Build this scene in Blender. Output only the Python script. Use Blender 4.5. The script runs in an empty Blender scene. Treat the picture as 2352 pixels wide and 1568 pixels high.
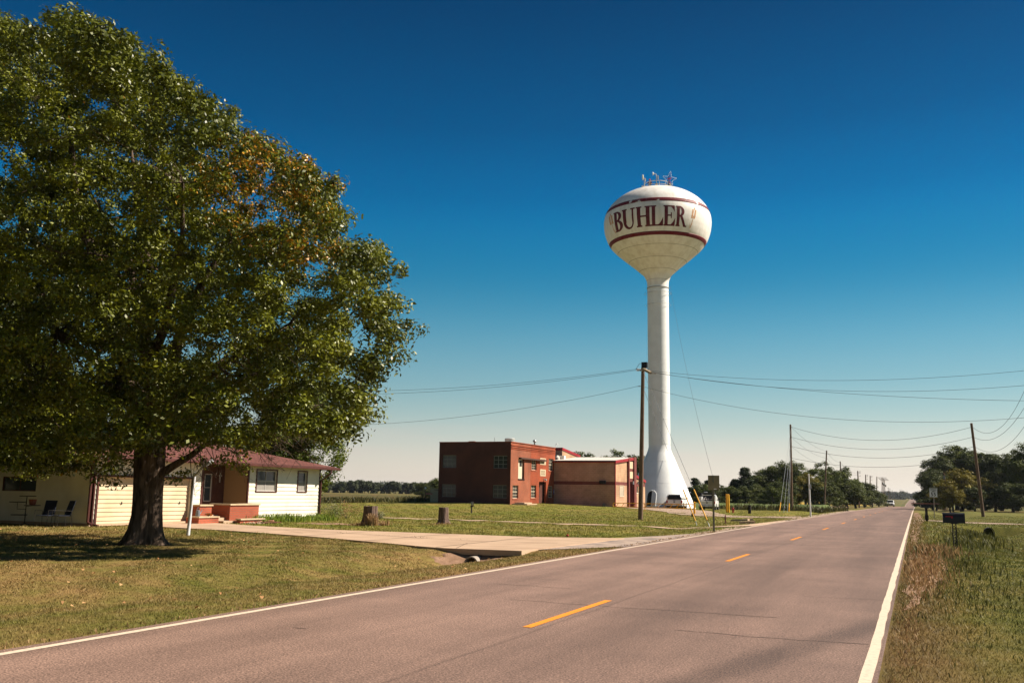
HAZE=.00006
import bpy, bmesh, math, random
import numpy as np
from mathutils import Vector, Matrix
random.seed(7); RNG=np.random.default_rng(11)
S=bpy.context.scene; COL=S.collection; PI=math.pi
# ------------------------------------------------------------------ survey of the place
# world: X to the right of the road, Y along the road, Z up, metres; eye at (0,0,EYE)
FPX,PITCH,ROLL,YAW,EYE=2082.5,.164587,.016715,.41629,1.5202
def _axes():
    cy,sy=math.cos(YAW),math.sin(YAW)
    f=Vector((-sy*math.cos(PITCH),cy*math.cos(PITCH),math.sin(PITCH)))
    r=Vector((cy,sy,0)); u=r.cross(f)
    return r*math.cos(ROLL)+u*math.sin(ROLL), -r*math.sin(ROLL)+u*math.cos(ROLL), f
RT,UP,FW=_axes()
def ray(x,y): return FW+RT*((x-1176)/FPX)-UP*((y-784)/FPX)
O=Vector((0,0,EYE))
def gp(x,y,z=0.0):                  # survey point on level z
    d=ray(x,y); return O+d*((z-EYE)/d.z)
def onX(x,y,X):                     # point on a plane X = const
    d=ray(x,y); return O+d*(X/d.x)
def onY(x,y,Y):
    d=ray(x,y); return O+d*(Y/d.y)
def dp(x,y,depth): return O+ray(x,y)*depth
# ------------------------------------------------------------------ materials
def new_mat(name):
    m=bpy.data.materials.new(name); m.use_nodes=True; nt=m.node_tree
    return m,nt,nt.nodes['Principled BSDF']
def N(nt,t,**k):
    n=nt.nodes.new(t)
    for a,b in k.items(): setattr(n,a,b)
    return n
def c4(c): return (c[0],c[1],c[2],1)
def mat(name,col,rough=.7,col2=None,scale=3.0,detail=4,bump=0,bscale=None,metal=0,spec=.22,stretch=None,thr=(.35,.65),dist=.02):
    m,nt,b=new_mat(name); L=nt.links
    b.inputs['Roughness'].default_value=rough; b.inputs['Metallic'].default_value=metal
    b.inputs['Specular IOR Level'].default_value=spec
    b.inputs['Base Color'].default_value=c4(col)
    if col2 or bump:
        tc=N(nt,'ShaderNodeTexCoord'); v=tc.outputs['Object']
        if stretch:
            mp=N(nt,'ShaderNodeMapping'); mp.inputs['Scale'].default_value=stretch; L.new(v,mp.inputs['Vector']); v=mp.outputs['Vector']
    if col2:
        n=N(nt,'ShaderNodeTexNoise'); n.inputs['Scale'].default_value=scale; n.inputs['Detail'].default_value=detail
        L.new(v,n.inputs['Vector'])
        r=N(nt,'ShaderNodeMapRange'); r.inputs['From Min'].default_value=thr[0]; r.inputs['From Max'].default_value=thr[1]
        L.new(n.outputs['Fac'],r.inputs['Value'])
        x=N(nt,'ShaderNodeMix',data_type='RGBA'); x.inputs[6].default_value=c4(col); x.inputs[7].default_value=c4(col2)
        L.new(r.outputs['Result'],x.inputs[0]); L.new(x.outputs[2],b.inputs['Base Color'])
    if bump:
        n=N(nt,'ShaderNodeTexNoise'); n.inputs['Scale'].default_value=bscale or scale*3; n.inputs['Detail'].default_value=5
        L.new(v,n.inputs['Vector'])
        p=N(nt,'ShaderNodeBump'); p.inputs['Strength'].default_value=bump; p.inputs['Distance'].default_value=dist
        L.new(n.outputs['Fac'],p.inputs['Height']); L.new(p.outputs['Normal'],b.inputs['Normal'])
    return m
def brickmat(name,c1,c2,mortar,w=.2,h=.0675,ms=.009,noise=None,rough=.85,offset=.5,bump=.4):
    m,nt,b=new_mat(name); L=nt.links; b.inputs['Roughness'].default_value=rough; b.inputs['Specular IOR Level'].default_value=.2
    g=N(nt,'ShaderNodeNewGeometry'); s=N(nt,'ShaderNodeSeparateXYZ'); L.new(g.outputs['Position'],s.inputs[0])
    a=N(nt,'ShaderNodeMath',operation='ADD'); L.new(s.outputs[0],a.inputs[0]); L.new(s.outputs[1],a.inputs[1])
    c=N(nt,'ShaderNodeCombineXYZ'); L.new(a.outputs[0],c.inputs[0]); L.new(s.outputs[2],c.inputs[1])
    t=N(nt,'ShaderNodeTexBrick'); t.offset=offset; L.new(c.outputs[0],t.inputs['Vector'])
    for k,v in (('Scale',1),('Mortar Size',ms),('Mortar Smooth',.1),('Brick Width',w),('Row Height',h),('Bias',0)): t.inputs[k].default_value=v
    t.inputs['Color1'].default_value=c4(c1); t.inputs['Color2'].default_value=c4(c2); t.inputs['Mortar'].default_value=c4(mortar)
    n=N(nt,'ShaderNodeTexNoise'); n.inputs['Scale'].default_value=.7; n.inputs['Detail'].default_value=6; L.new(g.outputs['Position'],n.inputs['Vector'])
    r=N(nt,'ShaderNodeMapRange'); r.inputs['From Min'].default_value=.35; r.inputs['From Max'].default_value=.65; r.inputs['To Min'].default_value=.78; r.inputs['To Max'].default_value=1.12
    L.new(n.outputs['Fac'],r.inputs['Value'])
    x=N(nt,'ShaderNodeVectorMath',operation='SCALE'); L.new(t.outputs['Color'],x.inputs[0]); L.new(r.outputs['Result'],x.inputs['Scale'])
    L.new(x.outputs[0],b.inputs['Base Color'])
    p=N(nt,'ShaderNodeBump'); p.invert=True; p.inputs['Strength'].default_value=bump; p.inputs['Distance'].default_value=.008
    L.new(t.outputs['Fac'],p.inputs['Height']); L.new(p.outputs['Normal'],b.inputs['Normal'])
    return m
def ground_color(nt,rnd=None):
    """colour of the turf by place: shared by soil sheet and blades so patches agree"""
    L=nt.links; g=N(nt,'ShaderNodeNewGeometry'); P=g.outputs['Position']
    s=N(nt,'ShaderNodeSeparateXYZ'); L.new(P,s.inputs[0])
    def noise(sc,de,a,b,lo=0,hi=1,rough=.6):
        n=N(nt,'ShaderNodeTexNoise'); n.inputs['Scale'].default_value=sc; n.inputs['Detail'].default_value=de; n.inputs['Roughness'].default_value=rough; L.new(P,n.inputs['Vector'])
        r=N(nt,'ShaderNodeMapRange'); r.inputs['From Min'].default_value=a; r.inputs['From Max'].default_value=b; r.inputs['To Min'].default_value=lo; r.inputs['To Max'].default_value=hi
        L.new(n.outputs['Fac'],r.inputs['Value']); return r.outputs['Result']
    def mixc(f,a,b):
        x=N(nt,'ShaderNodeMix',data_type='RGBA')
        for i,v in ((6,a),(7,b)):
            if isinstance(v,tuple): x.inputs[i].default_value=c4(v)
            else: L.new(v,x.inputs[i])
        if isinstance(f,float): x.inputs[0].default_value=f
        else: L.new(f,x.inputs[0])
        return x.outputs[2]
    def mr(v,a,b,lo=0,hi=1):
        r=N(nt,'ShaderNodeMapRange',interpolation_type='SMOOTHSTEP'); r.inputs['From Min'].default_value=a; r.inputs['From Max'].default_value=b; r.inputs['To Min'].default_value=lo; r.inputs['To Max'].default_value=hi
        L.new(v,r.inputs['Value']); return r.outputs['Result']
    def m2(op,a,b):
        n=N(nt,'ShaderNodeMath',operation=op,use_clamp=True)
        for i,v in ((0,a),(1,b)):
            if isinstance(v,(int,float)): n.inputs[i].default_value=v
            else: L.new(v,n.inputs[i])
        return n.outputs[0]
    big=noise(.16,4,.38,.62); mid=noise(1.1,5,.36,.64); fine=noise(6,5,.35,.65)
    straw=mixc(fine,(.22,.13,.05),(.31,.205,.08)); green=mixc(fine,(.07,.08,.012),(.14,.148,.022))
    lush=mixc(mid,(.09,.115,.012),(.175,.19,.02))
    f=m2('ADD',m2('MULTIPLY',big,.55),m2('MULTIPLY',mid,.5))           # 0..1 straw
    dry=mixc(f,green,straw)
    # left lawn beyond the driveway is green, near lawn is dry
    yy=mr(s.outputs[1],26,33); green_zone=mixc(m2('MULTIPLY',f,.62),lush,straw)
    c=mixc(yy,dry,green_zone)
    # right verge: green with dry patches
    rr=mr(s.outputs[0],-.6,1.6); rz=mixc(m2('MULTIPLY',f,.5),mixc(mid,(.055,.072,.011),(.13,.145,.02)),(.20,.13,.05))
    c=mixc(rr,c,rz)
    # verge by the right road edge is brown weedy
    e=m2('MULTIPLY',mr(s.outputs[0],-.5,-.3),mr(s.outputs[0],.0,.6,1,0))
    c=mixc(m2('MULTIPLY',e,.5),c,(.16,.095,.045))
    # far fields
    ff=mr(s.outputs[1],120,200); fld=mixc(noise(.012,3,.42,.58),(.14,.10,.035),(.08,.09,.022))
    c=mixc(ff,c,fld)
    if rnd:
        at=N(nt,'ShaderNodeAttribute'); at.attribute_name=rnd
        v=N(nt,'ShaderNodeMapRange'); v.inputs['To Min'].default_value=.7; v.inputs['To Max'].default_value=1.45; L.new(at.outputs['Fac'],v.inputs['Value'])
        x=N(nt,'ShaderNodeVectorMath',operation='SCALE'); L.new(c,x.inputs[0]); L.new(v.outputs['Result'],x.inputs['Scale']); c=x.outputs[0]
    return c,P
def turf_mat():
    m,nt,b=new_mat('turf'); L=nt.links; c,P=ground_color(nt); L.new(c,b.inputs['Base Color']); b.inputs['Roughness'].default_value=.95; b.inputs['Specular IOR Level'].default_value=.1
    n=N(nt,'ShaderNodeTexNoise'); n.inputs['Scale'].default_value=14; n.inputs['Detail'].default_value=8; n.inputs['Roughness'].default_value=.75; L.new(P,n.inputs['Vector'])
    p=N(nt,'ShaderNodeBump'); p.inputs['Strength'].default_value=.8; p.inputs['Distance'].default_value=.06; L.new(n.outputs['Fac'],p.inputs['Height']); L.new(p.outputs['Normal'],b.inputs['Normal'])
    return m
def blade_mat():
    m,nt,b=new_mat('grass_blade'); L=nt.links; c,P=ground_color(nt,'rnd'); L.new(c,b.inputs['Base Color']); b.inputs['Roughness'].default_value=.6; b.inputs['Specular IOR Level'].default_value=.25
    t=N(nt,'ShaderNodeBsdfTranslucent'); L.new(c,t.inputs['Color']); x=N(nt,'ShaderNodeMixShader'); x.inputs[0].default_value=.3
    L.new(b.outputs[0],x.inputs[1]); L.new(t.outputs[0],x.inputs[2]); L.new(x.outputs[0],nt.nodes['Material Output'].inputs['Surface'])
    return m
def leaf_mat(name,dark,light,accent=None,trans=.3,rough=.55,spec=.22):
    """attribute 'rnd': 0..1 mix dark..light, above 1 mix to accent"""
    m,nt,b=new_mat(name); L=nt.links
    at=N(nt,'ShaderNodeAttribute'); at.attribute_name='rnd'
    x=N(nt,'ShaderNodeMix',data_type='RGBA'); x.clamp_factor=True; x.inputs[6].default_value=c4(dark); x.inputs[7].default_value=c4(light); L.new(at.outputs['Fac'],x.inputs[0]); c=x.outputs[2]
    if accent:
        s=N(nt,'ShaderNodeMath',operation='SUBTRACT'); s.use_clamp=True; L.new(at.outputs['Fac'],s.inputs[0]); s.inputs[1].default_value=1.0
        y=N(nt,'ShaderNodeMix',data_type='RGBA'); L.new(s.outputs[0],y.inputs[0]); L.new(c,y.inputs[6]); y.inputs[7].default_value=c4(accent); c=y.outputs[2]
    L.new(c,b.inputs['Base Color']); b.inputs['Roughness'].default_value=rough; b.inputs['Specular IOR Level'].default_value=spec
    t=N(nt,'ShaderNodeBsdfTranslucent'); L.new(c,t.inputs['Color']); z=N(nt,'ShaderNodeMixShader'); z.inputs[0].default_value=trans
    L.new(b.outputs[0],z.inputs[1]); L.new(t.outputs[0],z.inputs[2]); L.new(z.outputs[0],nt.nodes['Material Output'].inputs['Surface'])
    return m
def road_mat():
    m,nt,b=new_mat('asphalt'); L=nt.links
    g=N(nt,'ShaderNodeNewGeometry'); P=g.outputs['Position']; s=N(nt,'ShaderNodeSeparateXYZ'); L.new(P,s.inputs[0])
    def noise(sc,de,a,b_,lo,hi,v=P):
        n=N(nt,'ShaderNodeTexNoise'); n.inputs['Scale'].default_value=sc; n.inputs['Detail'].default_value=de; n.inputs['Roughness'].default_value=.65; L.new(v,n.inputs['Vector'])
        r=N(nt,'ShaderNodeMapRange'); r.inputs['From Min'].default_value=a; r.inputs['From Max'].default_value=b_; r.inputs['To Min'].default_value=lo; r.inputs['To Max'].default_value=hi
        L.new(n.outputs['Fac'],r.inputs['Value']); return r.outputs['Result'],n
    sp,nn=noise(52,4,.41,.59,.5,1.5)
    mp=N(nt,'ShaderNodeMapping'); mp.inputs['Scale'].default_value=(1,.06,1); L.new(P,mp.inputs['Vector'])
    st,_=noise(.9,4,.38,.62,.82,1.12,mp.outputs[0])     # wheel tracks and long streaks
    bg,_=noise(.35,4,.38,.62,.86,1.1)
    a=N(nt,'ShaderNodeMath',operation='MULTIPLY'); L.new(sp,a.inputs[0]); L.new(st,a.inputs[1])
    a2=N(nt,'ShaderNodeMath',operation='MULTIPLY'); L.new(a.outputs[0],a2.inputs[0]); L.new(bg,a2.inputs[1])
    v=N(nt,'ShaderNodeTexVoronoi'); v.inputs['Scale'].default_value=75; L.new(P,v.inputs['Vector'])
    x=N(nt,'ShaderNodeMix',data_type='RGBA'); x.inputs[6].default_value=(.120,.074,.057,1); x.inputs[7].default_value=(.25,.157,.118,1); L.new(v.outputs['Color'],x.inputs[0])
    y=N(nt,'ShaderNodeVectorMath',operation='SCALE'); L.new(x.outputs[2],y.inputs[0]); 
    # old dark stain running along the lane near the right edge, and worn wheel tracks
    def mth(op,p,q=None):
        n_=N(nt,'ShaderNodeMath',operation=op)
        for i_,v_ in ((0,p),(1,q)):
            if v_ is None: continue
            if isinstance(v_,(int,float)): n_.inputs[i_].default_value=v_
            else: L.new(v_,n_.inputs[i_])
        return n_.outputs[0]
    def smr(v_,a_,b__,lo,hi):
        r=N(nt,'ShaderNodeMapRange',interpolation_type='SMOOTHSTEP'); r.inputs['From Min'].default_value=a_; r.inputs['From Max'].default_value=b__; r.inputs['To Min'].default_value=lo; r.inputs['To Max'].default_value=hi; L.new(v_,r.inputs['Value']); return r.outputs['Result']
    X_,Y_=s.outputs[0],s.outputs[1]
    dl=mth('ABSOLUTE',mth('SUBTRACT',mth('SUBTRACT',X_,-.75),mth('MULTIPLY',mth('SUBTRACT',Y_,11.5),.28)))
    stn=mth('MULTIPLY',smr(dl,.05,.38,1,0),smr(Y_,11.5,13.5,1,0)); stf=mth('SUBTRACT',1,mth('MULTIPLY',stn,.38))
    trk=mth('MULTIPLY',mth('SINE',mth('MULTIPLY',mth('ADD',X_,4.15),3.4)),.045); trf=mth('ADD',1,trk)
    lan=smr(X_,-4.6,-3.6,1.12,.93); jnt=smr(mth('ABSOLUTE',mth('ADD',mth('ADD',X_,3.97),mth('MULTIPLY',mth('SINE',mth('MULTIPLY',Y_,1.9)),.012))),.004,.035,.72,1)
    sc_=mth('MULTIPLY',mth('MULTIPLY',mth('MULTIPLY',a2.outputs[0],stf),trf),mth('MULTIPLY',lan,jnt)); L.new(sc_,y.inputs['Scale']); L.new(y.outputs[0],b.inputs['Base Color'])
    b.inputs['Roughness'].default_value=.72; b.inputs['Specular IOR Level'].default_value=.34
    p=N(nt,'ShaderNodeBump'); p.inputs['Strength'].default_value=.6; p.inputs['Distance'].default_value=.008; L.new(nn.outputs['Fac'],p.inputs['Height']); L.new(p.outputs['Normal'],b.inputs['Normal'])
    return m
def glass(name,col=(.02,.03,.04),rough=.06): return mat(name,col,rough,spec=.35)
# ------------------------------------------------------------------ mesh builder
class M:
    def __init__(s): s.v=[]; s.f=[]
    def add(s,vs,fs):
        o=len(s.v); s.v+= [tuple(p) for p in vs]; s.f+= [tuple(i+o for i in f) for f in fs]; return s
    def box(s,x0,x1,y0,y1,z0,z1):
        return s.add([(x0,y0,z0),(x1,y0,z0),(x1,y1,z0),(x0,y1,z0),(x0,y0,z1),(x1,y0,z1),(x1,y1,z1),(x0,y1,z1)],
            [(0,3,2,1),(4,5,6,7),(0,1,5,4),(1,2,6,5),(2,3,7,6),(3,0,4,7)])
    def bar(s,a,b,w,h,up=(0,0,1)):
        a=Vector(a);b=Vector(b);d=(b-a).normalized();u=Vector(up); r=d.cross(u)
        if r.length<1e-4: r=d.cross(Vector((1,0,0)))
        r.normalize(); u=r.cross(d); r=r*w/2; u=u*h/2
        return s.add([a-r-u,a+r-u,a+r+u,a-r+u,b-r-u,b+r-u,b+r+u,b-r+u],[(0,1,2,3),(4,7,6,5),(0,4,5,1),(1,5,6,2),(2,6,7,3),(3,7,4,0)])
    def tube(s,pts,r,n=8,cap=True):
        pts=[Vector(p) for p in pts]; k=len(pts); rs=r if isinstance(r,(list,tuple)) else [r]*k
        o=len(s.v); pu=None
        for i,p in enumerate(pts):
            d=(pts[min(i+1,k-1)]-pts[max(i-1,0)]).normalized()
            if pu is None:
                pu=d.cross(Vector((0,1,.01)) if abs(d.y)<.9 else Vector((1,0,0))).normalized()
            a=(pu-d*pu.dot(d)).normalized(); pu=a; b=d.cross(a)
            for j in range(n):
                t=2*PI*j/n; s.v.append(tuple(p+(a*math.cos(t)+b*math.sin(t))*rs[i]))
        for i in range(k-1):
            for j in range(n):
                j2=(j+1)%n; s.f.append((o+i*n+j,o+i*n+j2,o+(i+1)*n+j2,o+(i+1)*n+j))
        if cap: s.f.append(tuple(o+j for j in range(n))[::-1]); s.f.append(tuple(o+(k-1)*n+j for j in range(n)))
        return s
    def lathe(s,prof,n=24,c=(0,0,0),a0=0,a1=2*PI):
        full=abs(a1-a0-2*PI)<1e-6; m=n if full else n+1; o=len(s.v)
        for (r,z) in prof:
            for j in range(m):
                t=a0+(a1-a0)*j/n; s.v.append((c[0]+r*math.cos(t),c[1]+r*math.sin(t),c[2]+z))
        for i in range(len(prof)-1):
            for j in range(n):
                j2=(j+1)%m; s.f.append((o+i*m+j,o+i*m+j2,o+(i+1)*m+j2,o+(i+1)*m+j))
        return s
    def prism(s,poly,axis,a,b):
        """poly of 2D points; axis 'x': (y,z) from x=a..b; 'y': (x,z); 'z': (x,y)"""
        n=len(poly)
        def P(p,t): return {'x':(t,p[0],p[1]),'y':(p[0],t,p[1]),'z':(p[0],p[1],t)}[axis]
        return s.add([P(p,a) for p in poly]+[P(p,b) for p in poly],[tuple(range(n))[::-1],tuple(range(n,2*n))]+[(i,(i+1)%n,(i+1)%n+n,i+n) for i in range(n)])
    def sphere(s,c,r,n=12,m=8,sx=1,sy=1,sz=1):
        prof=[(r*math.sin(PI*i/m),-r*math.cos(PI*i/m)) for i in range(m+1)]
        o=len(s.v); s.lathe(prof,n)
        for i in range(o,len(s.v)): x,y,z=s.v[i]; s.v[i]=(c[0]+x*sx,c[1]+y*sy,c[2]+z*sz)
        return s
    def build(s,name,m,parent=None,smooth=False,bevel=0,label=None,loc=None,solid=0,auto=None):
        me=bpy.data.meshes.new(name); me.from_pydata(s.v,[],s.f); me.validate(); 
        bm=bmesh.new(); bm.from_mesh(me); bmesh.ops.recalc_face_normals(bm,faces=bm.faces); bm.to_mesh(me); bm.free()
        if m: me.materials.append(m)
        o=bpy.data.objects.new(name,me); COL.objects.link(o)
        if parent: o.parent=parent
        if loc: o.location=loc
        if smooth:
            me.polygons.foreach_set('use_smooth',[True]*len(me.polygons))
            if auto: me.set_sharp_from_angle(angle=math.radians(auto))
        if bevel:
            b=o.modifiers.new('bevel','BEVEL'); b.width=bevel; b.segments=2; b.limit_method='ANGLE'
        if label: o['label']=label
        return o
def thing(name,loc,label,cat,group=None,rz=0):
    o=bpy.data.objects.new(name,None); COL.objects.link(o); o.location=loc; o.rotation_euler=(0,0,rz); o.empty_display_size=.2
    o['label']=label; o['category']=cat
    if group: o['group']=group
    return o
def tag(o,label,cat,group=None):
    o['label']=label; o['category']=cat
    if group: o['group']=group
    return o
def structure(o,label=None): o['kind']='structure'; o['category']=o.name.split('.')[0].replace('_',' '); o['label']=label or o['category']; return o
def copy_tree(o,parent=None):
    c=o.copy(); COL.objects.link(c); c.parent=parent
    for ch in list(o.children): copy_tree(ch,c)
    return c
def raw_mesh(name,V,F,m,attr=None,smooth=False):
    """fast mesh from numpy verts (n,3) and faces (k, 3 or 4)"""
    me=bpy.data.meshes.new(name); V=np.asarray(V,np.float32); F=np.asarray(F,np.int32); k=F.shape[1]
    me.vertices.add(len(V)); me.vertices.foreach_set('co',V.ravel())
    me.loops.add(F.size); me.loops.foreach_set('vertex_index',F.ravel())
    me.polygons.add(len(F)); me.polygons.foreach_set('loop_start',np.arange(0,F.size,k,dtype=np.int32)); me.polygons.foreach_set('loop_total',np.full(len(F),k,np.int32))
    if smooth: me.polygons.foreach_set('use_smooth',np.ones(len(F),bool))
    if attr is not None:
        a=me.attributes.new('rnd','FLOAT','POINT'); a.data.foreach_set('value',np.asarray(attr,np.float32))
    me.update(); me.materials.append(m); return me
def raw(name,V,F,m,parent=None,attr=None,smooth=False):
    o=bpy.data.objects.new(name,raw_mesh(name,V,F,m,attr,smooth)); COL.objects.link(o); o.parent=parent; return o
def text_obj(name,txt,size,m,parent,loc,rot,ex=.004,sx=1):
    cu=bpy.data.curves.new(name,'FONT'); cu.body=txt; cu.size=size; cu.align_x='CENTER'; cu.align_y='CENTER'; cu.extrude=ex; cu.space_line=.85; cu.offset=.022*size
    t=bpy.data.objects.new(name,cu); COL.objects.link(t); bpy.context.view_layer.update()
    me=bpy.data.meshes.new_from_object(t.evaluated_get(bpy.context.evaluated_depsgraph_get())); COL.objects.unlink(t); bpy.data.objects.remove(t)
    me.materials.clear(); me.materials.append(m); me.name=name
    o=bpy.data.objects.new(name,me); COL.objects.link(o); o.parent=parent; o.location=loc; o.rotation_euler=rot; o.scale=(sx,1,1); return o
# ------------------------------------------------------------------ walls with openings
def free(u0,u1,ops,za,zb):
    iv=[(u0,u1)]
    for (a,b,c,d) in ops:
        if c<zb-1e-6 and d>za+1e-6:
            nv=[]
            for (p,q) in iv:
                if b<=p or a>=q: nv.append((p,q))
                else:
                    if a>p: nv.append((p,a))
                    if b<q: nv.append((b,q))
            iv=nv
    return iv
def wall(mb,axis,plane,sign,u0,u1,z0,z1,ops=(),board=None,lip=.016,reveal=.1,zc=None):
    def P(u,d,z): return (plane+sign*d,u,z) if axis=='x' else (u,plane+sign*d,z)
    zs={z0,z1}
    for o in ops: zs|={max(z0,min(z1,o[2])),max(z0,min(z1,o[3]))}
    if board:
        k=z0
        while k<z1-1e-4: zs.add(k); k+=board
    zs=sorted(zs)
    for za,zb in zip(zs[:-1],zs[1:]):
        if zb-za<1e-5: continue
        if board:
            t0=((za-z0)/board)%1.0; t0=0 if t0>.9999 else t0; t1=t0+(zb-za)/board
            da,db=lip*(1-t0),lip*(1-t1)
        else: t0=1;da=db=0
        for (p,q) in free(u0,u1,ops,za,zb):
            mb.add([P(p,da,za),P(q,da,za),P(q,db,zb),P(p,db,zb)],[(0,1,2,3)])
            if board and t0<1e-4: mb.add([P(p,da,za),P(q,da,za),P(q,-.001,za),P(p,-.001,za)],[(0,1,2,3)])
    for (a,b,c,d) in ops:
        r=-reveal; f=lip if board else 0
        for (p,q) in (((a,c),(b,c)),((b,c),(b,d)),((b,d),(a,d)),((a,d),(a,c))):
            mb.add([P(p[0],f,p[1]),P(q[0],f,q[1]),P(q[0],r,q[1]),P(p[0],r,p[1])],[(0,1,2,3)])
def window(parent,axis,plane,sign,a,b,c,d,cols,rows,mf,mg,fw=.05,rec=.06,heavy=None,sill=None,name='window',lower=None,mu=.03):
    """frame part with pane sub-part"""
    def bx(mb,u0,u1,z0,z1,d0,d1):
        p,q=plane+sign*d0,plane+sign*d1
        p,q=min(p,q),max(p,q)
        if axis=='x': mb.box(p,q,u0,u1,z0,z1)
        else: mb.box(u0,u1,p,q,z0,z1)
    f=M(); o0,o1=-rec-.03,-rec+.02
    bx(f,a,a+fw,c,d,o0,o1); bx(f,b-fw,b,c,d,o0,o1); bx(f,a+fw,b-fw,c,c+fw,o0,o1); bx(f,a+fw,b-fw,d-fw,d,o0,o1)
    for i in range(1,cols):
        u=a+(b-a)*i/cols; bx(f,u-mu/2,u+mu/2,c+fw,d-fw,o0+.004,o1-.012)
    for i in range(1,rows):
        z=c+(d-c)*i/rows; w=mu*(2.2 if heavy==i else 1); bx(f,a+fw,b-fw,z-w/2,z+w/2,o0+.008,o1-(.004 if heavy==i else .016))
    fo=f.build(name,mf,parent)
    g=M(); bx(g,a+.01,b-.01,c+.01,d-.01,-rec-.026,-rec-.02); g.build('pane',mg,fo)
    if lower:
        g=M(); bx(g,a+fw,b-fw,c+fw,c+(d-c)*lower[0],-rec-.018,-rec-.012); g.build('insect_screen',lower[1],fo)
    if sill:
        g=M(); bx(g,a-.04,b+.04,c-sill[0],c-.002,-rec,.05); g.build('sill',sill[1],fo)
    return fo
# ------------------------------------------------------------------ palette
white_paint=mat('white_paint',(.76,.77,.76),.42,(.70,.705,.69),.9,6,.05,2)
tank_paint=mat('tank_paint',(.80,.765,.71),.5,(.64,.59,.52),1.6,6,stretch=(1,1,.12),thr=(.42,.75))
maroon=mat('maroon_paint',(.12,.006,.012),.55,(.09,.006,.01),2)
seam_m=mat('seam',(.3,.27,.24),.6)
gold=mat('wheat_gold',(.55,.28,.13),.6)
steel=mat('galvanised_steel',(.42,.43,.42),.45,(.3,.31,.31),4,metal=.6)
lead=mat('grey_metal',(.2,.2,.2),.5,metal=.3)
black=mat('black_metal',(.012,.012,.013),.45)
wood_pole=mat('weathered_pole',(.10,.06,.042),.85,(.19,.125,.085),3,6,.5,9,stretch=(6,6,.35),thr=(.3,.7))
wire_m=mat('wire',(.05,.06,.07),.6)
yellow=mat('yellow_paint',(.75,.38,.015),.5,(.62,.28,.01),5,bump=.05)
red_p=mat('red_paint',(.33,.018,.02),.5,(.2,.02,.02),6)
brown_p=mat('brown_trim',(.085,.028,.022),.5,(.06,.02,.017),3)
siding=mat('cream_siding',(.68,.65,.54),.6,(.6,.56,.45),1.3,5)
gar_m=mat('garage_siding',(.58,.46,.31),.65,(.5,.39,.25),1.5,6)
roof_m=None
conc=mat('concrete',(.47,.33,.225),.85,(.38,.26,.175),.8,8,.25,30)
gravel=mat('gravel',(.37,.27,.20),.95,(.27,.19,.14),14,6,.5,30)
# ================================================================== camera, light, sky
cam_d=bpy.data.cameras.new('camera'); cam=bpy.data.objects.new('camera',cam_d); COL.objects.link(cam); S.camera=cam
cam_d.sensor_width=36; cam_d.lens=FPX*36/2352; cam_d.clip_start=.1; cam_d.clip_end=20000
cam.matrix_world=Matrix(((RT.x,UP.x,-FW.x,0),(RT.y,UP.y,-FW.y,0),(RT.z,UP.z,-FW.z,EYE),(0,0,0,1)))
S.render.engine='CYCLES'; S.render.resolution_x=1024; S.render.resolution_y=682
S.view_settings.view_transform='Standard'; S.view_settings.look='None'; S.view_settings.exposure=1.0; S.view_settings.gamma=1
SUN_AZ=math.radians(62); SUN_EL=math.radians(42)      # azimuth clockwise from +Y
SD=Vector((math.sin(SUN_AZ)*math.cos(SUN_EL),math.cos(SUN_AZ)*math.cos(SUN_EL),math.sin(SUN_EL)))
sl=bpy.data.lights.new('sun','SUN'); sl.energy=5.0; sl.angle=math.radians(.53); sl.color=(1,.9,.76)
so=bpy.data.objects.new('sun',sl); COL.objects.link(so); so.rotation_euler=SD.to_track_quat('Z','Y').to_euler()
w=bpy.data.worlds.new('World'); S.world=w; w.use_nodes=True; nt=w.node_tree; L=nt.links; bg=nt.nodes['Background']
sky=N(nt,'ShaderNodeTexSky'); sky.sky_type='NISHITA'; sky.sun_disc=False; sky.sun_elevation=SUN_EL; sky.sun_rotation=SUN_AZ; sky.air_density=1.0; sky.dust_density=.6; sky.ozone_density=3
tc=N(nt,'ShaderNodeTexCoord'); sp=N(nt,'ShaderNodeSeparateXYZ'); L.new(tc.outputs['Generated'],sp.inputs[0])
asn=N(nt,'ShaderNodeMath',operation='ARCSINE'); L.new(sp.outputs[2],asn.inputs[0])
dv=N(nt,'ShaderNodeMath',operation='DIVIDE'); L.new(asn.outputs[0],dv.inputs[0]); dv.inputs[1].default_value=PI/4; dv.use_clamp=True
cr=N(nt,'ShaderNodeValToRGB'); L.new(dv.outputs[0],cr.inputs[0]); e=cr.color_ramp; e.interpolation='B_SPLINE'
# tint by height above the horizon (0..45 deg)
stops=[(0,(.53,.45,.37)),(.05,(.45,.425,.36)),(.10,(.25,.345,.335)),(.149,(.15,.285,.325)),(.219,(.062,.218,.31)),(.289,(.010,.145,.262)),(.36,(.002,.118,.268)),(.407,(0,.092,.238)),(.5,(0,.058,.168)),(.667,(0,.028,.090)),(1,(0,.015,.055))]
while len(e.elements)<len(stops): e.elements.new(.5)
for el,(p,c) in zip(e.elements,stops): el.position=p; el.color=c4(c)
# brighter towards the sun's side
dt=N(nt,'ShaderNodeVectorMath',operation='DOT_PRODUCT'); L.new(tc.outputs['Generated'],dt.inputs[0]); dt.inputs[1].default_value=(math.sin(SUN_AZ),math.cos(SUN_AZ),0)
mr=N(nt,'ShaderNodeMapRange'); mr.inputs['From Min'].default_value=-.35; mr.inputs['From Max'].default_value=.85; mr.inputs['To Min'].default_value=.78; mr.inputs['To Max'].default_value=1.16; L.new(dt.outputs['Value'],mr.inputs['Value'])
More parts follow.
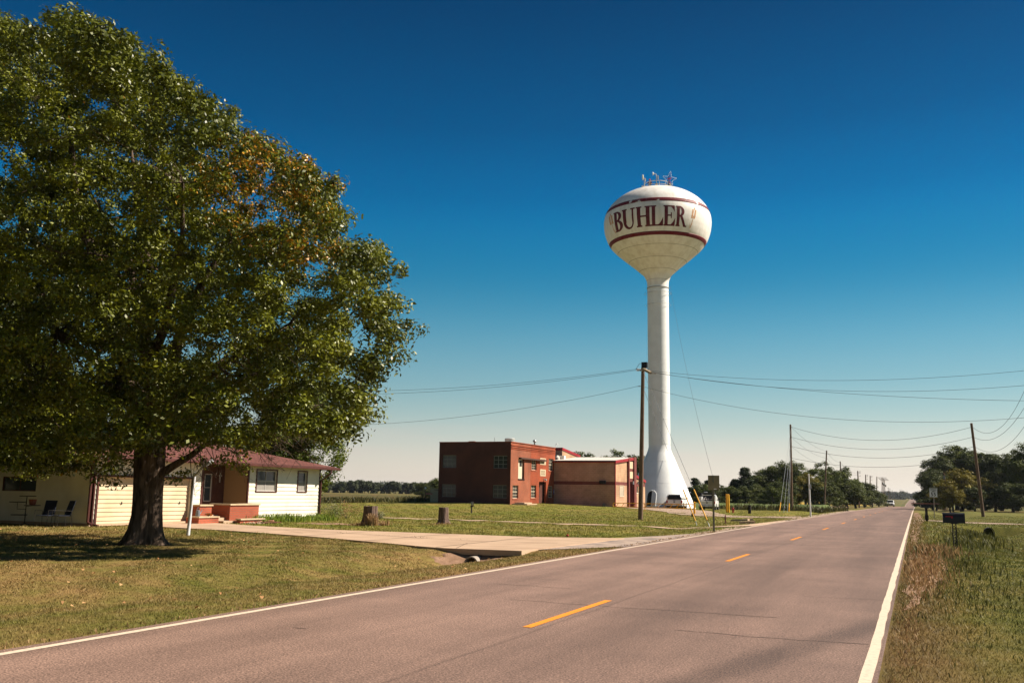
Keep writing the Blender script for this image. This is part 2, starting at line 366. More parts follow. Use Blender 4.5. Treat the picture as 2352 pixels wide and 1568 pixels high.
# faint streak clouds low over the horizon
mp=N(nt,'ShaderNodeMapping'); mp.inputs['Scale'].default_value=(2.2,2.2,34); L.new(tc.outputs['Generated'],mp.inputs['Vector'])
cn=N(nt,'ShaderNodeTexNoise'); cn.inputs['Scale'].default_value=1.6; cn.inputs['Detail'].default_value=5; L.new(mp.outputs[0],cn.inputs['Vector'])
c1=N(nt,'ShaderNodeMapRange'); c1.inputs['From Min'].default_value=.5; c1.inputs['From Max'].default_value=.7; c1.inputs['To Max'].default_value=.3; L.new(cn.outputs['Fac'],c1.inputs['Value'])
c2=N(nt,'ShaderNodeMapRange'); c2.inputs['From Min'].default_value=.05; c2.inputs['From Max'].default_value=.13; c2.inputs['To Min'].default_value=1; c2.inputs['To Max'].default_value=0; L.new(dv.outputs[0],c2.inputs['Value'])
cm=N(nt,'ShaderNodeMath',operation='MULTIPLY'); L.new(c1.outputs[0],cm.inputs[0]); L.new(c2.outputs[0],cm.inputs[1])
cx=N(nt,'ShaderNodeMix',data_type='RGBA'); L.new(cm.outputs[0],cx.inputs[0]); L.new(cr.outputs[0],cx.inputs[6]); cx.inputs[7].default_value=(.46,.385,.34,1)
stops_=0; vs=N(nt,'ShaderNodeVectorMath',operation='SCALE'); L.new(cx.outputs[2],vs.inputs[0]); L.new(mr.outputs[0],vs.inputs['Scale'])
v10=N(nt,'ShaderNodeVectorMath',operation='SCALE'); L.new(vs.outputs[0],v10.inputs[0]); v10.inputs['Scale'].default_value=8.8
mx=N(nt,'ShaderNodeMix',data_type='RGBA'); mx.inputs[0].default_value=.992; L.new(sky.outputs[0],mx.inputs[6]); L.new(v10.outputs[0],mx.inputs[7])
L.new(mx.outputs[2],bg.inputs['Color']); bg.inputs['Strength'].default_value=.1

# ================================================================== terrain
XL,XR,XC=-7.85,-.37,-4.06
def sst(a,b,x): t=np.clip((x-a)/(b-a),0,1); return t*t*(3-2*t)
RP=([-100,0,50,120,180,265,300,340,420,550,700,810,1200,1600,2140,2300,2600,3500,6000],
    [0,0,0,-.12,-.35,-.75,-.82,-1.6,-4,-6,-4.9,-3.1,-.84,1.5,4.7,4.8,5,13.5,24])
def zr(Y): return np.interp(Y,*RP)
def H(X,Y,soft=False):
    X=np.asarray(X,float); Y=np.asarray(Y,float); d=np.abs(X-XC)
    far=np.interp(Y,[-200,0,100,500,1000,2000,3000,6000],[-.1,-.1,-.1,-.3,-1,3,9,16])
    wl=sst(14,160,d); z=zr(Y)*(1-wl)+far*wl
    left=X<XC
    z=z-.07*sst(4.4,9,d)*(Y<160)
    z=z+np.where(left,.62*np.exp(-((X+41)/15.5)**2-((Y-87)/15)**2),0)
    z=z-np.where(left,.05*sst(14,30,-X)*(1-sst(45,60,Y)),0)
    if not soft:
        DL=np.interp(Y,[0,8,15,20,21.6,22.75,33,35,42,66,68.5,77,79,120,300],[.05,.1,.2,.40,.50,.02,.0,.15,.1,.1,0,0,.2,.25,.2])
        z=z-np.where(left,DL*np.exp(-((X+10.9)/1.25)**2),0)
        DR=np.interp(Y,[0,20,40,58,63.6,63.8,79,80,150,300],[.03,.08,.22,.45,.6,.03,.03,.4,.4,.2])
        z=z-np.where(left,0,DR*np.exp(-((X-4.3)/1.7)**2))
        k=sst(4.2,7,d)*(1-sst(60,200,np.abs(Y)))*.02
        z=z+k*(np.sin(X*1.7+np.sin(Y*.9))*np.cos(Y*1.3+X*.4)+.6*np.sin(X*3.9+Y*2.7))
    s=np.minimum(X-XL,XR-X); z=z-np.where(s>=0,.012+.055*np.clip(s/.15,0,1),0.012*np.clip(1+s/.3,0,1))
    return z
def h(x,y,soft=False): return float(H(x,y,soft))
def geo(a,b,n): return list(np.geomspace(a,b,n))
gx=sorted(set([round(v,3) for v in [-x for x in geo(60,7000,26)]+list(np.arange(-59,-14,1.0))+list(np.arange(-14,-8,.25))+[XL-.15,XL,XL+.15,-6,-4.06,-2,XR-.15,XR,XR+.15]+list(np.arange(0,10,.25))+list(np.arange(10,60,2))+geo(60,7000,26)]))
gy=sorted(set([round(v,3) for v in [-400,-100,-40,-20,-10,-5,-2]+list(np.arange(0,22.5,.5))+[22.6,22.75]+list(np.arange(23,63.5,.5))+[63.6,63.8]+list(np.arange(64.5,100,1))+list(np.arange(100,420,5))+geo(420,9000,60)]))
XX,YY=np.meshgrid(gx,gy); ZZ=H(XX,YY); V=np.stack([XX,YY,ZZ],-1).reshape(-1,3); nx=len(gx); ny=len(gy)
ii=(np.arange(ny-1)[:,None]*nx+np.arange(nx-1)[None,:]).ravel(); F=np.stack([ii,ii+1,ii+1+nx,ii+nx],-1)
turf=turf_mat()
structure(raw('ground',V,F,turf,smooth=True),'dry autumn grass ground and fields')
def strip(name,xa,xb,ys,m,parent=None,dz=0.0,wob=0,label=None):
    """sheet that follows the road profile"""
    V=[];rs=random.Random(3)
    for y in ys:
        a,b=xa,xb
        if wob: a+=rs.uniform(-wob,wob); b+=rs.uniform(-wob,wob)
        z=float(zr(y))+dz; V+=[(a,y,z),(b,y,z)]
    F=[(2*i,2*i+1,2*i+3,2*i+2) for i in range(len(ys)-1)]
    o=raw(name,V,F,m,parent); 
    if label:o['label']=label
    return o
ry=[v for v in gy if -40<=v<=2300]
road=structure(strip('road',XL,XR,ry,road_mat()),'pinkish grey two-lane asphalt road running to the horizon')
white_line=mat('road_white',(.62,.50,.38),.7,(.42,.33,.26),18,6,thr=(.5,.78))
yellow_line=mat('road_yellow',(.72,.25,.02),.7,(.42,.17,.05),16,6,thr=(.5,.8))
strip('edge_line',-7.70,-7.59,ry,white_line,road,.004); strip('edge_line',-.52,-.415,ry,white_line,road,.004,.008)
k=0; y=9.93-12.19*2
while y<800 and k<70:
    yy=[y]+[v for v in gy if y<v<y+3.05]+[y+3.05]; strip('centre_dash',-4.20,-4.09,yy,yellow_line,road,.005); y+=12.19; k+=1
# tarred cracks across the lane
crk=mat('tar_crack',(.05,.036,.032),.8)
rs=random.Random(5); mb=M()
for yc,xa,xb in [(6.1,-2.9,-.6),(10.6,-2.6,-.45),(12.3,-5.4,-1.6),(15.2,-1.7,-.4),(19.5,-1.3,-.4),(23,-7.6,-3.2),(26,-1.4,-.4),(31,-6,-.8),(38,-2.4,-.4),(47,-7.4,-.5),(61,-5,-.5),(80,-7.6,-.5),(104,-7.6,-.4),(14.3,-6.6,-5.1),(8.6,-6.4,-6.1)]:
    p=[]; x=xa; yv=yc
    while x<xb: p.append((x,yv)); x+=rs.uniform(.08,.2); yv+=rs.uniform(-.035,.035)
    w_=.006+.0004*yc
    mb.add([(a,b-w_,float(zr(b))+.003) for a,b in p]+[(a,b+w_*rs.uniform(.2,1.1),float(zr(b))+.003) for a,b in p],[(i,i+1,len(p)+i+1,len(p)+i) for i in range(len(p)-1)])
mb.build('tar_crack',crk,road)
# draped slabs ------------------------------------------------------
def drape(name,m,edge_a,edge_b,n,lift,thick=0,mid=6,soft=True,label=None):
    """surface between two polylines (lists of (x,y)) resampled; follows the land"""
    def rs_(pl,t):
        pl=np.array(pl,float); s=np.r_[0,np.cumsum(np.hypot(*np.diff(pl,axis=0).T))]; q=t*s[-1]; return np.stack([np.interp(q,s,pl[:,0]),np.interp(q,s,pl[:,1])],-1)
    t=np.linspace(0,1,n+1); A=rs_(edge_a,t);B=rs_(edge_b,t); V=[]
    for a,b in zip(A,B):
        for j in range(mid+1):
            p=a+(b-a)*j/mid; V.append((p[0],p[1],h(p[0],p[1],soft)+lift))
    k=mid+1; F=[(i*k+j,i*k+j+1,(i+1)*k+j+1,(i+1)*k+j) for i in range(n) for j in range(mid)]
    mb=M(); mb.v=V; mb.f=F
    if thick:
        o=len(V); ring=[j for j in range(k)]+[i*k+mid for i in range(1,n+1)]+[n*k+j for j in range(mid-1,-1,-1)]+[i*k for i in range(n-1,0,-1)]
        mb.v+=[(V[i][0],V[i][1],V[i][2]-thick) for i in ring]; r=len(ring)
        mb.f+=[(ring[i],ring[(i+1)%r],o+(i+1)%r,o+i) for i in range(r)]
    return structure(mb.build(name,m),label)
HX=-30.5                                   # the house front plane
drape('driveway',conc,[(-9.4,22.1),(-11.8,22.55),(-18.5,25.6),(-24,27.6),(HX+.1,29.0)],[(-9.2,30.6),(-15,30.4),(-21.5,30.6),(-26,31.9),(HX+.1,33.6)],60,.04,.15,label='pale concrete driveway from the road to the garage')
mb=M(); jm=mat('slab_joint',(.16,.11,.08),.9)
def jline(pa,pb,w_,n=14):
    dx,dy=pb[0]-pa[0],pb[1]-pa[1]; l=math.hypot(dx,dy); nx_,ny_=-dy/l*w_,dx/l*w_; vs=[]
    for i in range(n+1): x,y=pa[0]+dx*i/n,pa[1]+dy*i/n; vs+=[(x+nx_,y+ny_,h(x,y,True)+.046),(x-nx_,y-ny_,h(x,y,True)+.046)]
    mb.add(vs,[(2*i,2*i+1,2*i+3,2*i+2) for i in range(n)])
for xx in (-12.3,-15.6,-18.9,-22.2,-25.5): jline((xx,float(np.interp(-xx,[9.4,11.8,18.5,24,30.5],[22.1,22.55,25.6,27.6,29.0]))+.05),(xx-.2,float(np.interp(-xx,[9.2,15,21.5,26,30.5],[30.6,30.4,30.6,31.9,33.6]))-.1),.022)
for a_,b__ in zip([(-10,26.3),(-15,26.9),(-19,28.4),(-24,30)],[(-15,26.9),(-19,28.4),(-24,30),(-30.2,31.4)]): jline(a_,b__,.026)
jline((-11.6,22.7),(-12.6,25.4),.014); jline((-20.2,27.4),(-22.4,29.2),.014)
mb.build('slab_joint',jm,bpy.data.objects['driveway'])
apron=mat('apron_asphalt',(.36,.27,.215),.9,(.2,.16,.14),1.6,8,.4,40,thr=(.45,.62))
drape('driveway_apron',apron,[(XL-.0,26.2),(-8.7,24.2),(-9.9,22.35)],[(XL-.0,38.5),(-8.7,34),(-9.9,30.2)],26,.016,.0,label='worn asphalt apron where the driveway meets the road')
# gravel lane to the tower
dirt=mat('bare_dirt',(.33,.20,.13),.95,(.22,.13,.08),4,6,.5,20)
def lane(name,m,pts,wd,lift,label,n=60,jit=0,thick=0):
    P=[Vector(p) for p in pts]; A=[];B=[];rr=random.Random(9)
    pl=np.array([(p.x,p.y) for p in P]); s=np.r_[0,np.cumsum(np.hypot(*np.diff(pl,axis=0).T))]; t=np.linspace(0,s[-1],n+1)
    C=np.stack([np.interp(t,s,pl[:,0]),np.interp(t,s,pl[:,1])],-1); T=np.gradient(C,axis=0); T/=np.linalg.norm(T,axis=1)[:,None]; Nn=np.stack([-T[:,1],T[:,0]],-1)
    ww=np.interp(t,s,wd) if isinstance(wd,(list,tuple)) else np.full(n+1,wd)
    for c,nn,w_ in zip(C,Nn,ww): A.append(tuple(c+nn*(w_/2+rr.uniform(-jit,jit)))); B.append(tuple(c-nn*(w_/2+rr.uniform(-jit,jit))))
    return drape(name,m,A,B,n,lift,thick,2,False,label)
lane('gravel_lane',gravel,[(XL-.2,73.5),(-12,73),(-16,76),(-19,84),(-24,95),(-30,103),(-34,106)],[9,5,4.5,5,9,14,16],.03,'pale gravel lane curving from the road to the water tower',70,.15)
def place(px,zg=None):
    q=gp(px[0],px[1],0)
    for _ in range(5): q=gp(px[0],px[1],h(q.x,q.y,True))
    return Vector((q.x,q.y,h(q.x,q.y,True)))
side=[place((x,y)).xy.to_3d() for x,y in [(870,1189.5),(1020,1193),(1180,1199),(1300,1204),(1436,1207.5),(1525,1209.5),(1640,1210.5),(1722,1207),(1800,1200),(1850,1196)]]
lane('footpath',conc,side,[.9,.9,.9,.9,.9,.8,.8,.7,.6,.5],.035,'narrow concrete footpath crossing the lawn behind the ditch',80,.05)
lane('drive_right',gravel,[(XR+.25,74.8),(6,73.6),(20,73),(60,74)],3.0,.03,'gravel drive leaving the road on the right',40,.1)
lane('road_shoulder',gravel,[(XL-.22,33),(XL-.22,60),(XL-.3,90),(XL-.3,140)],[.5,.35,.5,.5],.012,'gravel shoulder beside the left edge line',60,.12)
lane('road_shoulder',dirt,[(XR+.14,14),(XR+.5,20),(XR+.55,26),(XR+.3,32),(XR+.2,36),(XR+.3,60),(XR+.5,75),(XR+.3,120)],[.05,.6,.8,.5,.3,.45,.8,.45],.012,'sandy shoulder beside the right edge line',110,.1)
def patch(name,x,y,rx,ry_,m,label,lift=.024):
    mb=M(); vs=[(x,y,h(x,y)+lift)]; n=26; mk=9; rr=random.Random(int(x*7+y)); ks=[rr.uniform(.75,1.1) for _ in range(n)]
    for j in range(1,mk+1):
        for i in range(n):
            t=2*PI*i/n; k=ks[i]*j/mk; a,b=x+rx*k*math.cos(t),y+ry_*k*math.sin(t); vs.append((a,b,h(a,b)+lift*(1-.8*(j==mk))))
    mb.add(vs,[(0,1+i,1+(i+1)%n) for i in range(n)]+[(1+j*n+i,1+j*n+(i+1)%n,1+(j+1)*n+(i+1)%n,1+(j+1)*n+i) for j in range(mk-1) for i in range(n)]); return structure(mb.build(name,m),label)
patch('dirt_patch',-25.5,36.5,2.4,.7,dirt,'bare pale dirt patch by the house corner')
patch('dirt_patch',-10.9,22.0,1.05,.7,dirt,'bare clay around the culvert mouth')
patch('dirt_patch',-9.6,43.2,.9,.5,dirt,'bare brown spot in the ditch grass')
# yellow roadside track far away and rising earth road
earth=mat('pale_earth',(.5,.36,.25),.95)
strip('earth_road',-8.2,-.2,[2320,2600,3000,3500],earth,None,.4); structure(bpy.data.objects['earth_road'],'pale earth road climbing the far rise')
# crop field behind the house
fieldm=mat('crop_field',(.05,.06,.01),.95,(.11,.065,.02),.25,7,.4,3,thr=(.4,.6))
def fieldgrid(name,x0,x1,y0,y1,m,hh,label,nx_=60,ny_=60,seed=1):
    g=np.random.default_rng(seed); X,Y=np.meshgrid(np.linspace(x0,x1,nx_),np.linspace(y0,y1,ny_)); Z=H(X,Y,True)+hh*(.55+.9*g.random(X.shape)); Z[0,:]-=hh*1.2; Z[-1,:]-=hh*1.2; Z[:,0]-=hh*1.2; Z[:,-1]-=hh*1.2
    V=np.stack([X,Y,Z],-1).reshape(-1,3); i=(np.arange(ny_-1)[:,None]*nx_+np.arange(nx_-1)[None,:]).ravel(); F=np.stack([i,i+1,i+1+nx_,i+nx_],-1)
    o=raw(name,V,F,m); o['kind']='stuff'; o['label']=label; o['category']='crop'; return o
fieldgrid('crop_rows',-330,-52,104,250,fieldm,.2,'green and rusty crop field behind the brick building',150,90)
bean=mat('bean_leaves',(.055,.085,.02),.9,(.09,.11,.03),2,6,.8,5)
fieldgrid('bean_rows',-60,-12.5,122,158,bean,.5,'low green bean rows in front of the shelter belt',120,50,2)
redf=mat('sorghum',(.16,.075,.04),.95,(.2,.11,.05),.02,4)
fieldgrid('sorghum_rows',-75,-14,470,640,redf,.6,'rust coloured field beyond the dip in the road',60,30,3)
goldf=mat('soy_gold',(.36,.23,.04),.95,(.28,.2,.04),.05,4)
fieldgrid('gold_rows',-80,-13,330,400,goldf,1.0,'golden strip of ripe crop by the far poles',40,20,4)
# ================================================================== turf blades (uncountable)
def free_of_paving(x,y):
    ok=(x<XL-.03)|(x>XR+.02)
    n=np.interp(-x,[9.4,11.8,18.5,24,30.5],[22.1,22.55,25.6,27.6,29.0]); f=np.interp(-x,[9.2,15,21.5,26,30.5],[30.6,30.4,30.6,31.9,33.6])
    ok&=~((x<-9.3)&(y>n)&(y<f)); ok&=~((x<XL)&(x>-9.9)&(y>26.2-1.85*(-x-7.85))&(y<37-2.4*(-x-7.85)))
    for a_,b__ in zip(side[:-1],side[1:]):
        dx_,dy_=b__.x-a_.x,b__.y-a_.y; t_=np.clip(((x-a_.x)*dx_+(y-a_.y)*dy_)/(dx_*dx_+dy_*dy_),0,1); ok&=np.hypot(x-a_.x-t_*dx_,y-a_.y-t_*dy_)>.42
    ok&=~((x<HX+.02)&(y>26)&(y<44))
    return ok
def blades(name,n,dmin,dmax,power,hscale,sector,label,fil=None,tall=0):
    g=RNG; u=g.random(n); q=power; d=(dmin**(q)+(dmax**q-dmin**q)*u)**(1/q)
    a=g.uniform(sector[0],sector[1],n)-YAW; x=d*np.sin(a); y=d*np.cos(a)
    ok=free_of_paving(x,y)
    if fil is not None: ok&=fil(x,y)
    x,y,d=x[ok],y[ok],d[ok]; m=len(x); z=H(x,y)-.005
    edge=((x>XR)&(x<XR+1.0)); 
    hh=(.03+.05*g.random(m)**2)*hscale*(1+.7*edge*g.random(m))*(1+.012*np.minimum(d,40))*(1-.6*sst(50,110,d)); wd=np.maximum(.0022,d*.00042)*(.6+.8*g.random(m))
    az=g.uniform(0,2*PI,m); ln=hh*g.uniform(.2,1.1,m); dx,dy=np.cos(az),np.sin(az); pz=g.uniform(0,2*PI,m); px,py=np.cos(pz)*wd,np.sin(pz)*wd
    b=np.stack([x,y,z],-1); V=np.stack([b+np.stack([px,py,0*px],-1),b-np.stack([px,py,0*px],-1),b+np.stack([dx*ln,dy*ln,hh],-1)],1).reshape(-1,3)
    F=np.arange(3*m).reshape(-1,3); rnd=np.repeat(g.random(m),3); rnd[2::3]+=.15
    o=raw(name,V,F,BL,attr=rnd); o['kind']='stuff'; o['label']=label; o['category']='grass'; return o
BL=blade_mat()
blades('grass',580000,2.6,36,.8,.5,(-.56,.58),'short mown grass, dry and olive, beside the road')
blades('grass',330000,28,118,.7,.8,(-.56,.58),'short green grass of the lawns further off')
# weedy dry verge by the right road edge
def weeds(name,pts,mt,label,seed=1,parent=None,cat='weed',kind='stuff'):
    """pts: list of (x,y,n,spread,height)"""
    g=np.random.default_rng(seed); Vs=[];R=[]
    for (x,y,n,sx,sy,hh) in pts:
        X=x+g.normal(0,sx,n); Y=y+g.normal(0,sy,n); ok=(X<XL)|(X>XR+.03); X=X[ok];Y=Y[ok];n=len(X)
        if n==0: continue
        Z=H(X,Y)-.01; q=hh*g.uniform(.35,1.1,n); az=g.uniform(0,2*PI,n); ln=q*g.uniform(.05,.6,n); w_=.0025+.00045*math.hypot(x,y); pz=g.uniform(0,2*PI,n)
        b=np.stack([X,Y,Z],-1); p=np.stack([np.cos(pz)*w_,np.sin(pz)*w_,0*pz],-1); mid=b+np.stack([np.cos(az)*ln*.35,np.sin(az)*ln*.35,q*.6],-1); top=b+np.stack([np.cos(az)*ln,np.sin(az)*ln,q],-1)
        Vs.append(np.stack([b+p,b-p,mid-p*.8,mid+p*.8, mid+p*.8,mid-p*.8,top-p*.3,top+p*.3],1).reshape(-1,3)); R.append(np.repeat(g.random(n),8))
    V=np.concatenate(Vs); o=raw(name,V,np.arange(len(V)).reshape(-1,4),mt,parent,np.concatenate(R))
    if kind: o['kind']=kind; o['label']=label; o['category']=cat
    return o
straw=leaf_mat('straw',(.17,.09,.035),(.42,.27,.13),trans=.25,rough=.7,spec=.2)
weedg=leaf_mat('weed_green',(.035,.04,.01),(.12,.115,.03),trans=.3,rough=.6,spec=.2)
weeds('dry_weeds',[(.1,21.5,520,.24,1.7,.15),(.2,25,420,.22,1.3,.15),(.05,18,220,.18,1.0,.12),(.35,28.5,500,.3,1.,.3),(-.2,8,300,.06,3.0,.05),(-.15,13,300,.08,2,.07)],straw,'tall dry straw weeds at the right road edge',2)
weeds('green_weeds',[(.9,24,500,.45,2.2,.16),(.35,29,700,.25,.9,.24),(.6,17,500,.5,2,.10),(1.0,12,300,.6,2,.07),(1.6,36,400,.6,2,.3),(2.4,46,400,.5,2,.3),(5.6,37,500,.6,1.2,.45)],weedg,'dull green weeds growing along the right verge',3)
# straw litter at left line
weeds('straw_litter',[(XL-.1,yv,70,.07,1.0,.05) for yv in np.arange(5,40,1.4)],straw,'dry clippings lying along the left edge line',4)
# ================================================================== trees
bark=mat('oak_bark',(.04,.027,.019),.95,(.14,.098,.07),7,8,1.0,9,stretch=(1.6,1.6,.28),thr=(.38,.66),dist=.06)
bark2=mat('tree_bark',(.05,.038,.03),.95,(.1,.08,.06),5,6)
def leaf_cloud(C,R,nper,size,g,flat=.75,tuft=1.0,acc=None,jit=.5):
    """leaves around clump centres; returns verts, rnd"""
    k=len(C); n=k*nper; c=np.repeat(C,nper,0); r=np.repeat(R,nper)
    d=g.normal(size=(n,3)); d/=np.linalg.norm(d,axis=1)[:,None]; rad=g.random(n)**.45
    off=d*(rad*r)[:,None]; off[:,2]*=flat; p=c+off
    nrm=d*.8+np.array([0,0,.55])+g.normal(0,jit,(n,3)); nrm/=np.linalg.norm(nrm,axis=1)[:,None]
    t=np.cross(nrm,g.normal(size=(n,3))); t/=np.linalg.norm(t,axis=1)[:,None]; b=np.cross(nrm,t)
    s=size*g.uniform(.6,1.25,n)[:,None]
    droop=nrm*s*.18
    V=np.stack([p-t*s*.5,p+b*s*.26-droop*.3,p+t*s*.5-droop,p-b*s*.26-droop*.3],1).reshape(-1,3)
    base=np.repeat(g.random(k),nper); rnd=np.clip(.5*base+.35*g.random(n)+.3*rad-.08,0,1)  # leaves tinted darker toward the clump centre, imitating inner shade
    if acc is not None: a=np.repeat(acc,nper); rnd=np.where(g.random(n)<a,1+g.uniform(.3,1,n),rnd)
    return V,np.repeat(rnd,4)
def limbs(mb,base,forks,targets,g,r0,thin=.012,sides=6,bow=.12):
    """each fork: (point, radius). every target joins the nearest fork through a bowed thin branch"""
    P=np.array([f[0] for f in forks]);
    for t in targets:
        i=int(np.argmin(np.linalg.norm(P-t,axis=1))); a=Vector(P[i]); b=Vector(t); ra=min(forks[i][1]*.45,.02+.018*(b-a).length); l=(b-a).length
        m=a.lerp(b,.5)+Vector(g.normal(0,1,3))*l*bow*.5+Vector((0,0,-l*.06)); m2=a.lerp(b,.78)+Vector(g.normal(0,1,3))*l*bow*.4
        mb.tube([a,m,m2,b],[ra,ra*.6,ra*.4,thin*.6],sides,False)
# ---- the big oak ---------------------------------------------------
g=np.random.default_rng(21); ob=gp(333,1249,h(-19.1,19.0)); DEPTH=(Vector(ob)-O).dot(FW)
oak=thing('oak_tree',ob,'huge spreading oak with thick flared trunk, turning orange at its right shoulder','tree')
def lp(x,y,dd=0): return np.array(dp(x,y,DEPTH+dd)-ob)
lobes=[(620,590,80),(480,420,85),(290,740,115),(350,700,105),(220,740,110),(390,600,95),(25,170,100),(165,150,88),(250,190,85),(325,265,85),(100,290,140),(430,325,72),(505,325,50),(240,390,140),(400,450,125),(570,405,68),(650,450,58),(705,480,42),(530,545,112),(690,560,66),(745,530,35),(90,520,175),(290,620,140),(460,680,130),(620,690,105),(790,650,72),(848,705,62),(740,760,105),(882,762,52),(590,830,105),(725,860,88),(800,905,48),(440,870,110),(290,880,105),(100,720,150),(40,900,140),(170,960,110),(340,925,95),(500,950,75),(640,930,78),(785,950,38),(60,1010,85),(200,1020,60),(130,1040,60),(20,1050,70),(330,985,55),(415,965,65),(880,740,60),(905,775,40),(860,820,45),(700,800,95),(560,700,110),(-120,250,170),(-110,600,180),(-90,880,160),(-260,420,160),(-240,800,150)]
lobes+=[(x_,y_,40) for x_,y_ in [(15,70),(50,85),(148,62),(172,88),(222,92),(250,112),(290,122),(330,162),(360,200),(395,212),(415,225),(452,262),(478,268),(520,290),(585,345),(618,352),(662,400),(690,412),(732,440),(755,500),(800,590),(845,590),(880,625),(908,690),(940,760),(918,775),(885,830),(240,1000),(300,1012),(395,1010),(430,1000),(480,990),(530,1000),(575,1005),(620,985),(665,975),(700,965),(740,970),(345,1000),(850,860),(862,905),(850,950),(805,985),(770,990)]]
Cs=[];Rs=[]; spheres=[]
for (x,y,r) in lobes:
    if x>800: x=800+(x-800)*.82
    rm=max(.2,(r-24)/85.0); t=1-((x-240)/760)**2-((y-560)/650)**2*.35; T=max(.0,5.6*math.sqrt(max(t,0.02))-rm)
    offs=[0] if T<1.0 else ([-T*.75,T*.75] if T<3 else [-T,-T*.35,T*.35,T])
    for o_ in offs: spheres.append((lp(x,y,o_+float(g.normal(0,.25))),rm*(1.0 if abs(o_)<.1 else .92)))
SC=np.array([s[0] for s in spheres]); SR=np.array([s[1] for s in spheres])
for c,r in spheres:
    n=int(26*r*r)+6; d=g.normal(size=(n,3)); d/=np.linalg.norm(d,axis=1)[:,None]; p=c+d*r*g.uniform(.62,1.08,(n,1))
    dist=np.linalg.norm(p[:,None,:]-SC[None],axis=2)/SR[None]; keep=(np.sort(dist,axis=1)[:,0]>.52)
    Cs.append(p[keep])
for (x_,y_,dd_) in [(40,1035,4.5),(120,1050,5),(-40,1040,5),(190,1045,3.5),(80,1000,5.5),(-120,1020,4.5),(0,985,5.5),(150,1005,5)]: Cs.append(lp(x_,y_,dd_)+g.normal(0,.5,(7,3)))
C=np.concatenate(Cs); C=C[C[:,2]>1.95]
# thin clumps that sit too close together
order=g.permutation(len(C)); kept=[]
for i in order:
    if all(np.sum((C[i]-C[j])**2)>.56 for j in kept[-1400:]): kept.append(i)
C=C[kept]; acc_c=C.copy()
SP=C; SP=np.repeat(SP,5,0); o6=g.normal(size=SP.shape); o6/=np.linalg.norm(o6,axis=1)[:,None]; o6[:,2]=np.abs(o6[:,2])*.75-.15; C=SP+o6*g.uniform(.25,.62,(len(SP),1)); R=g.uniform(.22,.42,len(C))
ctr=lp(250,560,0)
# orange turn of colour on the upper right shoulder
px_=lp(600,430,0); px2=lp(690,560,0)
def _px(q_):
    q_=q_+np.array(ob); d_=q_-np.array([0,0,EYE]); z_=d_@np.array(FW); return np.stack([1176+FPX*(d_@np.array(RT))/z_,784-FPX*(d_@np.array(UP))/z_],-1)
PXY=_px(C); e1_=np.hypot((PXY[:,0]-610)/170,(PXY[:,1]-430)/150); e2_=np.hypot((PXY[:,0]-715)/80,(PXY[:,1]-560)/75); frontness=np.clip(.6+(C@np.array([RT.x,RT.y,0]))*.05,.3,1)
acc_new=np.clip(1.1-np.minimum(e1_,e2_),0,.6)*g.uniform(.15,1.3,len(C))*frontness
acc=np.clip(1.15-np.minimum(np.linalg.norm((C-px_)*[1,.45,1],axis=1),np.linalg.norm((C-px2)*[1,.45,1],axis=1))/2.9,0,.75)*g.uniform(.25,1,len(C)); acc=np.maximum(np.clip(acc_new,0,.7),.02*(g.random(len(C))<.08))
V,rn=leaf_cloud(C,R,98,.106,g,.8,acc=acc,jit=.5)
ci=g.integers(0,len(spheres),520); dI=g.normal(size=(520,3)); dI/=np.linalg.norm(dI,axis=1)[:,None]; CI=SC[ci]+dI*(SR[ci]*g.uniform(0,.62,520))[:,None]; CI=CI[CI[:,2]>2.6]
V2,r2_=leaf_cloud(CI,g.uniform(.45,.75,len(CI)),90,.13,g,.8); V=np.concatenate([V,V2]); rn=np.concatenate([rn,r2_*.6])  # core leaves tinted darker so the inside of the crown reads as shaded
print('OAK clumps',len(C),'leaves',len(V)//4)
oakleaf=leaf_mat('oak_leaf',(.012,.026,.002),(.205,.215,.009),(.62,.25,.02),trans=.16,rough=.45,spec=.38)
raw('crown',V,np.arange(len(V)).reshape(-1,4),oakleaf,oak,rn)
# trunk with root flare
mb=M(); nseg=22; prof=[(0.0,.70),(.06,.60),(.2,.51),(.45,.44),(.9,.385),(1.5,.37),(2.0,.40),(2.5,.38),(3.1,.36),(3.8,.34)]
o0=0; lean=Vector(lp(350,930)); lean=Vector((lean.x,lean.y,0))/max(lean.z,1)
ringv=[]
for (z,r) in prof:
    for j in range(nseg*2):
        t=2*PI*j/(nseg*2); fl=max(0,(1-z/.9)); k=1+.24*fl*math.cos(5*t+.8)+.10*fl*math.cos(3*t)+.05*math.cos(7*t+z*1.3)+.035*math.cos(11*t-z*2)+.03*g.normal()
        ringv.append((r*k*math.cos(t)+lean.x*z*.9,r*k*math.sin(t)+lean.y*z*.9,z-.05))
m_=nseg*2; mb.add(ringv,[(i*m_+j,i*m_+(j+1)%m_,(i+1)*m_+(j+1)%m_,(i+1)*m_+j) for i in range(len(prof)-1) for j in range(m_)])
top=Vector((lean.x*3.6*.9,lean.y*3.6*.9,3.55))
mains=[((250,760),(180,500),(160,250),-1.2,.27),((330,780),(330,560),(300,330),.6,.25),((400,820),(470,640),(560,470),0,.23),((430,900),(560,800),(700,700),-.6,.17),((290,880),(130,760),(-20,600),.8,.22),((260,900),(60,860),(-120,760),-1,.17),((430,960),(600,880),(800,790),1.2,.13),((350,820),(400,640),(420,420),-2.6,.2),((340,800),(300,620),(200,430),2.8,.2),((310,880),(200,860),(90,930),-3,.13),((400,860),(500,840),(590,860),-3,.14),((400,860),(520,820),(620,850),3,.14)]
forks=[]
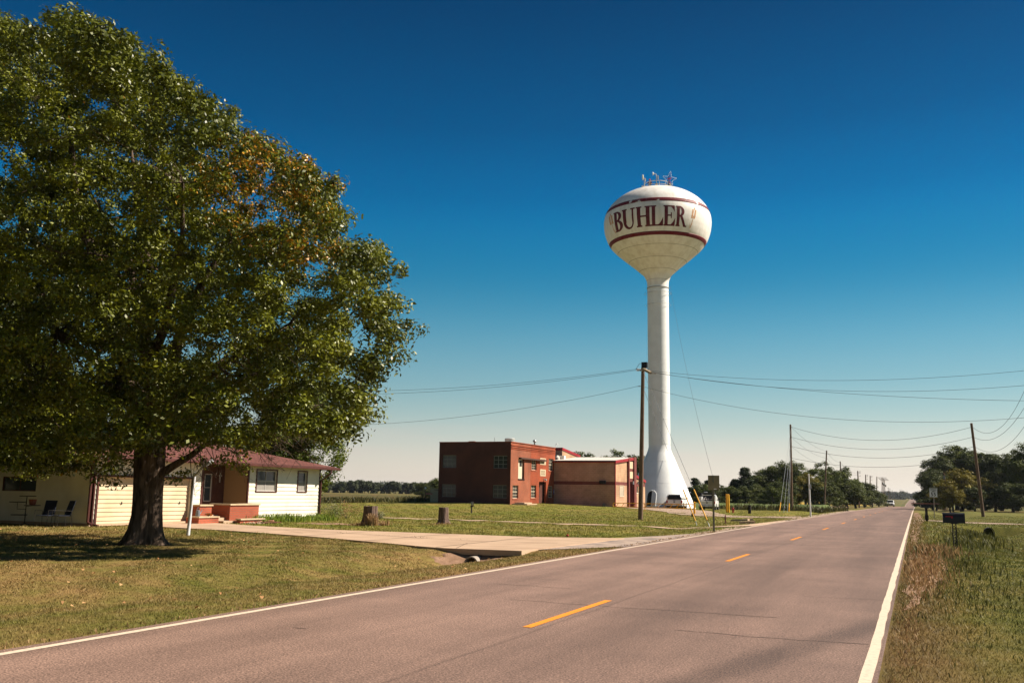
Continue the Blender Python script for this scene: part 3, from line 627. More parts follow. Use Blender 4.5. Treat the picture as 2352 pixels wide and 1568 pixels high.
for a,b,c,dd,r in mains:
    pa=Vector(lp(a[0],a[1],dd*.35)); pb=Vector(lp(b[0],b[1],dd*.8)); pc=Vector(lp(c[0],c[1],dd*1.1))
    p0=top+(pa-top).normalized()*.05; pts=[p0,p0.lerp(pa,.55)+Vector((0,0,.1)),pa,pa.lerp(pb,.5)+Vector(g.normal(0,.12,3)),pb,pb.lerp(pc,.5)+Vector(g.normal(0,.15,3)),pc]
    rr=[r,r*.85,r*.72,r*.6,r*.46,r*.3,r*.14]; mb.tube(pts,rr,9,False)
    for q,rq in list(zip(pts,rr))[2:]: forks.append((np.array(q),rq))
# low right-hand limb that reaches over the drive
ll=[Vector(lp(x,y,d_)) for x,y,d_ in [(366,1090,0),(400,1068,-.1),(440,1045,-.2),(470,1020,-.3),(520,1012,-.3),(575,1000,-.4),(640,985,-.4)]]
mb.tube(ll,[.13,.11,.09,.075,.055,.035,.015],8,False); forks+= [(np.array(q),.05) for q in ll[3:]]
ll2=[Vector(lp(x,y,d_)) for x,y,d_ in [(318,1015,.1),(285,980,.1),(240,975,.1),(190,985,.1)]]; mb.tube(ll2,[.12,.1,.07,.04],8,False)
mb.build('trunk',bark,oak,smooth=True)
# second order limbs then twigs
mb=M(); pick=acc_c[g.choice(len(acc_c),min(len(acc_c),150),replace=False)]
sec=[]
P=np.array([f[0] for f in forks]); 
for t in pick:
    i=int(np.argmin(np.linalg.norm(P-t,axis=1))); a=Vector(P[i]); b=Vector(t); l=(b-a).length; r=min(forks[i][1]*.5,.03+.012*l)
    m1=a.lerp(b,.4)+Vector(g.normal(0,1,3))*l*.09; m2=a.lerp(b,.72)+Vector(g.normal(0,1,3))*l*.08; mb.tube([a,m1,m2,b],[r,r*.7,r*.45,.012],6,False)
    for q,rq in ((m1,r*.7),(m2,r*.45),(b,.02)): sec.append((np.array(q),rq))
limbs(mb,None,sec+forks,acc_c,g,.03,.01,4,.16)
# bare twigs hanging under the crown
for (x,y,dx,dy) in [(640,985,60,60),(600,1000,80,30),(560,1010,70,60),(520,1012,40,70),(480,1020,60,60),(620,960,70,-20),(590,990,30,70),(660,960,60,30),(700,930,60,60),(450,1040,50,60),(430,1050,30,80),(680,600,60,-30)]:
    for k in range(5):
        a=Vector(lp(x+g.normal(0,8),y+g.normal(0,6),float(g.normal(0,.5)-.3))); b=Vector(lp(x+dx*g.uniform(.5,1.6),y+dy*g.uniform(.2,1.3)+g.normal(0,12),float(g.normal(0,.7)-.3))); m1=a.lerp(b,.5)+Vector(g.normal(0,.08,3))
        mb.tube([a,m1,b],[.014,.009,.004],4,False)
        for q in range(4): e_=m1.lerp(b,g.random())+Vector(g.normal(0,.02,3)); mb.tube([e_,e_+Vector(g.normal(0,.22,3))],[.006,.003],3,False)
mb.build('branch',bark,oak,smooth=True)
# loose low sprays of leaves
sp_=[(250,1075),(290,1085),(265,1110),(230,1062),(300,1060),(330,1050),(515,1055),(560,1040),(470,1062),(600,1020),(425,1085),(400,1100),(270,1050),(560,1075),(540,1065),(180,1070),(150,1080),(110,1060),(60,1065),(20,1050),(220,1100),(140,1050),(90,1085)]
C2=np.array([lp(x,y,float(g.normal(0,.6))) for x,y in sp_]); V,rn=leaf_cloud(C2,np.full(len(C2),.33),70,.12,g,.6,jit=.7,acc=np.full(len(C2),.08)); raw('low_spray',V,np.arange(len(V)).reshape(-1,4),oakleaf,oak,rn)
# ---- generic trees -------------------------------------------------
def make_tree(name,H_,W,D_,nc,nper,lsize,cr,mleaf,seed,base=.12,shape='round',trunks=1,acc=0,lean_=0,parts=True):
    """mesh data for one tree: (crown mesh, trunk mesh); origin at the foot"""
    g=np.random.default_rng(seed); mb=M(); C=[]
    if shape=='cedar':
        for i in range(nc):
            t=g.random()**.8; z=H_*(base+(1-base)*t); rr=W/2*(1-t)**.75*g.uniform(.55,1.0); a=g.uniform(0,2*PI); C.append((rr*math.cos(a),rr*math.sin(a),z))
    else:
        nl=max(4,int(nc/7)); LB=[]
        for i in range(nl):
            t=g.random(); a=g.uniform(0,2*PI); z=H_*(base+.12+(1-base-.24)*t); env=math.sin(PI*min(1,(t*.8+.2)))**.6; rr=W/2*env*g.uniform(.25,.72); LB.append((rr*math.cos(a),rr*math.sin(a)*D_/W,z,W*g.uniform(.14,.24)))
        for l in LB:
            for k in range(nc//nl+1):
                d=g.normal(size=3); d/=np.linalg.norm(d); q=l[3]*g.uniform(.6,1); C.append((l[0]+d[0]*q,l[1]+d[1]*q,l[2]+d[2]*q*.8))
    C=np.array(C); C[:,2]=np.clip(C[:,2],H_*base,H_-cr*.5)
    R=g.uniform(.7,1.3,len(C))*cr
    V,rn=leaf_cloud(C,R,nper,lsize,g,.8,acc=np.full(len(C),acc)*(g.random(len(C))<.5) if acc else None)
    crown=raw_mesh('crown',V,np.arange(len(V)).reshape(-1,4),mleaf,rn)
    r0=.02*H_+.05
    for k in range(trunks):
        a=2*PI*k/trunks+.5; off=Vector((math.cos(a),math.sin(a),0))*(r0*1.5 if trunks>1 else 0); tp=Vector((g.normal(0,.03)*H_+off.x*3+lean_,g.normal(0,.03)*H_+off.y*3,H_*.72))
        pts=[off,off.lerp(tp,.35)+Vector(g.normal(0,.01*H_,3)),off.lerp(tp,.7),tp]; mb.tube(pts,[r0*1.25,r0,r0*.6,r0*.15],8,False)
        fk=[(np.array(pts[1]),r0*.7),(np.array(pts[2]),r0*.5),(np.array(tp),r0*.2)]
        limbs(mb,None,fk,C[k::max(trunks,1)*2][:60],g,.03,.02,4,.12)
    me=bpy.data.meshes.new('trunk'); me.from_pydata(mb.v,[],mb.f); me.materials.append(bark2)
    return crown,me
def plant_tree(data,loc,label,group,name='tree',rz=0,sc=1,cat='tree'):
    t=thing(name,loc,label,cat,group,rz); t.scale=(sc,sc,sc) if isinstance(sc,(int,float)) else sc
    for nm,me in (('crown',data[0]),('trunk',data[1])):
        o=bpy.data.objects.new(nm,me); COL.objects.link(o); o.parent=t
    return t
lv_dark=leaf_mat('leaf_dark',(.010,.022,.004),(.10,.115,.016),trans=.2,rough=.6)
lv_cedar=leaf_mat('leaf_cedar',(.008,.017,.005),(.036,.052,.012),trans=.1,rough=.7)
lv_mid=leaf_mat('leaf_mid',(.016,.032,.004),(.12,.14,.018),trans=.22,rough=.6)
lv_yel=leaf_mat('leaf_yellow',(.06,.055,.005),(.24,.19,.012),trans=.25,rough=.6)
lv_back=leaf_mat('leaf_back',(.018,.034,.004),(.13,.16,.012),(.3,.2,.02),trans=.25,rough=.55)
lv_far=leaf_mat('leaf_far',(.02,.03,.014),(.06,.07,.03),trans=.1,rough=.8)
# tree behind the house
bt=make_tree('t',8.6,8.5,7.5,330,170,.17,.62,lv_back,31,base=.16,acc=.05)
p=gp(668,1178,-.1); bx_=dp(668,1180,57); plant_tree(bt,(bx_.x,bx_.y,-.2),'leafy green tree standing behind the low house roof','trees around the house')
bt2=make_tree('t',11,10,9,300,150,.19,.75,lv_dark,33,base=.2)
for (x,d_,s,lab) in [(-150,36,1.05,'dark tree at the far left rising above the house'),(60,60,1.0,'shaded tree behind the left end of the roof'),(330,62,.9,'dark tree seen under the oak behind the garage roof')]:
    q=dp(x,1180,d_); plant_tree(bt2,(q.x,q.y,-.2),lab,'trees around the house',rz=x*.1,sc=s)
sh=make_tree('t',12.5,13,12,520,230,.2,.9,lv_back,37,base=.05)  # dense low tree, added out of view to keep skylight off the end wall
plant_tree(sh,(-28.5,11.5,-.1),'added unseen tree off the left frame edge, darkening the house end wall','trees around the house')
for i_,(a_,b_,l_) in enumerate([(-22,4,'added unseen light-blocking tree nearest the road'),(-33,1.5,'added unseen light-blocking tree, second from the road'),(-44,4,'added unseen light-blocking tree, third from the road'),(-53,13,'added unseen light-blocking tree beyond the house end')]): plant_tree(sh,(a_,b_,-.1),l_,'added light-blocking trees outside the view',rz=i_*1.3)  # unseen crowns added to block the low sky and darken the end wall
plant_tree(sh,(-41,15,-.1),'added unseen tree beyond the left end of the house, darkening its end wall','trees around the house',rz=2)
# ---- shelter belt left of the road, beyond the tower ----------------
rnd=[make_tree('t',9,9,8,120,110,.34,.85,lv_dark,40+i,base=.05) for i in range(3)]
rndm=[make_tree('t',9,9,8,110,100,.34,.85,lv_mid,50+i,base=.06,acc=0) for i in range(2)]
ced=[make_tree('t',8,4.6,4.6,110,90,.28,.55,lv_cedar,60+i,base=.03,shape='cedar') for i in range(3)]
loose=[make_tree('t',11,9,8,75,75,.3,.75,lv_mid,70+i,base=.25,trunks=2) for i in range(2)]
yel=make_tree('t',9,9,8,130,120,.3,.8,lv_yel,80,base=.05)
big=[make_tree('t',15,13,11,240,130,.38,1.1,lv_dark,85+i,base=.16) for i in range(2)]
bigm=make_tree('t',15,12,11,230,130,.38,1.05,lv_mid,88,base=.14)
def at_px(x,y,depth,z=None):
    q=dp(x,y,depth); return (q.x,q.y,h(q.x,q.y,True)-.1 if z is None else z)
def row(items,group):
    """items: (px, top_py, depth, data, natural height, label[, width scale])"""
    for it in items:
        x,ty,d,data,hn,lab=it[:6]; ws=it[6] if len(it)>6 else 1; q=at_px(x,1150,d); tp=dp(x,ty,d); s=max(.2,(tp.z-q[2])/hn)
        plant_tree(data,q,lab,group,rz=(x*.37)%6.28,sc=(s*ws*1.3,s*ws*1.3,s))
belt='trees of the shelter belt left of the road'
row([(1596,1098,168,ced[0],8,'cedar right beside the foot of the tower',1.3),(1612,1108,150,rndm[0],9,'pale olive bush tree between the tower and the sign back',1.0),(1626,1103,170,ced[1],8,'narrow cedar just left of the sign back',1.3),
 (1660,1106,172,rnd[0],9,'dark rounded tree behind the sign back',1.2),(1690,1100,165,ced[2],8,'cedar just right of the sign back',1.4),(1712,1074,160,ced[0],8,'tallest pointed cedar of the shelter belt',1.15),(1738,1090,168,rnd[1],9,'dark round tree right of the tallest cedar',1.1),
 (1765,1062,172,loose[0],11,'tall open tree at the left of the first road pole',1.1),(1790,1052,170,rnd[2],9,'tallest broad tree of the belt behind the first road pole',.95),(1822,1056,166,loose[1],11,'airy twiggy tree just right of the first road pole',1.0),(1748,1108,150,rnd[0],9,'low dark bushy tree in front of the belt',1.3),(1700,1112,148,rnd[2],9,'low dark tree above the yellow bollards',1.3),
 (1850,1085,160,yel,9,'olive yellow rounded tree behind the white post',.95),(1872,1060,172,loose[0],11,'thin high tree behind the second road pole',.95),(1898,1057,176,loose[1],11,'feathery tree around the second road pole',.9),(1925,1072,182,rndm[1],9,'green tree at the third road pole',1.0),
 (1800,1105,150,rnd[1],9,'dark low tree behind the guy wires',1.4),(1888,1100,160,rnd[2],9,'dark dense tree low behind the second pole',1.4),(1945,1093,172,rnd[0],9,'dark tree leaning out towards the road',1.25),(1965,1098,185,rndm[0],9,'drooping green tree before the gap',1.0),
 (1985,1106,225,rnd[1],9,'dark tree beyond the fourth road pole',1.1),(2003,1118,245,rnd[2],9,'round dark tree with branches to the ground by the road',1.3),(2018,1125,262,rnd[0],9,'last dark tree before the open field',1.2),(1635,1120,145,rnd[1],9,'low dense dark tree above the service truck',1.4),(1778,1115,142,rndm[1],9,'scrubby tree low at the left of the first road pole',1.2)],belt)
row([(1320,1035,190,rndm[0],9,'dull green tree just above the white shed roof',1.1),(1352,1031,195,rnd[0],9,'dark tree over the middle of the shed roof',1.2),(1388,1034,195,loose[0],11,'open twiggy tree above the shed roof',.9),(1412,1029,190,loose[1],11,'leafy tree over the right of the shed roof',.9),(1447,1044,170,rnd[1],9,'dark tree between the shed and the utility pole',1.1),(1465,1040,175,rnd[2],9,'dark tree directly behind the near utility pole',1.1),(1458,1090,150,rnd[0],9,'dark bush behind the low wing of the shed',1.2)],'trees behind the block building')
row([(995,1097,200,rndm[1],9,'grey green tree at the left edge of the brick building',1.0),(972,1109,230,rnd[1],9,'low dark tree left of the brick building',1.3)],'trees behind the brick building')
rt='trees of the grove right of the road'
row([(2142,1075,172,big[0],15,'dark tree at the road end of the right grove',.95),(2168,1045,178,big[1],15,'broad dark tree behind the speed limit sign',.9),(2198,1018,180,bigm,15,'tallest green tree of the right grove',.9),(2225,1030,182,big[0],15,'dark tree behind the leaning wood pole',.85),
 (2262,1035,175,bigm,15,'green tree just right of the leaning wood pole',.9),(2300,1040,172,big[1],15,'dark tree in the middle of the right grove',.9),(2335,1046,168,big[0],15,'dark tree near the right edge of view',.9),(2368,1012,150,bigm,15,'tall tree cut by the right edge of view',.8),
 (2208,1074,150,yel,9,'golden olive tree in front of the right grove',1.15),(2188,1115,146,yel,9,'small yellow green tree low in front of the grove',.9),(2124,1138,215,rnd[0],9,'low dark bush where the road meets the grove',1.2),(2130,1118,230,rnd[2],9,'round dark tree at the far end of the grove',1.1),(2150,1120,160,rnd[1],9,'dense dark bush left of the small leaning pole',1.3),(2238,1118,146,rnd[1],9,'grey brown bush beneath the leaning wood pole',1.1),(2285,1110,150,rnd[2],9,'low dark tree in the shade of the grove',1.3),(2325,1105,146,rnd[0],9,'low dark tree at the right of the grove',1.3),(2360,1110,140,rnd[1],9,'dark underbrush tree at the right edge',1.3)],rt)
# ---- hedgerow far behind the field ----------------------------------
hg=[make_tree('t',6.5,8,6,40,55,.75,1.0,lv_far,90+i,base=.0) for i in range(3)]
g=np.random.default_rng(5)
for i in range(46):
    x=690+i*7.1+g.normal(0,1.2); d=480+g.normal(0,6); q=at_px(x,1133,d); s=g.uniform(.8,1.15)
    plant_tree(hg[i%3],q,'dark bushy tree of the even hedgerow beyond the field','trees of the far hedgerow',rz=float(g.uniform(0,6)),sc=(s*1.05,s*1.05,s))
# far-off woods that read as one mass
def woods(name,segs,mt,label,seed):
    g=np.random.default_rng(seed); C=[];R=[]
    for (xa,xb,d,zt,n) in segs:
        for i in range(n):
            x=g.uniform(xa,xb); q=dp(x,1140,d*g.uniform(.96,1.04)); b=h(q.x,q.y,True); hh=zt*g.uniform(.45,1.0)
            for k in range(3): C.append((q.x+g.normal(0,4),q.y+g.normal(0,4),b+hh*(.2+.3*k))); R.append(hh*.34)
    V,rn=leaf_cloud(np.array(C),np.array(R),26,3.2,g,.8); o=raw(name,V,np.arange(len(V)).reshape(-1,4),mt,None,rn); o['kind']='stuff'; o['label']=label; o['category']='woods'; return o
woods('distant_woods',[(600,1010,1500,17,170),(2020,2078,1350,12,60),(2035,2110,2450,13,60),(2092,2150,1500,11,40),(1000,2400,2900,20,260),(-300,600,1400,18,120),(2100,2500,900,12,80)],lv_far,'blue grey woods along the far horizon',7)
# photo survey helpers: enlarged views back to the 2352 px frame
def k1(x,y): return (x/2.8514)/1.7415,(1700+y/2.8514)/1.7415
def k2(x,y): return (650+x/2.8507)/1.7415,(1700+y/2.8507)/1.7415
def k4(x,y): return (1700+x/3.92)/1.7415,(1700+y/3.92)/1.7415
def k5(x,y): return (2150+x/3.92)/1.7415,(1700+y/3.92)/1.7415
def k6(x,y): return (2500+x/4.48)/1.7415,(1850+y/4.48)/1.7415
def k7(x,y): return (2350+x/2.7037)/1.7415,(620+y/2.7037)/1.7415
# ================================================================== ranch house
y0=onX(209,1150,HX).y; y1=onX(731,1150,HX).y; gz=h(HX,(y0+y1)/2,True); HW=9.6
house=thing('ranch_house',(HX,y0,gz),'low cream ranch house with maroon hip roof, garage and brick planters behind the oak','house')
LW=y1-y0
def HY(x,y=1100): return onX(x,y,HX).y-y0
def HZ(x,y): return onX(x,y,HX).z-gz
EZ=HZ(*k2(1780,492))
glassd=glass('window_glass',(.035,.05,.06)); curt=mat('insect_screen',(.23,.21,.19),.8,(.27,.25,.22),2); alu=mat('window_frame',(.42,.40,.37),.5)
g0,g1=HY(*k1(1095,1000)),HY(*k2(322,900)); s1=HY(*k2(436,900)); p1=HY(*k2(968,800)); gt=HZ(*k1(1300,590))
wa,wb=HY(*k2(1072,600)),HY(*k2(1298,600)); wc,wd=HZ(*k2(1180,752)),HZ(*k2(1180,515))
va,vb=HY(*k2(1540,650)),HY(*k2(1638,650)); vc,vd=HZ(*k2(1590,755)),HZ(*k2(1590,532))
mb=M(); wall(mb,'x',0,1,p1,LW,.12,EZ,[(wa,wb,wc,wd),(va,vb,vc,vd)],board=.2,lip=.03,reveal=.07); mb.build('wall',siding,house,label='cream lap siding wall with two windows')
mb=M(); wall(mb,'x',0,1,0,s1,.1,EZ,[(g0,g1,.02,gt)],board=.2,reveal=.25); mb.build('wall',siding,house)
mb=M(); wall(mb,'y',0,-1,-HW,0,.12,EZ,[(-5.3,-3.2,1.35,1.95)],board=.2,reveal=.07); mb.build('wall',siding,house,label='shaded cream end wall')
window(house,'y',0,-1,-5.3,-3.2,1.35,1.95,2,1,brown_p,glassd)
mb=M(); wall(mb,'y',LW,1,-HW,0,.12,EZ,[],board=.2); wall(mb,'x',-HW,-1,0,LW,.12,EZ,[]); mb.build('wall',siding,house)
mb=M(); mb.box(-HW+.03,-.03,.03,p1-.02,-.3,.1); mb.box(-HW+.03,-.03,p1-.02,LW-.03,-.3,.12); mb.build('foundation',conc,house)
window(house,'x',0,1,wa,wb,wc,wd,2,2,alu,glassd,.05,.05,None,None,lower=(.5,curt)); window(house,'x',0,1,va,vb,vc,vd,1,2,alu,glassd,.05,.05,None,None,lower=(.46,curt))
for (a,b,c,d) in ((wa,wb,wc,wd),(va,vb,vc,vd)):
    mb=M(); mb.box(.012,.05,a-.06,a,c-.06,d+.06); mb.box(.012,.05,b,b+.06,c-.06,d+.06); mb.box(.012,.05,a,b,c-.06,c); mb.box(.012,.05,a,b,d,d+.06); mb.build('window_trim',brown_p,house)
# garage door: recessed panelled
gd=M(); wall(gd,'x',-.2,1,g0+.02,g1-.02,.03,gt,[],board=(gt-.03)/11,lip=.03); gdo=gd.build('garage_door',gar_m,house)
for yy in (g0+(g1-g0)*.27,g0+(g1-g0)*.9): mb=M(); mb.box(-.17,-.14,yy-.01,yy+.01,.86,.98); mb.box(-.17,-.15,yy-.05,yy+.05,.905,.92); mb.build('handle',black,gdo)
mb=M(); mb.box(-.06,.055,g0-.09,g0,.05,gt+.09); mb.box(-.06,.055,g1,g1+.09,.05,gt+.09); mb.box(-.06,.055,g0,g1,gt,gt+.09); mb.build('door_trim',brown_p,house)
# corner trims, gutters
for q_ in ((-.06,.045,-.05,.05),(-.06,.045,LW-.03,LW+.05),(-.02,.045,s1-.07,s1+.02),(-.02,.045,p1-.06,p1+.03)): mb=M(); mb.box(*q_,.1,EZ); mb.build('corner_trim',brown_p,house)
# recessed porch between s1 and p1
PR=-1.5; vgroove=mat('brown_panelling',(.10,.045,.03),.7,(.08,.035,.025),2); tanw=mat('tan_wall',(.36,.24,.12),.75)
xw0,xw1=HY(*k2(470,650))+.0,HY(*k2(556,650)); xz0,xz1=.55,2.05
wz0=xw0+.2;wz1=xw1+.35
dY=onX(*k2(730,750),HX+PR).y-y0; dY2=onX(*k2(825,750),HX+PR).y-y0; wzA=onX(*k2(478,650),HX+PR).y-y0; wzB=onX(*k2(562,650),HX+PR).y-y0
mb=M(); wall(mb,'x',PR,1,s1-.5,p1,.1,EZ,[(wzA,wzB,.95,2.3),(dY,dY2,.42,2.3)],board=None,reveal=.06)
k=s1
while k<p1-.1:
    if not(wzA-.05<k<wzB+.05 or dY-.05<k<dY2+.05): mb.box(PR,PR+.018,k,k+.035,.45,EZ)
    k+=.17
mb.build('porch_wall',vgroove,house,label='dark brown vertical panelling by the front door')
window(house,'x',PR,1,wzA,wzB,.95,2.3,1,2,alu,glassd,.045,.02)
do=M(); do.box(PR-.05,PR-.02,dY+.01,dY2-.01,.43,2.28); dor=do.build('front_door',mat('storm_door',(.17,.16,.15),.5),house)
mb=M(); mb.box(PR-.02,PR-.012,dY+.1,dY2-.1,1.25,2.15); mb.build('pane',mat('door_amber',(.30,.19,.08),.25),dor); mb=M(); mb.box(PR-.02,PR+.03,dY+.05,dY+.09,1.2,1.3); mb.build('handle',steel,dor)
mb=M(); wall(mb,'y',p1-.001,-1,PR,-.03,.1,EZ,[],board=.2); mb.build('porch_side_wall',tanw,house)
mb=M(); wall(mb,'y',s1+.001,1,PR,-.02,.1,EZ,[],board=.2); mb.build('porch_side_wall',siding,house)
mb=M(); cy=onX(*k2(650,580),HX+PR).y-y0; cz=onX(*k2(650,580),HX+PR).z-gz; mb.box(PR+.02,PR+.05,cy-.025,cy+.025,cz-.3,cz+.16); mb.box(PR+.05,PR+.07,cy-.11,cy+.11,cz,cz+.05)
tag(mb.build('wall_cross',mat('silver',(.5,.48,.44),.4),None,loc=(HX,y0,gz)),'small pale cross hanging on the brown porch wall','cross')
mb=M(); mb.box(PR,-.0,s1+.02,p1-.02,.1,.40); mb.build('porch_floor',conc,house)
# roof
def roofmat():
    m,nt,b=new_mat('shingles'); L=nt.links; g_=N(nt,'ShaderNodeNewGeometry'); s=N(nt,'ShaderNodeSeparateXYZ'); L.new(g_.outputs['Position'],s.inputs[0])
    c=N(nt,'ShaderNodeCombineXYZ'); L.new(s.outputs[1],c.inputs[0]); q=N(nt,'ShaderNodeMath',operation='MULTIPLY'); L.new(s.outputs[2],q.inputs[0]); q.inputs[1].default_value=4; L.new(q.outputs[0],c.inputs[1])
    t=N(nt,'ShaderNodeTexBrick'); L.new(c.outputs[0],t.inputs['Vector'])
    for k_,v in (('Scale',1),('Mortar Size',.018),('Brick Width',.33),('Row Height',.14),('Bias',.1)): t.inputs[k_].default_value=v
    t.inputs['Color1'].default_value=(.19,.066,.05,1); t.inputs['Color2'].default_value=(.12,.04,.032,1); t.inputs['Mortar'].default_value=(.06,.025,.02,1)
    L.new(t.outputs['Color'],b.inputs['Base Color']); b.inputs['Roughness'].default_value=.85; b.inputs['Specular IOR Level'].default_value=.3
    n=N(nt,'ShaderNodeBump'); n.invert=True; n.inputs['Distance'].default_value=.02; n.inputs['Strength'].default_value=.6; L.new(t.outputs['Fac'],n.inputs['Height']); L.new(n.outputs[0],b.inputs['Normal']); return m
roof_m=roofmat()
ov=.72; a,b_,c,d=ov,-HW-ov,-ov,LW+ov; rz=EZ+.06; mid=(-HW)/2; rise=1.28; hl=(HW/2+ov)*.98
mb=M(); mb.add([(a,c,rz),(a,d,rz),(b_,d,rz),(b_,c,rz),(mid,c+hl,rz+rise),(mid,d-hl,rz+rise)],[(0,1,5,4),(1,2,5),(2,3,4,5),(3,0,4)]); mb.build('roof',roof_m,house)
mb=M(); mb.box(b_+.02,a-.02,c+.02,d-.02,rz-.09,rz-.03); mb.build('soffit',brown_p,house)
gut=M(); gut.box(a-.0,a+.11,c-.1,d+.1,rz-.14,rz-.015); gut.box(b_-.1,a,c-.11,c,rz-.14,rz-.015); gut.box(b_,a,d,d+.11,rz-.14,rz-.015); gut.build('gutter',brown_p,house,bevel=.015)
def down(yb,zig=True,name='downspout'):
    mb=M(); mb.tube([(a+.03,yb+.0,rz-.1),(a+.03,yb,rz-.3),(.10,yb-(.0),rz-.75),(.10,yb,.35),(.14,yb,.1),(.5,yb,.03)],.05,8); return mb.build(name,brown_p,house)
down(LW+.03); down(.02); 
mb=M(); mb.tube([(.09,-.16,EZ-.02),(.09,-.16,.2),(.35,-.16,.06)],.055,8); mb.build('downspout',brown_p,house)
# brick planters and steps
rb=brickmat('planter_brick',(.42,.095,.045),(.36,.08,.04),(.24,.12,.08),.24,.085,.012); cap=mat('planter_cap',(.5,.38,.24),.8,(.4,.3,.19),3)
pl=thing('brick_planter',(HX,y0,gz),'long red brick porch wall with cream cap right of the steps','planter','brick planters by the porch')
q0=HY(*k2(655,950))+.25; q1=HY(*k2(1108,950))
yA=onX(*k2(775,960),HX+1.25).y-y0; yB=onX(*k2(1104,960),HX+1.25).y-y0; zt=onX(*k2(940,895),HX+1.25).z-gz
mb=M(); mb.box(1.0,1.22,yA,yB,-.1,zt-.07); mb.box(.02,1.0,yA,yA+.22,-.1,zt-.07); mb.box(.02,1.0,yB-.22,yB-.001,-.1,zt-.07); mb.build('wall',rb,pl); mb=M(); mb.box(.96,1.28,yA-.05,yB+.05,zt-.07,zt); mb.box(.02,.96,yA-.05,yA+.26,zt-.07,zt); mb.box(.02,.96,yB-.26,yB+.05,zt-.07,zt); mb.build('cap',cap,pl,bevel=.01)
yC=onX(*k2(1165,1010),HX+1.9).y-y0
pl2=thing('brick_planter',(HX,y0,gz),'low flower bed edge of brick with cream cap below the porch wall','planter','brick planters by the porch'); mb=M(); mb.box(1.65,1.85,yA+.0,yC,-.15,.16); mb.build('wall',rb,pl2); mb=M(); mb.box(1.6,1.92,yA-.03,yC+.05,.16,.225); mb.build('cap',cap,pl2,bevel=.01)
mb=M(); mb.box(1.24,1.64,yA+.0,yC-.1,-.1,.13); structure(mb.build('planter_soil',dirt,None,loc=(HX,y0,gz)),'soil in the low flower bed')
sA=onX(*k2(432,1000),HX+.6).y-y0; sB=onX(*k2(585,1000),HX+.6).y-y0; zt2=onX(*k2(500,905),HX+.6).z-gz
pl3=thing('brick_planter',(HX,y0,gz),'short brick pier with cream cap beside the garage strip','planter','brick planters by the porch'); mb=M(); mb.box(.05,.5,sA+.05,sB-.05,-.1,zt2-.07); mb.build('wall',rb,pl3); mb=M(); mb.box(.03,.56,sA,sB,zt2-.07,zt2); mb.build('cap',cap,pl3,bevel=.01)
tA=onX(*k2(415,1070),HX+1.3).y-y0; tB=onX(*k2(655,1070),HX+1.3).y-y0; zt3=onX(*k2(520,1040),HX+1.3).z-gz
pl4=thing('brick_planter',(HX,y0,gz),'low brick box with cream top holding the watering can','planter','brick planters by the porch'); mb=M(); mb.box(.52,1.25,tA+.05,tB-.03,-.1,zt3-.06); mb.build('wall',rb,pl4); mb=M(); mb.box(.57,1.3,tA,tB,zt3-.06,zt3); mb.build('cap',cap,pl4,bevel=.01)
st=thing('front_steps',(HX,y0,gz),'three pale concrete steps climbing to the front door','steps'); 
for i,(x0,x1,zz) in enumerate([(.05,.55,.38),(.56,1.0,.26),(1.01,1.5,.13)]):
    mb=M(); mb.box(x0,x1,tB+.02,yA-.02,-.1,zz); mb.build('step',conc,st,bevel=.012)
# watering can, mums, stones, plank
wc_=thing('watering_can',(HX+.9,y0+tA+.35,gz+zt3),'grey watering can standing on the low brick box','watering can'); galv=mat('dull_zinc',(.16,.17,.19),.5,metal=.4)
mb=M(); mb.lathe([(0,0),(.10,0),(.105,.02),(.085,.26),(.06,.28),(0,.28)],14); mb.build('body',galv,wc_,smooth=True,auto=40); mb=M(); mb.tube([(0,.09,.06),(0,.2,.2),(0,.25,.28)],[.02,.015,.02],6); mb.build('spout',galv,wc_); mb=M(); mb.tube([(0,.07,.27),(0,.03,.4),(0,-.06,.38),(0,-.1,.2)],.01,5); mb.build('handle',galv,wc_)
g=np.random.default_rng(3)
def bush(name,loc,r,n,size,m,label,cat,group=None,flat=.7,acc=None,clumps=6,seed=1):
    g=np.random.default_rng(seed); C=g.normal(0,r*.4,(clumps,3)); C[:,2]=np.abs(C[:,2])*flat+r*.35; V,rn=leaf_cloud(C,np.full(clumps,r*.6),n//clumps,size,g,flat,acc=np.full(clumps,acc) if acc else None)
    mb=M(); 
    for c in C[:8]: mb.tube([(0,0,-.05),(c[0]*.4,c[1]*.4,c[2]*.5),tuple(c)],[.012*max(1,r),.008*max(1,r),.004],4,False)
    t=thing(name,loc,label,cat,group); raw('foliage',V,np.arange(len(V)).reshape(-1,4),m,t,rn); mb.build('stem',bark2,t); return t
mum=leaf_mat('mum_petals',(.03,.05,.01),(.06,.08,.015),(.55,.10,.01),trans=.2)
bush('flower_pot',(HX+1.0,y0+(tA+tB)/2+.25,gz+zt3-.02),.24,420,.045,mum,'mound of orange chrysanthemums on the low brick box','flowers',acc=.65,flat=.5)
lush=leaf_mat('lush_weed',(.06,.1,.01),(.22,.28,.03),trans=.3); pw=leaf_mat('pale_weed',(.08,.09,.03),(.30,.27,.16),trans=.2)
weeds('foundation_weeds',[(HX+.6+.5*k_%1.2,y0+LW-.8-k_*.55,200,.35,.3,.22+.16*(k_*7%3)/2) for k_ in range(12)],lush,'bright green weeds along the foot of the window wall',8)
wl_=[('tall pale flowering weed bush at the right corner of the house',.85,pw,.9,-.6,.3),('green weed bush under the corner downspout',.7,lush,.5,-.5,0),('brown seeding weed bush right of the house corner',.7,straw,1.7,-.2,.4),('small grey weed clump in the lawn beyond the house corner',.45,pw,2.6,1.3,1.0)]
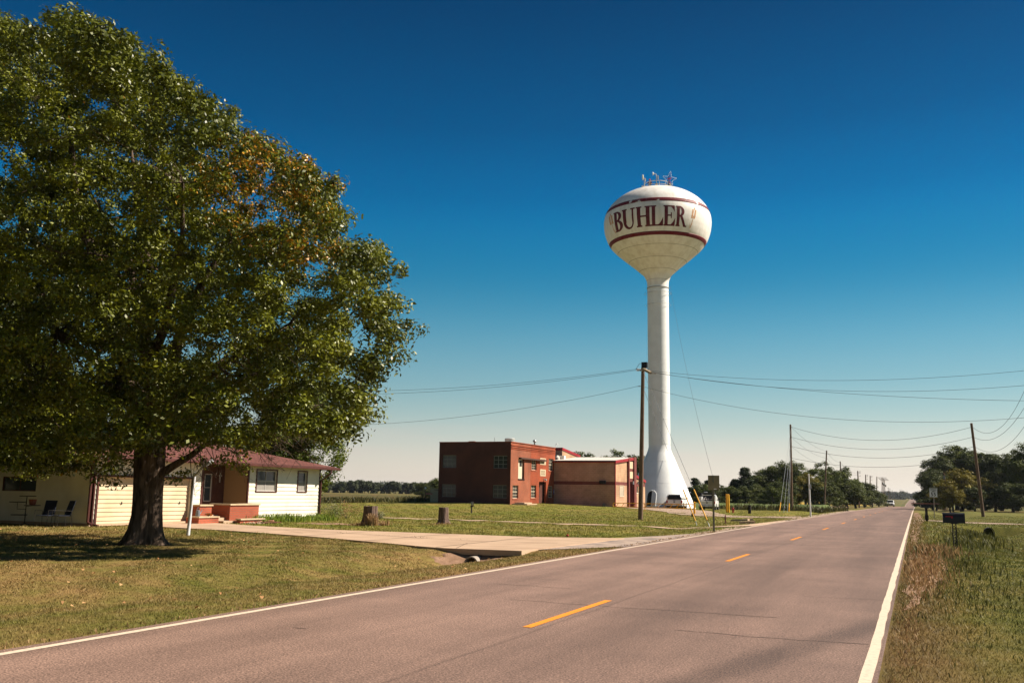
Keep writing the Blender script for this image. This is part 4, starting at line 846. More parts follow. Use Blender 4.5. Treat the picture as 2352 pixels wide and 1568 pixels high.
for i,(lab,r,m_,dy,dx,_) in enumerate(wl_): X_,Y_=HX+1.0+dx,y0+LW+dy; bush('weed_bush',(X_,Y_,h(X_,Y_)),r,900,.07,m_,lab,'bush','weed bushes by the house corner',.9,clumps=9,seed=i+20)
stone=mat('edging_stone',(.5,.36,.25),.9,(.3,.2,.15),5); mb=M(); rr=random.Random(4)
for i in range(90): mb.sphere((HX+rr.uniform(1.95,2.7),y0+yA+.1+rr.uniform(0,1)**1.0*(yC-yA),gz+.0+rr.uniform(0,.05)),rr.uniform(.03,.07),6,4,1,1,.6)
o=mb.build('garden_stones',stone); o['kind']='stuff'; o['label']='loose pale stones below the flower bed'; o['category']='stones'
mb=M(); mb.box(-.45,.45,-.12,.12,0,.06); o=mb.build('paving_block',mat('dark_brick',(.12,.05,.03),.9),None,loc=(HX+2.7,y0+yA+1.2,gz+.03),bevel=.01); o.rotation_euler[2]=1.2; tag(o,'loose dark brick paver lying in front of the flower bed','paver')
mb=M(); pts=[(HX+2.0+.25*math.sin(i*.9),y0+yA+.8+i*.13,gz+.09+.02*math.sin(i)) for i in range(14)]; mb.tube(pts,.018,6); tag(mb.build('garden_hose',mat('hose',(.45,.2,.15),.5),smooth=True),'pinkish garden hose lying on the stones below the planter','hose')
# shaded patio things at the left wall
def patio_chair(x,y,rz,label):
    t=thing('patio_chair',(x,y,h(x,y,True)),label,'chair','patio chairs by the garage end wall',rz)
    fab=mat('navy_sling',(.012,.016,.03),.8); me_=mat('chair_metal',(.04,.035,.03),.4,metal=.5)
    mb=M(); mb.box(-.24,.24,-.24,.24,.42,.45); mb.build('seat',fab,t,bevel=.01); mb=M(); mb.bar((0,.22,.44),(0,.40,1.02),.48,.03); mb.build('backrest',fab,t,bevel=.01)
    for sx in(-1,1):
        mb=M(); mb.tube([(sx*.27,.3,.0),(sx*.27,.24,.62),(sx*.27,-.25,.64),(sx*.27,-.28,.0)],.013,6); mb.build('leg',me_,t)
    return t
cx=[dp(*k1(665,1160),1)[0]]
def under(pxy,X=None):
    q=gp(pxy[0],pxy[1],gz); return q
q=under(k1(660,1150)); patio_chair(q.x,q.y-.65,.35,'dark blue sling chair nearer the flower stand'); q=under(k1(850,1152)); patio_chair(q.x,q.y-.65,-.25,'dark blue sling chair nearer the downspout')
q=under(k1(400,1145)); ps=thing('plant_stand',(q.x,q.y-.5,gz),'black metal stand with round trays at several heights against the shaded wall','plant stand')
mb=M(); mb.tube([(0,0,0),(0,0,1.15)],.02,6); mb.tube([(-.5,0,.9),(-.5,0,.66),(0,0,.66)],.014,5); mb.tube([(.0,0,.78),(.35,0,.8)],.014,5); mb.tube([(-.4,.1,0),(0,0,.12),(.4,-.1,0)],.016,5); mb.tube([(0,.4,0),(0,0,.12)],.016,5); mb.build('frame',black,ps)
for (dx,z_) in ((-.5,.92),(.05,1.16),(-.35,.42),(.35,.80)): mb=M(); mb.lathe([(0,0),(.3,0),(.31,.03),(.0,.03)],18,(dx,0,z_)); mb.build('tray',black,ps,smooth=True,auto=30)
mb=M(); mb.lathe([(0,0),(.11,0),(.15,.22),(.13,.22),(.1,.02)],12,(.35,0,.835)); mb.build('pot',mat('terracotta',(.16,.05,.03),.8),ps)
# ================================================================== white angled yard post
q=gp(432,1225,-.03); yp=thing('yard_post',(q.x,q.y,h(q.x,q.y,True)),'white painted yard post with a slanting arm beside the driveway','post')
ypm=mat('chalky_white',(.62,.62,.64),.6,(.5,.5,.53),6)
def rel(px,dep,org): return Vector(dp(px[0],px[1],dep))-Vector(org)
dq=(Vector(q)-O).dot(FW); A=rel(k2(288,1225),dq,yp.location); Bp=rel(k2(368,560),dq,yp.location); Cp=rel(k2(575,400),dq,yp.location)
A=Vector((0,0,-.1)); mb=M(); mb.tube([A,(0,0,.05),Bp.lerp(Vector((0,0,0)),.6),Bp,Bp+Vector((.02,.0,.06))],[.09,.062,.05,.045,.03],10); mb.build('post',ypm,yp,smooth=True); mb=M(); mb.tube([Bp-Vector((0,0,.05)),Bp.lerp(Cp,.5)+Vector((0,0,.03)),Cp],[.04,.05,.055],10); mb.build('arm',ypm,yp,smooth=True)
# ================================================================== tree stumps
def stump(px,r,hh,label,seed):
    q=gp(px[0],px[1],-.04); t=thing('tree_stump',(q.x,q.y,h(q.x,q.y,True)),label,'stump','cut stumps on the lawn'); g=np.random.default_rng(seed); mb=M(); n=40
    prof=[(-.05,1.75),(.03,1.5),(.10,1.25),(.2,1.1),(.4,1.0),(.7,.97),(1,.96)]
    for (z,k) in prof:
        for j in range(n): a=2*PI*j/n; f=max(0,k-1); rr_=r*(k+f*.9*math.cos(5*a+seed)+.03*math.cos(9*a)+.025*math.cos(17*a+1)+.02*g.normal()); mb.v.append((rr_*math.cos(a),rr_*math.sin(a),z*hh+(.015*g.normal() if z==1 else 0)))
    mb.f+=[(i*n+j,i*n+(j+1)%n,(i+1)*n+(j+1)%n,(i+1)*n+j) for i in range(len(prof)-1) for j in range(n)]
    mb.build('trunk',stumpm,t,smooth=True); mb2=M(); o_=(len(prof)-1)*n; vs=[(v[0]*.985,v[1]*.985,v[2]-.003) for v in mb.v[o_:]]+[(0,0,hh-.004)]; mb2.add(vs,[(j,(j+1)%n,n) for j in range(n)]); mb2.build('cut_face',mat('cut_wood',(.22,.15,.1),.9,(.12,.08,.06),9),t); return t
stumpm=mat('grey_bark',(.075,.048,.038),.95,(.20,.135,.105),6,8,1,12,stretch=(3,3,.25),thr=(.36,.64),dist=.04)
s1_=stump((850,1203),.33,.88,'wide grey stump with spreading roots and dry grass at its foot',1); s2_=stump((1018,1201),.245,.82,'narrower grey stump with clean sides in the middle of the lawn',4)
weeds('stump_weeds',[(s1_.location.x+.45,s1_.location.y-.55,160,.12,.12,.55),(s1_.location.x-.1,s1_.location.y-.7,120,.3,.15,.2),(s1_.location.x+.7,s1_.location.y+.1,80,.15,.15,.3),(s2_.location.x,s2_.location.y-.5,80,.35,.1,.12)],straw,'dry rusty grass at the foot of the stumps',6)
# ================================================================== brick water plant
BX,BY=-36.0,81.6; bz=h(BX,BY)+.0
def TY(p,X=None): return onX(p[0],p[1],BX if X is None else X).y-BY
def TZ(p): return onX(p[0],p[1],BX).z-bz
brk=brickmat('dark_red_brick',(.31,.044,.013),(.22,.031,.010),(.25,.10,.05),.2,.0677,.0095); brk2=brickmat('worn_brick',(.28,.062,.026),(.21,.045,.02),(.28,.14,.085),.2,.0677,.011); brk_shade=brickmat('shade_tinted_brick',(.085,.022,.016),(.06,.017,.013),(.11,.055,.038),.2,.0677,.0095)  # last brick is a darker copy with the shade put into its colour
limes=mat('limestone',(.55,.45,.3),.8,(.48,.38,.25),3); cream=mat('cream_paint',(.55,.47,.35),.6)
bb=thing('brick_building',(BX,BY,bz),'two storey dark red brick water plant with flat parapet roof and roof fan','building')
bl=TY(k4(2037,800)); bw=-(onY(*k4(205,1100),BY).x-BX); bh=onX(*k4(1357,265),BX).z-bz
seam=TY(k4(1650,800))
def opw(c,y): 
    a,b,t,s=c; return (TY((k4(a,y))),TY(k4(b,y)),TZ(k4((a+b)/2,s)),TZ(k4((a+b)/2,t)))
ops={'door_up':opw((1462,1557,505,842),700),'u2':opw((1668,1750,530,702),600),'u3':opw((1940,2015,525,712),600),'l1':opw((1372,1463,940,1145),1040),'l2':opw((1660,1742,940,1138),1040),'alc':opw((1785,1895,885,1252),1100),'l3':opw((1930,2008,950,1133),1040)}
ops['alc']=(ops['alc'][0],ops['alc'][1],.02,ops['alc'][3])
mb=M(); wall(mb,'x',0,1,0,seam,-.4,bh,[ops['door_up'],ops['l1']],reveal=.22); mb.build('wall',brk2,bb,label='weathered paler brick half of the road side')
mb=M(); wall(mb,'x',.004,1,seam,bl,-.4,bh,[ops['u2'],ops['u3'],ops['l2'],ops['l3'],ops['alc']],reveal=.22); mb.build('wall',brk,bb,label='redder brick half of the road side')
def lw(a,b,t,s): 
    A=onY(*k4(a,(t+s)/2),BY); B=onY(*k4(b,(t+s)/2),BY); T=onY(*k4((a+b)/2,t),BY); Q=onY(*k4((a+b)/2,s),BY); return (A.x-BX,B.x-BX,Q.z-bz,T.z-bz)
lo=[lw(275,490,470,665),lw(1070,1290,475,675),lw(262,480,925,1120),lw(1058,1282,938,1140)]
mb=M(); wall(mb,'y',0,-1,-bw,0,-.4,bh,lo,reveal=.2); mb.build('wall',brk_shade,bb,label='shaded brick end wall with four large windows')
mb=M(); wall(mb,'y',bl,1,-bw,0,-.4,bh,[]); wall(mb,'x',-bw,-1,0,bl,-.4,bh,[]); mb.build('wall',brk_shade,bb)
gl2=glass('plant_glass',(.03,.035,.035)); gfr=mat('grey_sash',(.20,.21,.19),.6)
wlab=['upper end window at the far corner','upper end window near the street corner','lower end window at the far corner','lower end window near the street corner']
for i,o_ in enumerate(lo): w_=window(bb,'y',0,-1,*o_,3,3,gfr,gl2,.05,.14,None,None,mu=.045); w_['label']=wlab[i]
for kx in ('u2','u3','l1','l2','l3'): window(bb,'x',.002,1,*ops[kx],3,4,cream,gl2,.05,.14,2,(.10,rb),mu=.03)
mb=M()
a,b,c,d=ops['door_up']; mb.bar((-.1,a+.02,(c+d)/2),(-.1,a+.02+(b-a)*.72,(c+d)/2),.05,d-c-.04); db_=mb.build('loft_door',cream,bb,label='cream upper door standing ajar'); mb=M(); mb.box(-.072,-.066,a+.3*(b-a),a+.68*(b-a),c+(d-c)*.58,d-.25); mb.build('pane',gl2,db_)
mb=M(); mb.box(-.21,-.205,a,b,c,d); mb.box(-.2,.06,a-.05,b+.05,c-.09,c-.003); mb.build('loft_opening',mat('dark_void',(.012,.01,.01),.9),bb)
mb=M(); ba=TY(k4(1470,515)); bb1=TY(k4(1870,520)); zt_=TZ(k4(1500,505)); mb.box(.0,.30,ba,bb1,zt_-.17,zt_); mb.build('hoist_beam',mat('rust_beam',(.07,.035,.025),.8),bb,bevel=.01)
a,b,c,d=ops['alc']; mb=M(); mb.box(-.4,-.35,a,b,-.2,d); mb.build('alcove_back',brk_shade,bb)
# corbel bands
mb=M()
for zz,dd,th in ((bh-.32,.05,.09),(bh-.50,.035,.07),(bh-.66,.02,.07)): mb.box(.004,.02+dd,0,bl,zz,zz+th)
mb.box(-.25,.07,-.03,bl,bh,bh+.07); mb.box(-bw-.03,-.25,-.03,.22,bh,bh+.07); mb.box(-bw-.03,-bw+.2,.22,bl,bh,bh+.07); mb.build('cornice',brk,bb)
mb=M(); mb.box(-bw+.02,-.02,.02,bl-.02,bh-.4,bh-.35); mb.build('roof_deck',gravel,bb)
def plate(a,b,t,s,txt,size):
    A=TY(k4(a,(t+s)/2)); B=TY(k4(b,(t+s)/2)); T=TZ(k4((a+b)/2,t)); Q=TZ(k4((a+b)/2,s)); mb=M(); mb.box(0,.03,A,B,Q,T); p=mb.build('stone_plaque',limes,bb,bevel=.005)
    text_obj('lettering',txt,size,mat('carved',(.25,.19,.12),.8),p,(.034,(A+B)/2,(Q+T)/2),(PI/2,0,PI/2),.003,sx=1.05)
plate(1803,1892,515,620,'WATER\nPLANT',.34); plate(1803,1890,692,798,'BUHLER\nKANSAS',.31)
def wlamp(loc,parent_label,col=(.3,.3,.28)):
    t=thing('wall_lamp',loc,parent_label,'lamp'); m_=mat('lamp_metal',col,.5,metal=.3); mb=M(); mb.box(0,.04,-.06,.06,-.08,.08); mb.tube([(.03,0,0),(.18,0,.03),(.2,0,-.05)],.02,6); mb.build('bracket',m_,t); mb=M(); mb.lathe([(.03,.06),(.11,.0),(.13,-.12),(.1,-.12)],12,(.22,0,-.02)); mb.build('lamp_shade',m_,t); return t
wlamp((BX+.01,BY+TY(k4(1862,848)),bz+TZ(k4(1862,845))),'small grey lamp above the brick alcove of the water plant')
mb=M(); bs=TY(k4(2014,1040)); mb.box(0,.03,bs-.0,bs+.28,TZ(k4(2018,1080)),TZ(k4(2018,1005))); bsn=mb.build('blue_sign',mat('sign_blue',(.03,.1,.4),.5),None,loc=(BX+.006,BY,bz)); tag(bsn,'small blue and white notice at the right edge of the brick wall','sign')
mb=M(); zz=TZ(k4(2018,1042)); mb.box(.03,.034,bs+.03,bs+.25,zz-.08,zz+.06); mb.lathe([(0,0),(.04,0)],10,(.03,bs+.14,zz+.2)); mb.build('white_mark',white_paint,bsn)
# roof things
q=onX(*k4(1332,260),BX-2.6); rf=thing('roof_fan',(q.x,q.y,bz+bh-.35),'silvery domed exhaust fan on the brick roof','roof fan'); R_=.62
mb=M(); mb.lathe([(R_*1.12,.0),(R_*1.12,.55),(R_*1.2,.56),(R_*1.2,.62),(R_*.8,.64)],28); mb.build('drum',steel,rf,smooth=True,auto=35); mb=M(); mb.lathe([(R_*.86,.64),(R_*.88,.95),(R_*.9,1.0),(R_*.8,1.06),(.0,1.12)],28); mb.build('cap',mat('bright_tin',(.55,.55,.52),.4,metal=.5),rf,smooth=True,auto=35)
mb=M(); mb.box(R_*.2,R_*1.3,-R_*1.25,-R_*1.1,.35,.6); mb.build('motor_box',black,rf)
q=onX(*k4(1718,305),BX-1.2); vp=thing('vent_pipe',(q.x,q.y,bz+bh-.4),'dark vent pipe with ball cap above the brick parapet','vent pipe'); mb=M(); mb.tube([(0,0,0),(0,0,.95)],.085,10); mb.build('pipe',lead,vp); mb=M(); mb.lathe([(.0,1.2),(.09,1.17),(.19,1.06),(.2,.98),(.13,.9),(.08,.9)],14); mb.build('cap',steel,vp,smooth=True)
q=onX(*k4(1090,255),BX-5); mb=M(); mb.tube([(0,0,0),(0,0,1.0)],.02,5); tag(mb.build('roof_antenna',lead,None,loc=(onY(*k4(1090,255),BY+2).x,BY+2,bz+bh-.4)),'thin rod antenna on the brick roof','antenna')
mb=M(); q=onY(*k4(735,262),BY+.3); mb.box(-.35,.35,-.1,.1,0,.14); tag(mb.build('parapet_block',rb,None,loc=(q.x,BY+.35,bz+bh+.0)),'low orange vent block on the shaded parapet','vent')
# slab in front
mb=M(); A=gp(*k4(1335,1215),bz); mb.box(0,1.6,0,2.6,-.2,.10); mb.box(.15,1.2,.3,2.2,.10,.22); o=structure(mb.build('concrete_slab',conc,None,loc=(BX+.15,BY+.1,bz+.0)),'pale raised slab at the foot of the brick wall')
# generator cabinet
q=onY(*k4(140,1213),BY+1.2); gx0=onY(*k4(82,1100),BY+1.0).x; gc=thing('generator_cabinet',(q.x,BY+1.6,bz+.0),'beige generator cabinet half hidden behind the brick building','generator'); ght=onY(*k4(140,990),BY+1).z-bz
mb=M(); mb.box(gx0-q.x,gx0-q.x+2.2,-.6,.6,-.1,ght); cb_=mb.build('housing',mat('beige_steel',(.36,.31,.2),.5),gc,bevel=.02); text_obj('lettering','KOHLER',.17,black,cb_,(gx0-q.x+.80,-.605,ght-.14),(PI/2,0,0),.002); mb=M(); mb.box(gx0-q.x-.12,gx0-q.x,-.3,.3,.4,.8); mb.build('side_box',black,gc)
q=dp(976.6,1141,92); mp_=thing('meter_post',(q.x,q.y,h(q.x,q.y,True)),'thin rusty meter post with a white cap left of the generator','post'); mb=M(); mb.tube([(0,0,-.1),(0,0,1.3)],.035,6); mb.tube([(0,0,.9),(.4,0,.92)],.02,5); mb.build('post',brown_p,mp_); mb=M(); mb.sphere((0,0,1.4),.1,10,6,1,1,1.3); mb.build('cap',white_paint,mp_); mb=M(); mb.box(.15,.75,-.12,.12,.78,.92); mb.build('red_arm',mat('faded_red',(.4,.16,.12),.6),mp_)
# ================================================================== block building
CY=BY+bl-.3; CX=onY(*k5(1220,900),CY).x; cz_=h(CX,CY,True)-.12
def CYX(p): return onX(p[0],p[1],CX).y-CY
def CZX(p): return onX(p[0],p[1],CX).z-cz_
blk=brickmat('shaded_side_block',(.46,.27,.20),(.40,.23,.165),(.54,.36,.27),.4,.2,.009,bump=.25); blkl=brickmat('sunny_block',(.42,.26,.155),(.38,.23,.135),(.47,.31,.2),.4,.2,.011,bump=.25); mrn=brickmat('maroon_block',(.16,.04,.035),(.13,.035,.03),(.18,.07,.055),.2,.0677,.008); trim=mat('red_trim',(.26,.02,.025),.5); wroof=mat('white_metal_roof',(.62,.57,.5),.5)  # tan block coloured by light: shaded end lightened, sunlit side a separate copy
cb=thing('block_building',(CX,CY,cz_),'tan block shed with white sloping metal roof and dark red trim beside the brick building','building')
cwid=CX-BX+.1; ch=onY(*k5(1215,566),CY).z-cz_; fh=onY(*k5(1215,553),CY).z-cz_; clen=CYX(k5(1522,900)); ph=CZX(k5(1510,505))
bt0=onY(*k5(700,930),CY).z-cz_; bt1=onY(*k5(700,878),CY).z-cz_
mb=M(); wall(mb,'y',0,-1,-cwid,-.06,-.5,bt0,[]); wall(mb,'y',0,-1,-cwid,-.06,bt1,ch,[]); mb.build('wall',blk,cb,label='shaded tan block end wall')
mb=M(); wall(mb,'y',0,-1,-cwid,-.06,bt0,bt1,[]); mb.build('band',mrn,cb,label='dark brick band on the end wall')
ya,yb=CYX(k5(1405,900)),CYX(k5(1420,900)); yc,yd=CYX(k5(1490,900)),CYX(k5(1525,900))
lt=(CYX(k5(1287,1000)),CYX(k5(1355,1000)),CZX(k5(1320,1118)),CZX(k5(1320,932)))
rs_=.0; zr2=lambda y_: fh+(ph-fh)*min(1.3,y_/clen)
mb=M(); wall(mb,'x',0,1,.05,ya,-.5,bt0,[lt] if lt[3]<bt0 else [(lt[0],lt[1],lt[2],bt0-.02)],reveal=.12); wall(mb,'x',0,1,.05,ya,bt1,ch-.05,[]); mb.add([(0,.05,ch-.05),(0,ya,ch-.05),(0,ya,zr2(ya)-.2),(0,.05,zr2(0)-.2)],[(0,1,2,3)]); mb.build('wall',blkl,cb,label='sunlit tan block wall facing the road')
mb=M(); wall(mb,'x',0,1,.05,ya,bt0,bt1,[]); mb.build('band',mrn,cb,label='brick band on the sunlit wall')
mb=M(); n=9; a,b,c,d=lt; d=min(d,bt0-.02)
mb.box(-.1,.03,a,a+.07,c,d); mb.box(-.1,.03,b-.07,b,c,d); mb.box(-.1,.03,a+.07,b-.07,c,c+.06); mb.box(-.1,.03,a+.07,b-.07,d-.06,d)
for i in range(n): z=c+.08+(d-c-.16)*i/n; mb.add([(.025,a+.07,z),(.025,b-.07,z),(-.08,b-.07,z+(d-c)/n*.8),(-.08,a+.07,z+(d-c)/n*.8)],[(0,1,2,3)])
mb.box(-.12,-.1,a,b,c,d); mb.build('louvre_vent',cream,cb)
mb=M(); mb.box(-.06,.04,-.04,.06,-.4,zr2(0)-.1); mb.build('corner_trim',trim,cb)
# pilaster tower with panels and recessed door
mb=M(); mb.box(-.5,.22,ya,yb,-.5,zr2(yb)-.05); mb.box(-.5,.22,yc,yd,-.5,ph); mb.build('pilaster',mrn,cb)
dt_=CZX(k5(1465,885)); mb=M(); wall(mb,'x',.04,1,yb,yc,dt_,ph-.06,[]); mb.build('lintel_wall',mrn,cb)
for (t,s) in ((572,682),(727,835)): z0_,z1_=CZX(k5(1463,s)),CZX(k5(1463,t)); mb=M(); mb.box(.0,.07,yb+.22*(yc-yb),yc-.06,z0_,z1_); mb.build('pale_panel',limes,cb,bevel=.006)
mb=M(); mb.box(-.9,-.85,yb,yc,-.3,dt_+.1); mb.build('door',mat('maroon_door',(.085,.018,.018),.55),cb); mb=M(); mb.box(-.84,.0,yb-.0,yb+.04,-.3,dt_); mb.build('door_jamb',mrn,cb)
# roof slab sloping up with fascia
rl=onY(*k5(272,525),CY).x-CX
def rz_(y_): return fh+(ph-fh)*(y_+.3)/(clen+.3)
mb=M(); xr=.12; xl=-cwid
mb.add([(xl,-.3,fh-.0),(xr,-.3,fh),(xr,clen+.05,ph+.04),(xl,clen+.05,ph+.04),(xl,-.3,fh-.14),(xr,-.3,fh-.14),(xr,clen+.05,ph-.12),(xl,clen+.05,ph-.12)],[(0,1,2,3),(7,6,5,4),(2,3,7,6),(3,0,4,7)]); mb.build('roof',wroof,cb)
mb=M(); mb.box(xl,xr-.1,-.27,-.02,ch-.12,ch-.01); mb.add([(xr+.001,-.36,fh-.0),(xr+.05,-.36,fh),(xr+.05,clen+.1,ph+.05),(xr+.001,clen+.1,ph+.05),(xr+.001,-.36,fh-.3),(xr+.05,-.36,fh-.3),(xr+.05,clen+.1,ph-.26),(xr+.001,clen+.1,ph-.26)],[(0,1,2,3),(7,6,5,4),(0,4,5,1),(1,5,6,2),(2,6,7,3),(3,7,4,0)]); mb.build('red_fascia',trim,cb)
# upper rear volume
UY=CY+4.6; def_=lambda x,y: onY(*k5(x,y),UY)
A=def_(180,345); B=def_(388,350); Cc=onX(*k5(660,470),B.x); 
mb=M(); zt4=B.z-cz_; xb=B.x-CX; xa=A.x-CX-1.5; ye=Cc.y-CY; ze=Cc.z-cz_; yb4=UY-CY
mb.add([(xa,yb4,2),(xb,yb4,2),(xb,yb4,zt4-.15),(xa,yb4,zt4-.15)],[(0,1,2,3)]); mb.build('upper_wall',blk,cb)
mb=M(); mb.add([(xb,yb4,2),(xb,ye,2),(xb,ye,ze-.12),(xb,yb4,zt4-.12)],[(0,1,2,3)]); mb.build('upper_wall',blkl,cb)
mb=M(); f_=.3; mb.add([(xa,yb4-.1,zt4),(xb+.08,yb4-.1,zt4),(xb+.08,ye+.1,ze),(xa,ye+.1,ze),(xa,yb4-.1,zt4-f_),(xb+.08,yb4-.1,zt4-f_),(xb+.08,ye+.1,ze-f_),(xa,ye+.1,ze-f_)],[(0,1,2,3),(7,6,5,4),(0,4,5,1),(1,5,6,2),(2,6,7,3),(3,7,4,0)]); mb.build('upper_roof',trim,cb)
# low wing beyond
wy0=clen+.02; lwz0=CZX(k5(1527,800)); mb=M(); wl0=CYX(k5(1610,900)); wnd=(CYX(k5(1538,1010)),CYX(k5(1578,1010)),CZX(k5(1558,1062)),CZX(k5(1558,945)))
mb=M(); ww_=wl0+2.0; wall(mb,'x',.02,1,wy0,ww_,-.5,bt0-.05,[wnd],reveal=.1); wall(mb,'x',.02,1,wy0,ww_,bt1-.05,bt1+.4,[]); mb.build('wing_wall',blkl,cb); mb=M(); wall(mb,'x',.02,1,wy0,ww_,bt0-.05,bt1-.05,[]); mb.build('band',mrn,cb)
window(cb,'x',.02,1,*wnd,3,1,cream,gl2,.05,.06,None,(.1,cream))
mb=M(); zb_=bt1+.4; mb.add([(-3,wy0,lwz0+.35),(.15,wy0,lwz0+.2),(.15,ww_,zb_-.05),(-3,ww_,zb_),(-3,wy0,lwz0-.1),(.15,wy0,lwz0-.1),(.15,ww_,zb_-.35),(-3,ww_,zb_-.3)],[(0,1,2,3),(7,6,5,4),(0,4,5,1),(1,5,6,2),(2,6,7,3),(3,7,4,0)]); mb.build('wing_roof',trim,cb)
for nm,px in (('cylindrical grey lamp on the left pilaster of the block shed',(1447,905)),('cylindrical grey lamp on the right pilaster of the block shed',(1530,905))):
    mb=M(); yy=CYX(k5(*px)); zz=CZX(k5(*px)); t=thing('wall_lamp',(CX+.22,CY+yy,cz_+zz),nm,'lamp'); mb.lathe([(0,.2),(.11,.2),(.11,-.15),(0,-.15)],12,(.16,0,0)); mb.build('lamp_shade',steel,t,smooth=True,auto=30); mb=M(); mb.box(0,.08,-.04,.04,-.05,.05); mb.build('bracket',lead,t)
q=onY(*k5(1025,893),CY); mb=M(); mb.box(-.35,.35,-.2,0,-.18,.18); mb.box(-.3,.3,-.26,-.2,-.12,.02); tag(mb.build('flood_lamp',black,None,loc=(q.x,CY-.01,q.z),bevel=.02),'black flood lamp on the dark band of the end wall','lamp')
mb=M(); q=onY(*k5(1040,1240),CY-.3); mb.box(-.14,-.03,-.1,.1,0,.4); mb.box(.03,.14,-.1,.1,0,.34); mb.tube([(-.1,0,.4),(0,0,.5),(.1,0,.34)],.03,6); tag(mb.build('gas_meter',lead,None,loc=(q.x,CY-.25,cz_+.1)),'small grey meter at the foot of the shaded block wall','meter')
mb=M(); q=onY(*k5(345,480),CY+2.5); mb.lathe([(.28,0),(.28,.25),(.1,.45),(.1,.5),(0,.5)],12); tag(mb.build('roof_vent',wroof,None,loc=(onY(*k5(310,480),CY+2).x,CY+2,cz_+rz_(2)-.02)),'small white vent cone on the shed roof beside the brick wall','vent')
mb=M(); mb.box(-.7,.5,-.3,.3,0,.42); tag(mb.build('roof_unit',wroof,None,loc=(onY(*k5(365,480),CY+2.6).x,CY+2.6,cz_+rz_(2.6)-.02),bevel=.03),'white box unit on the shed roof next to the upper block','roof unit')
mb=M(); mb.tube([(-.3,0,0),(-.3,0,.35),(-.1,0,.5),(0,0,.35)],.03,6); mb.tube([(.35,0,0),(.35,0,.6)],.015,4); tag(mb.build('roof_pipe',white_paint,None,loc=(B.x-.6,UY+.2,B.z-.02)),'thin white hooked pipe on top of the upper block','pipe')
# ================================================================== water tower
TD=118.0; tq=dp(1516,1150,TD); TX,TY_=tq.x,tq.y; tz=h(TX,TY_)-.05
fa=math.atan2(-TX,TY_)                       # bearing of the tower from the eye (left of +Y)
tw=thing('water_tower',(TX,TY_,tz),'white pedestal water tower with BUHLER in maroon letters and two maroon stripes','water tower',None,fa)
def tz_at(yp,r,xp=1514):                     # height on the tower's near side at radius r
    d=ray(xp,yp); hd=math.hypot(TX,TY_)-r; t=hd/math.hypot(d.x,d.y); return EYE+d.z*t-tz
KP=FPX/TD; Rb=7.27
ze=tz_at(515.3,0); 
def ball_r(z):
    dz=z-ze
    if dz>=0: return Rb*math.sqrt(max(0,1-(dz/5.0)**2))
    return float(np.interp(-dz,[0,.6,1.2,1.9,2.6,3.2,3.9,4.9,6.1,7.2,7.9,8.3,8.7],[Rb,7.24,7.15,6.96,6.67,6.3,5.67,4.52,3.08,1.85,1.50,1.43,1.42]))
zc=ze-8.7; prof=[(ball_r(zc+i*(ze-zc)/44),zc+i*(ze-zc)/44) for i in range(45)]+[(Rb*math.cos(t),ze+5.0*math.sin(t)) for t in [PI/2*i/26 for i in range(1,27)]]
mb=M(); mb.lathe(prof,128); mb.build('tank',tank_paint,tw,smooth=True)
zf=tz_at(1030,1.42)
mb=M(); mb.lathe([(1.42,zc+.01),(1.42,zf+1)]+[(1.42,zf+.6)],64); mb.lathe([(1.40,zf+.62),(1.42,zf+.3),(1.5,zf-.1),(1.66,zf-.55),(1.9,zf-1.05),(4.75,-.4)],96); mb.build('column',white_paint,tw,smooth=True,auto=60)
def ring(mb,z,w_,out=.02,n=128,rf=ball_r):
    k=4; ps=[(rf(z+w_*(i/k-.5))+out,z+w_*(i/k-.5)) for i in range(k+1)]; mb.lathe([(ps[0][0]-out-.01,ps[0][1])]+ps+[(ps[-1][0]-out-.01,ps[-1][1])],n)
zs1,zs2=tz_at(k7(766,480)[1],6.0),tz_at(k7(766,515)[1],6.2); zl1,zl2=tz_at(k7(766,815)[1],6.7),tz_at(k7(766,852)[1],6.6)
def stripe_m(wear):
    m,nt,b=new_mat('stripe_paint'); L=nt.links; b.inputs['Base Color'].default_value=(.13,.006,.012,1); b.inputs['Roughness'].default_value=.55; b.inputs['Specular IOR Level'].default_value=.2
    if wear:
        tc_=N(nt,'ShaderNodeTexCoord'); n_=N(nt,'ShaderNodeTexNoise'); n_.inputs['Scale'].default_value=1.6; n_.inputs['Detail'].default_value=8; L.new(tc_.outputs['Object'],n_.inputs['Vector'])
        r_=N(nt,'ShaderNodeMapRange'); r_.inputs['From Min'].default_value=.60; r_.inputs['From Max'].default_value=.64; L.new(n_.outputs['Fac'],r_.inputs['Value']); x_=N(nt,'ShaderNodeMix',data_type='RGBA'); x_.inputs[6].default_value=(.13,.006,.012,1); x_.inputs[7].default_value=(.6,.58,.54,1); L.new(r_.outputs[0],x_.inputs[0]); L.new(x_.outputs[2],b.inputs['Base Color'])
    return m
mb=M(); ring(mb,(zs1+zs2)/2,abs(zs1-zs2)); mb.build('stripe',stripe_m(True),tw,smooth=True,label='upper maroon stripe with flaking paint')
mb=M(); ring(mb,(zl1+zl2)/2,abs(zl1-zl2)); mb.build('stripe',stripe_m(False),tw,smooth=True,label='lower maroon stripe')
for yk,rr_ in ((940,6.0),(1068,4.9),(1197,3.4),(1325,1.9)): mb=M(); z=tz_at(k7(766,yk)[1],rr_); ring(mb,z,.035,.008); mb.build('weld_seam',seam_m,tw,smooth=True)
z=tz_at(k7(766,1418)[1],1.42); mb=M(); mb.lathe([(1.43,z-.04),(1.5,z-.04),(1.5,z+.04),(1.43,z+.04)],48); mb.build('neck_band',seam_m,tw)
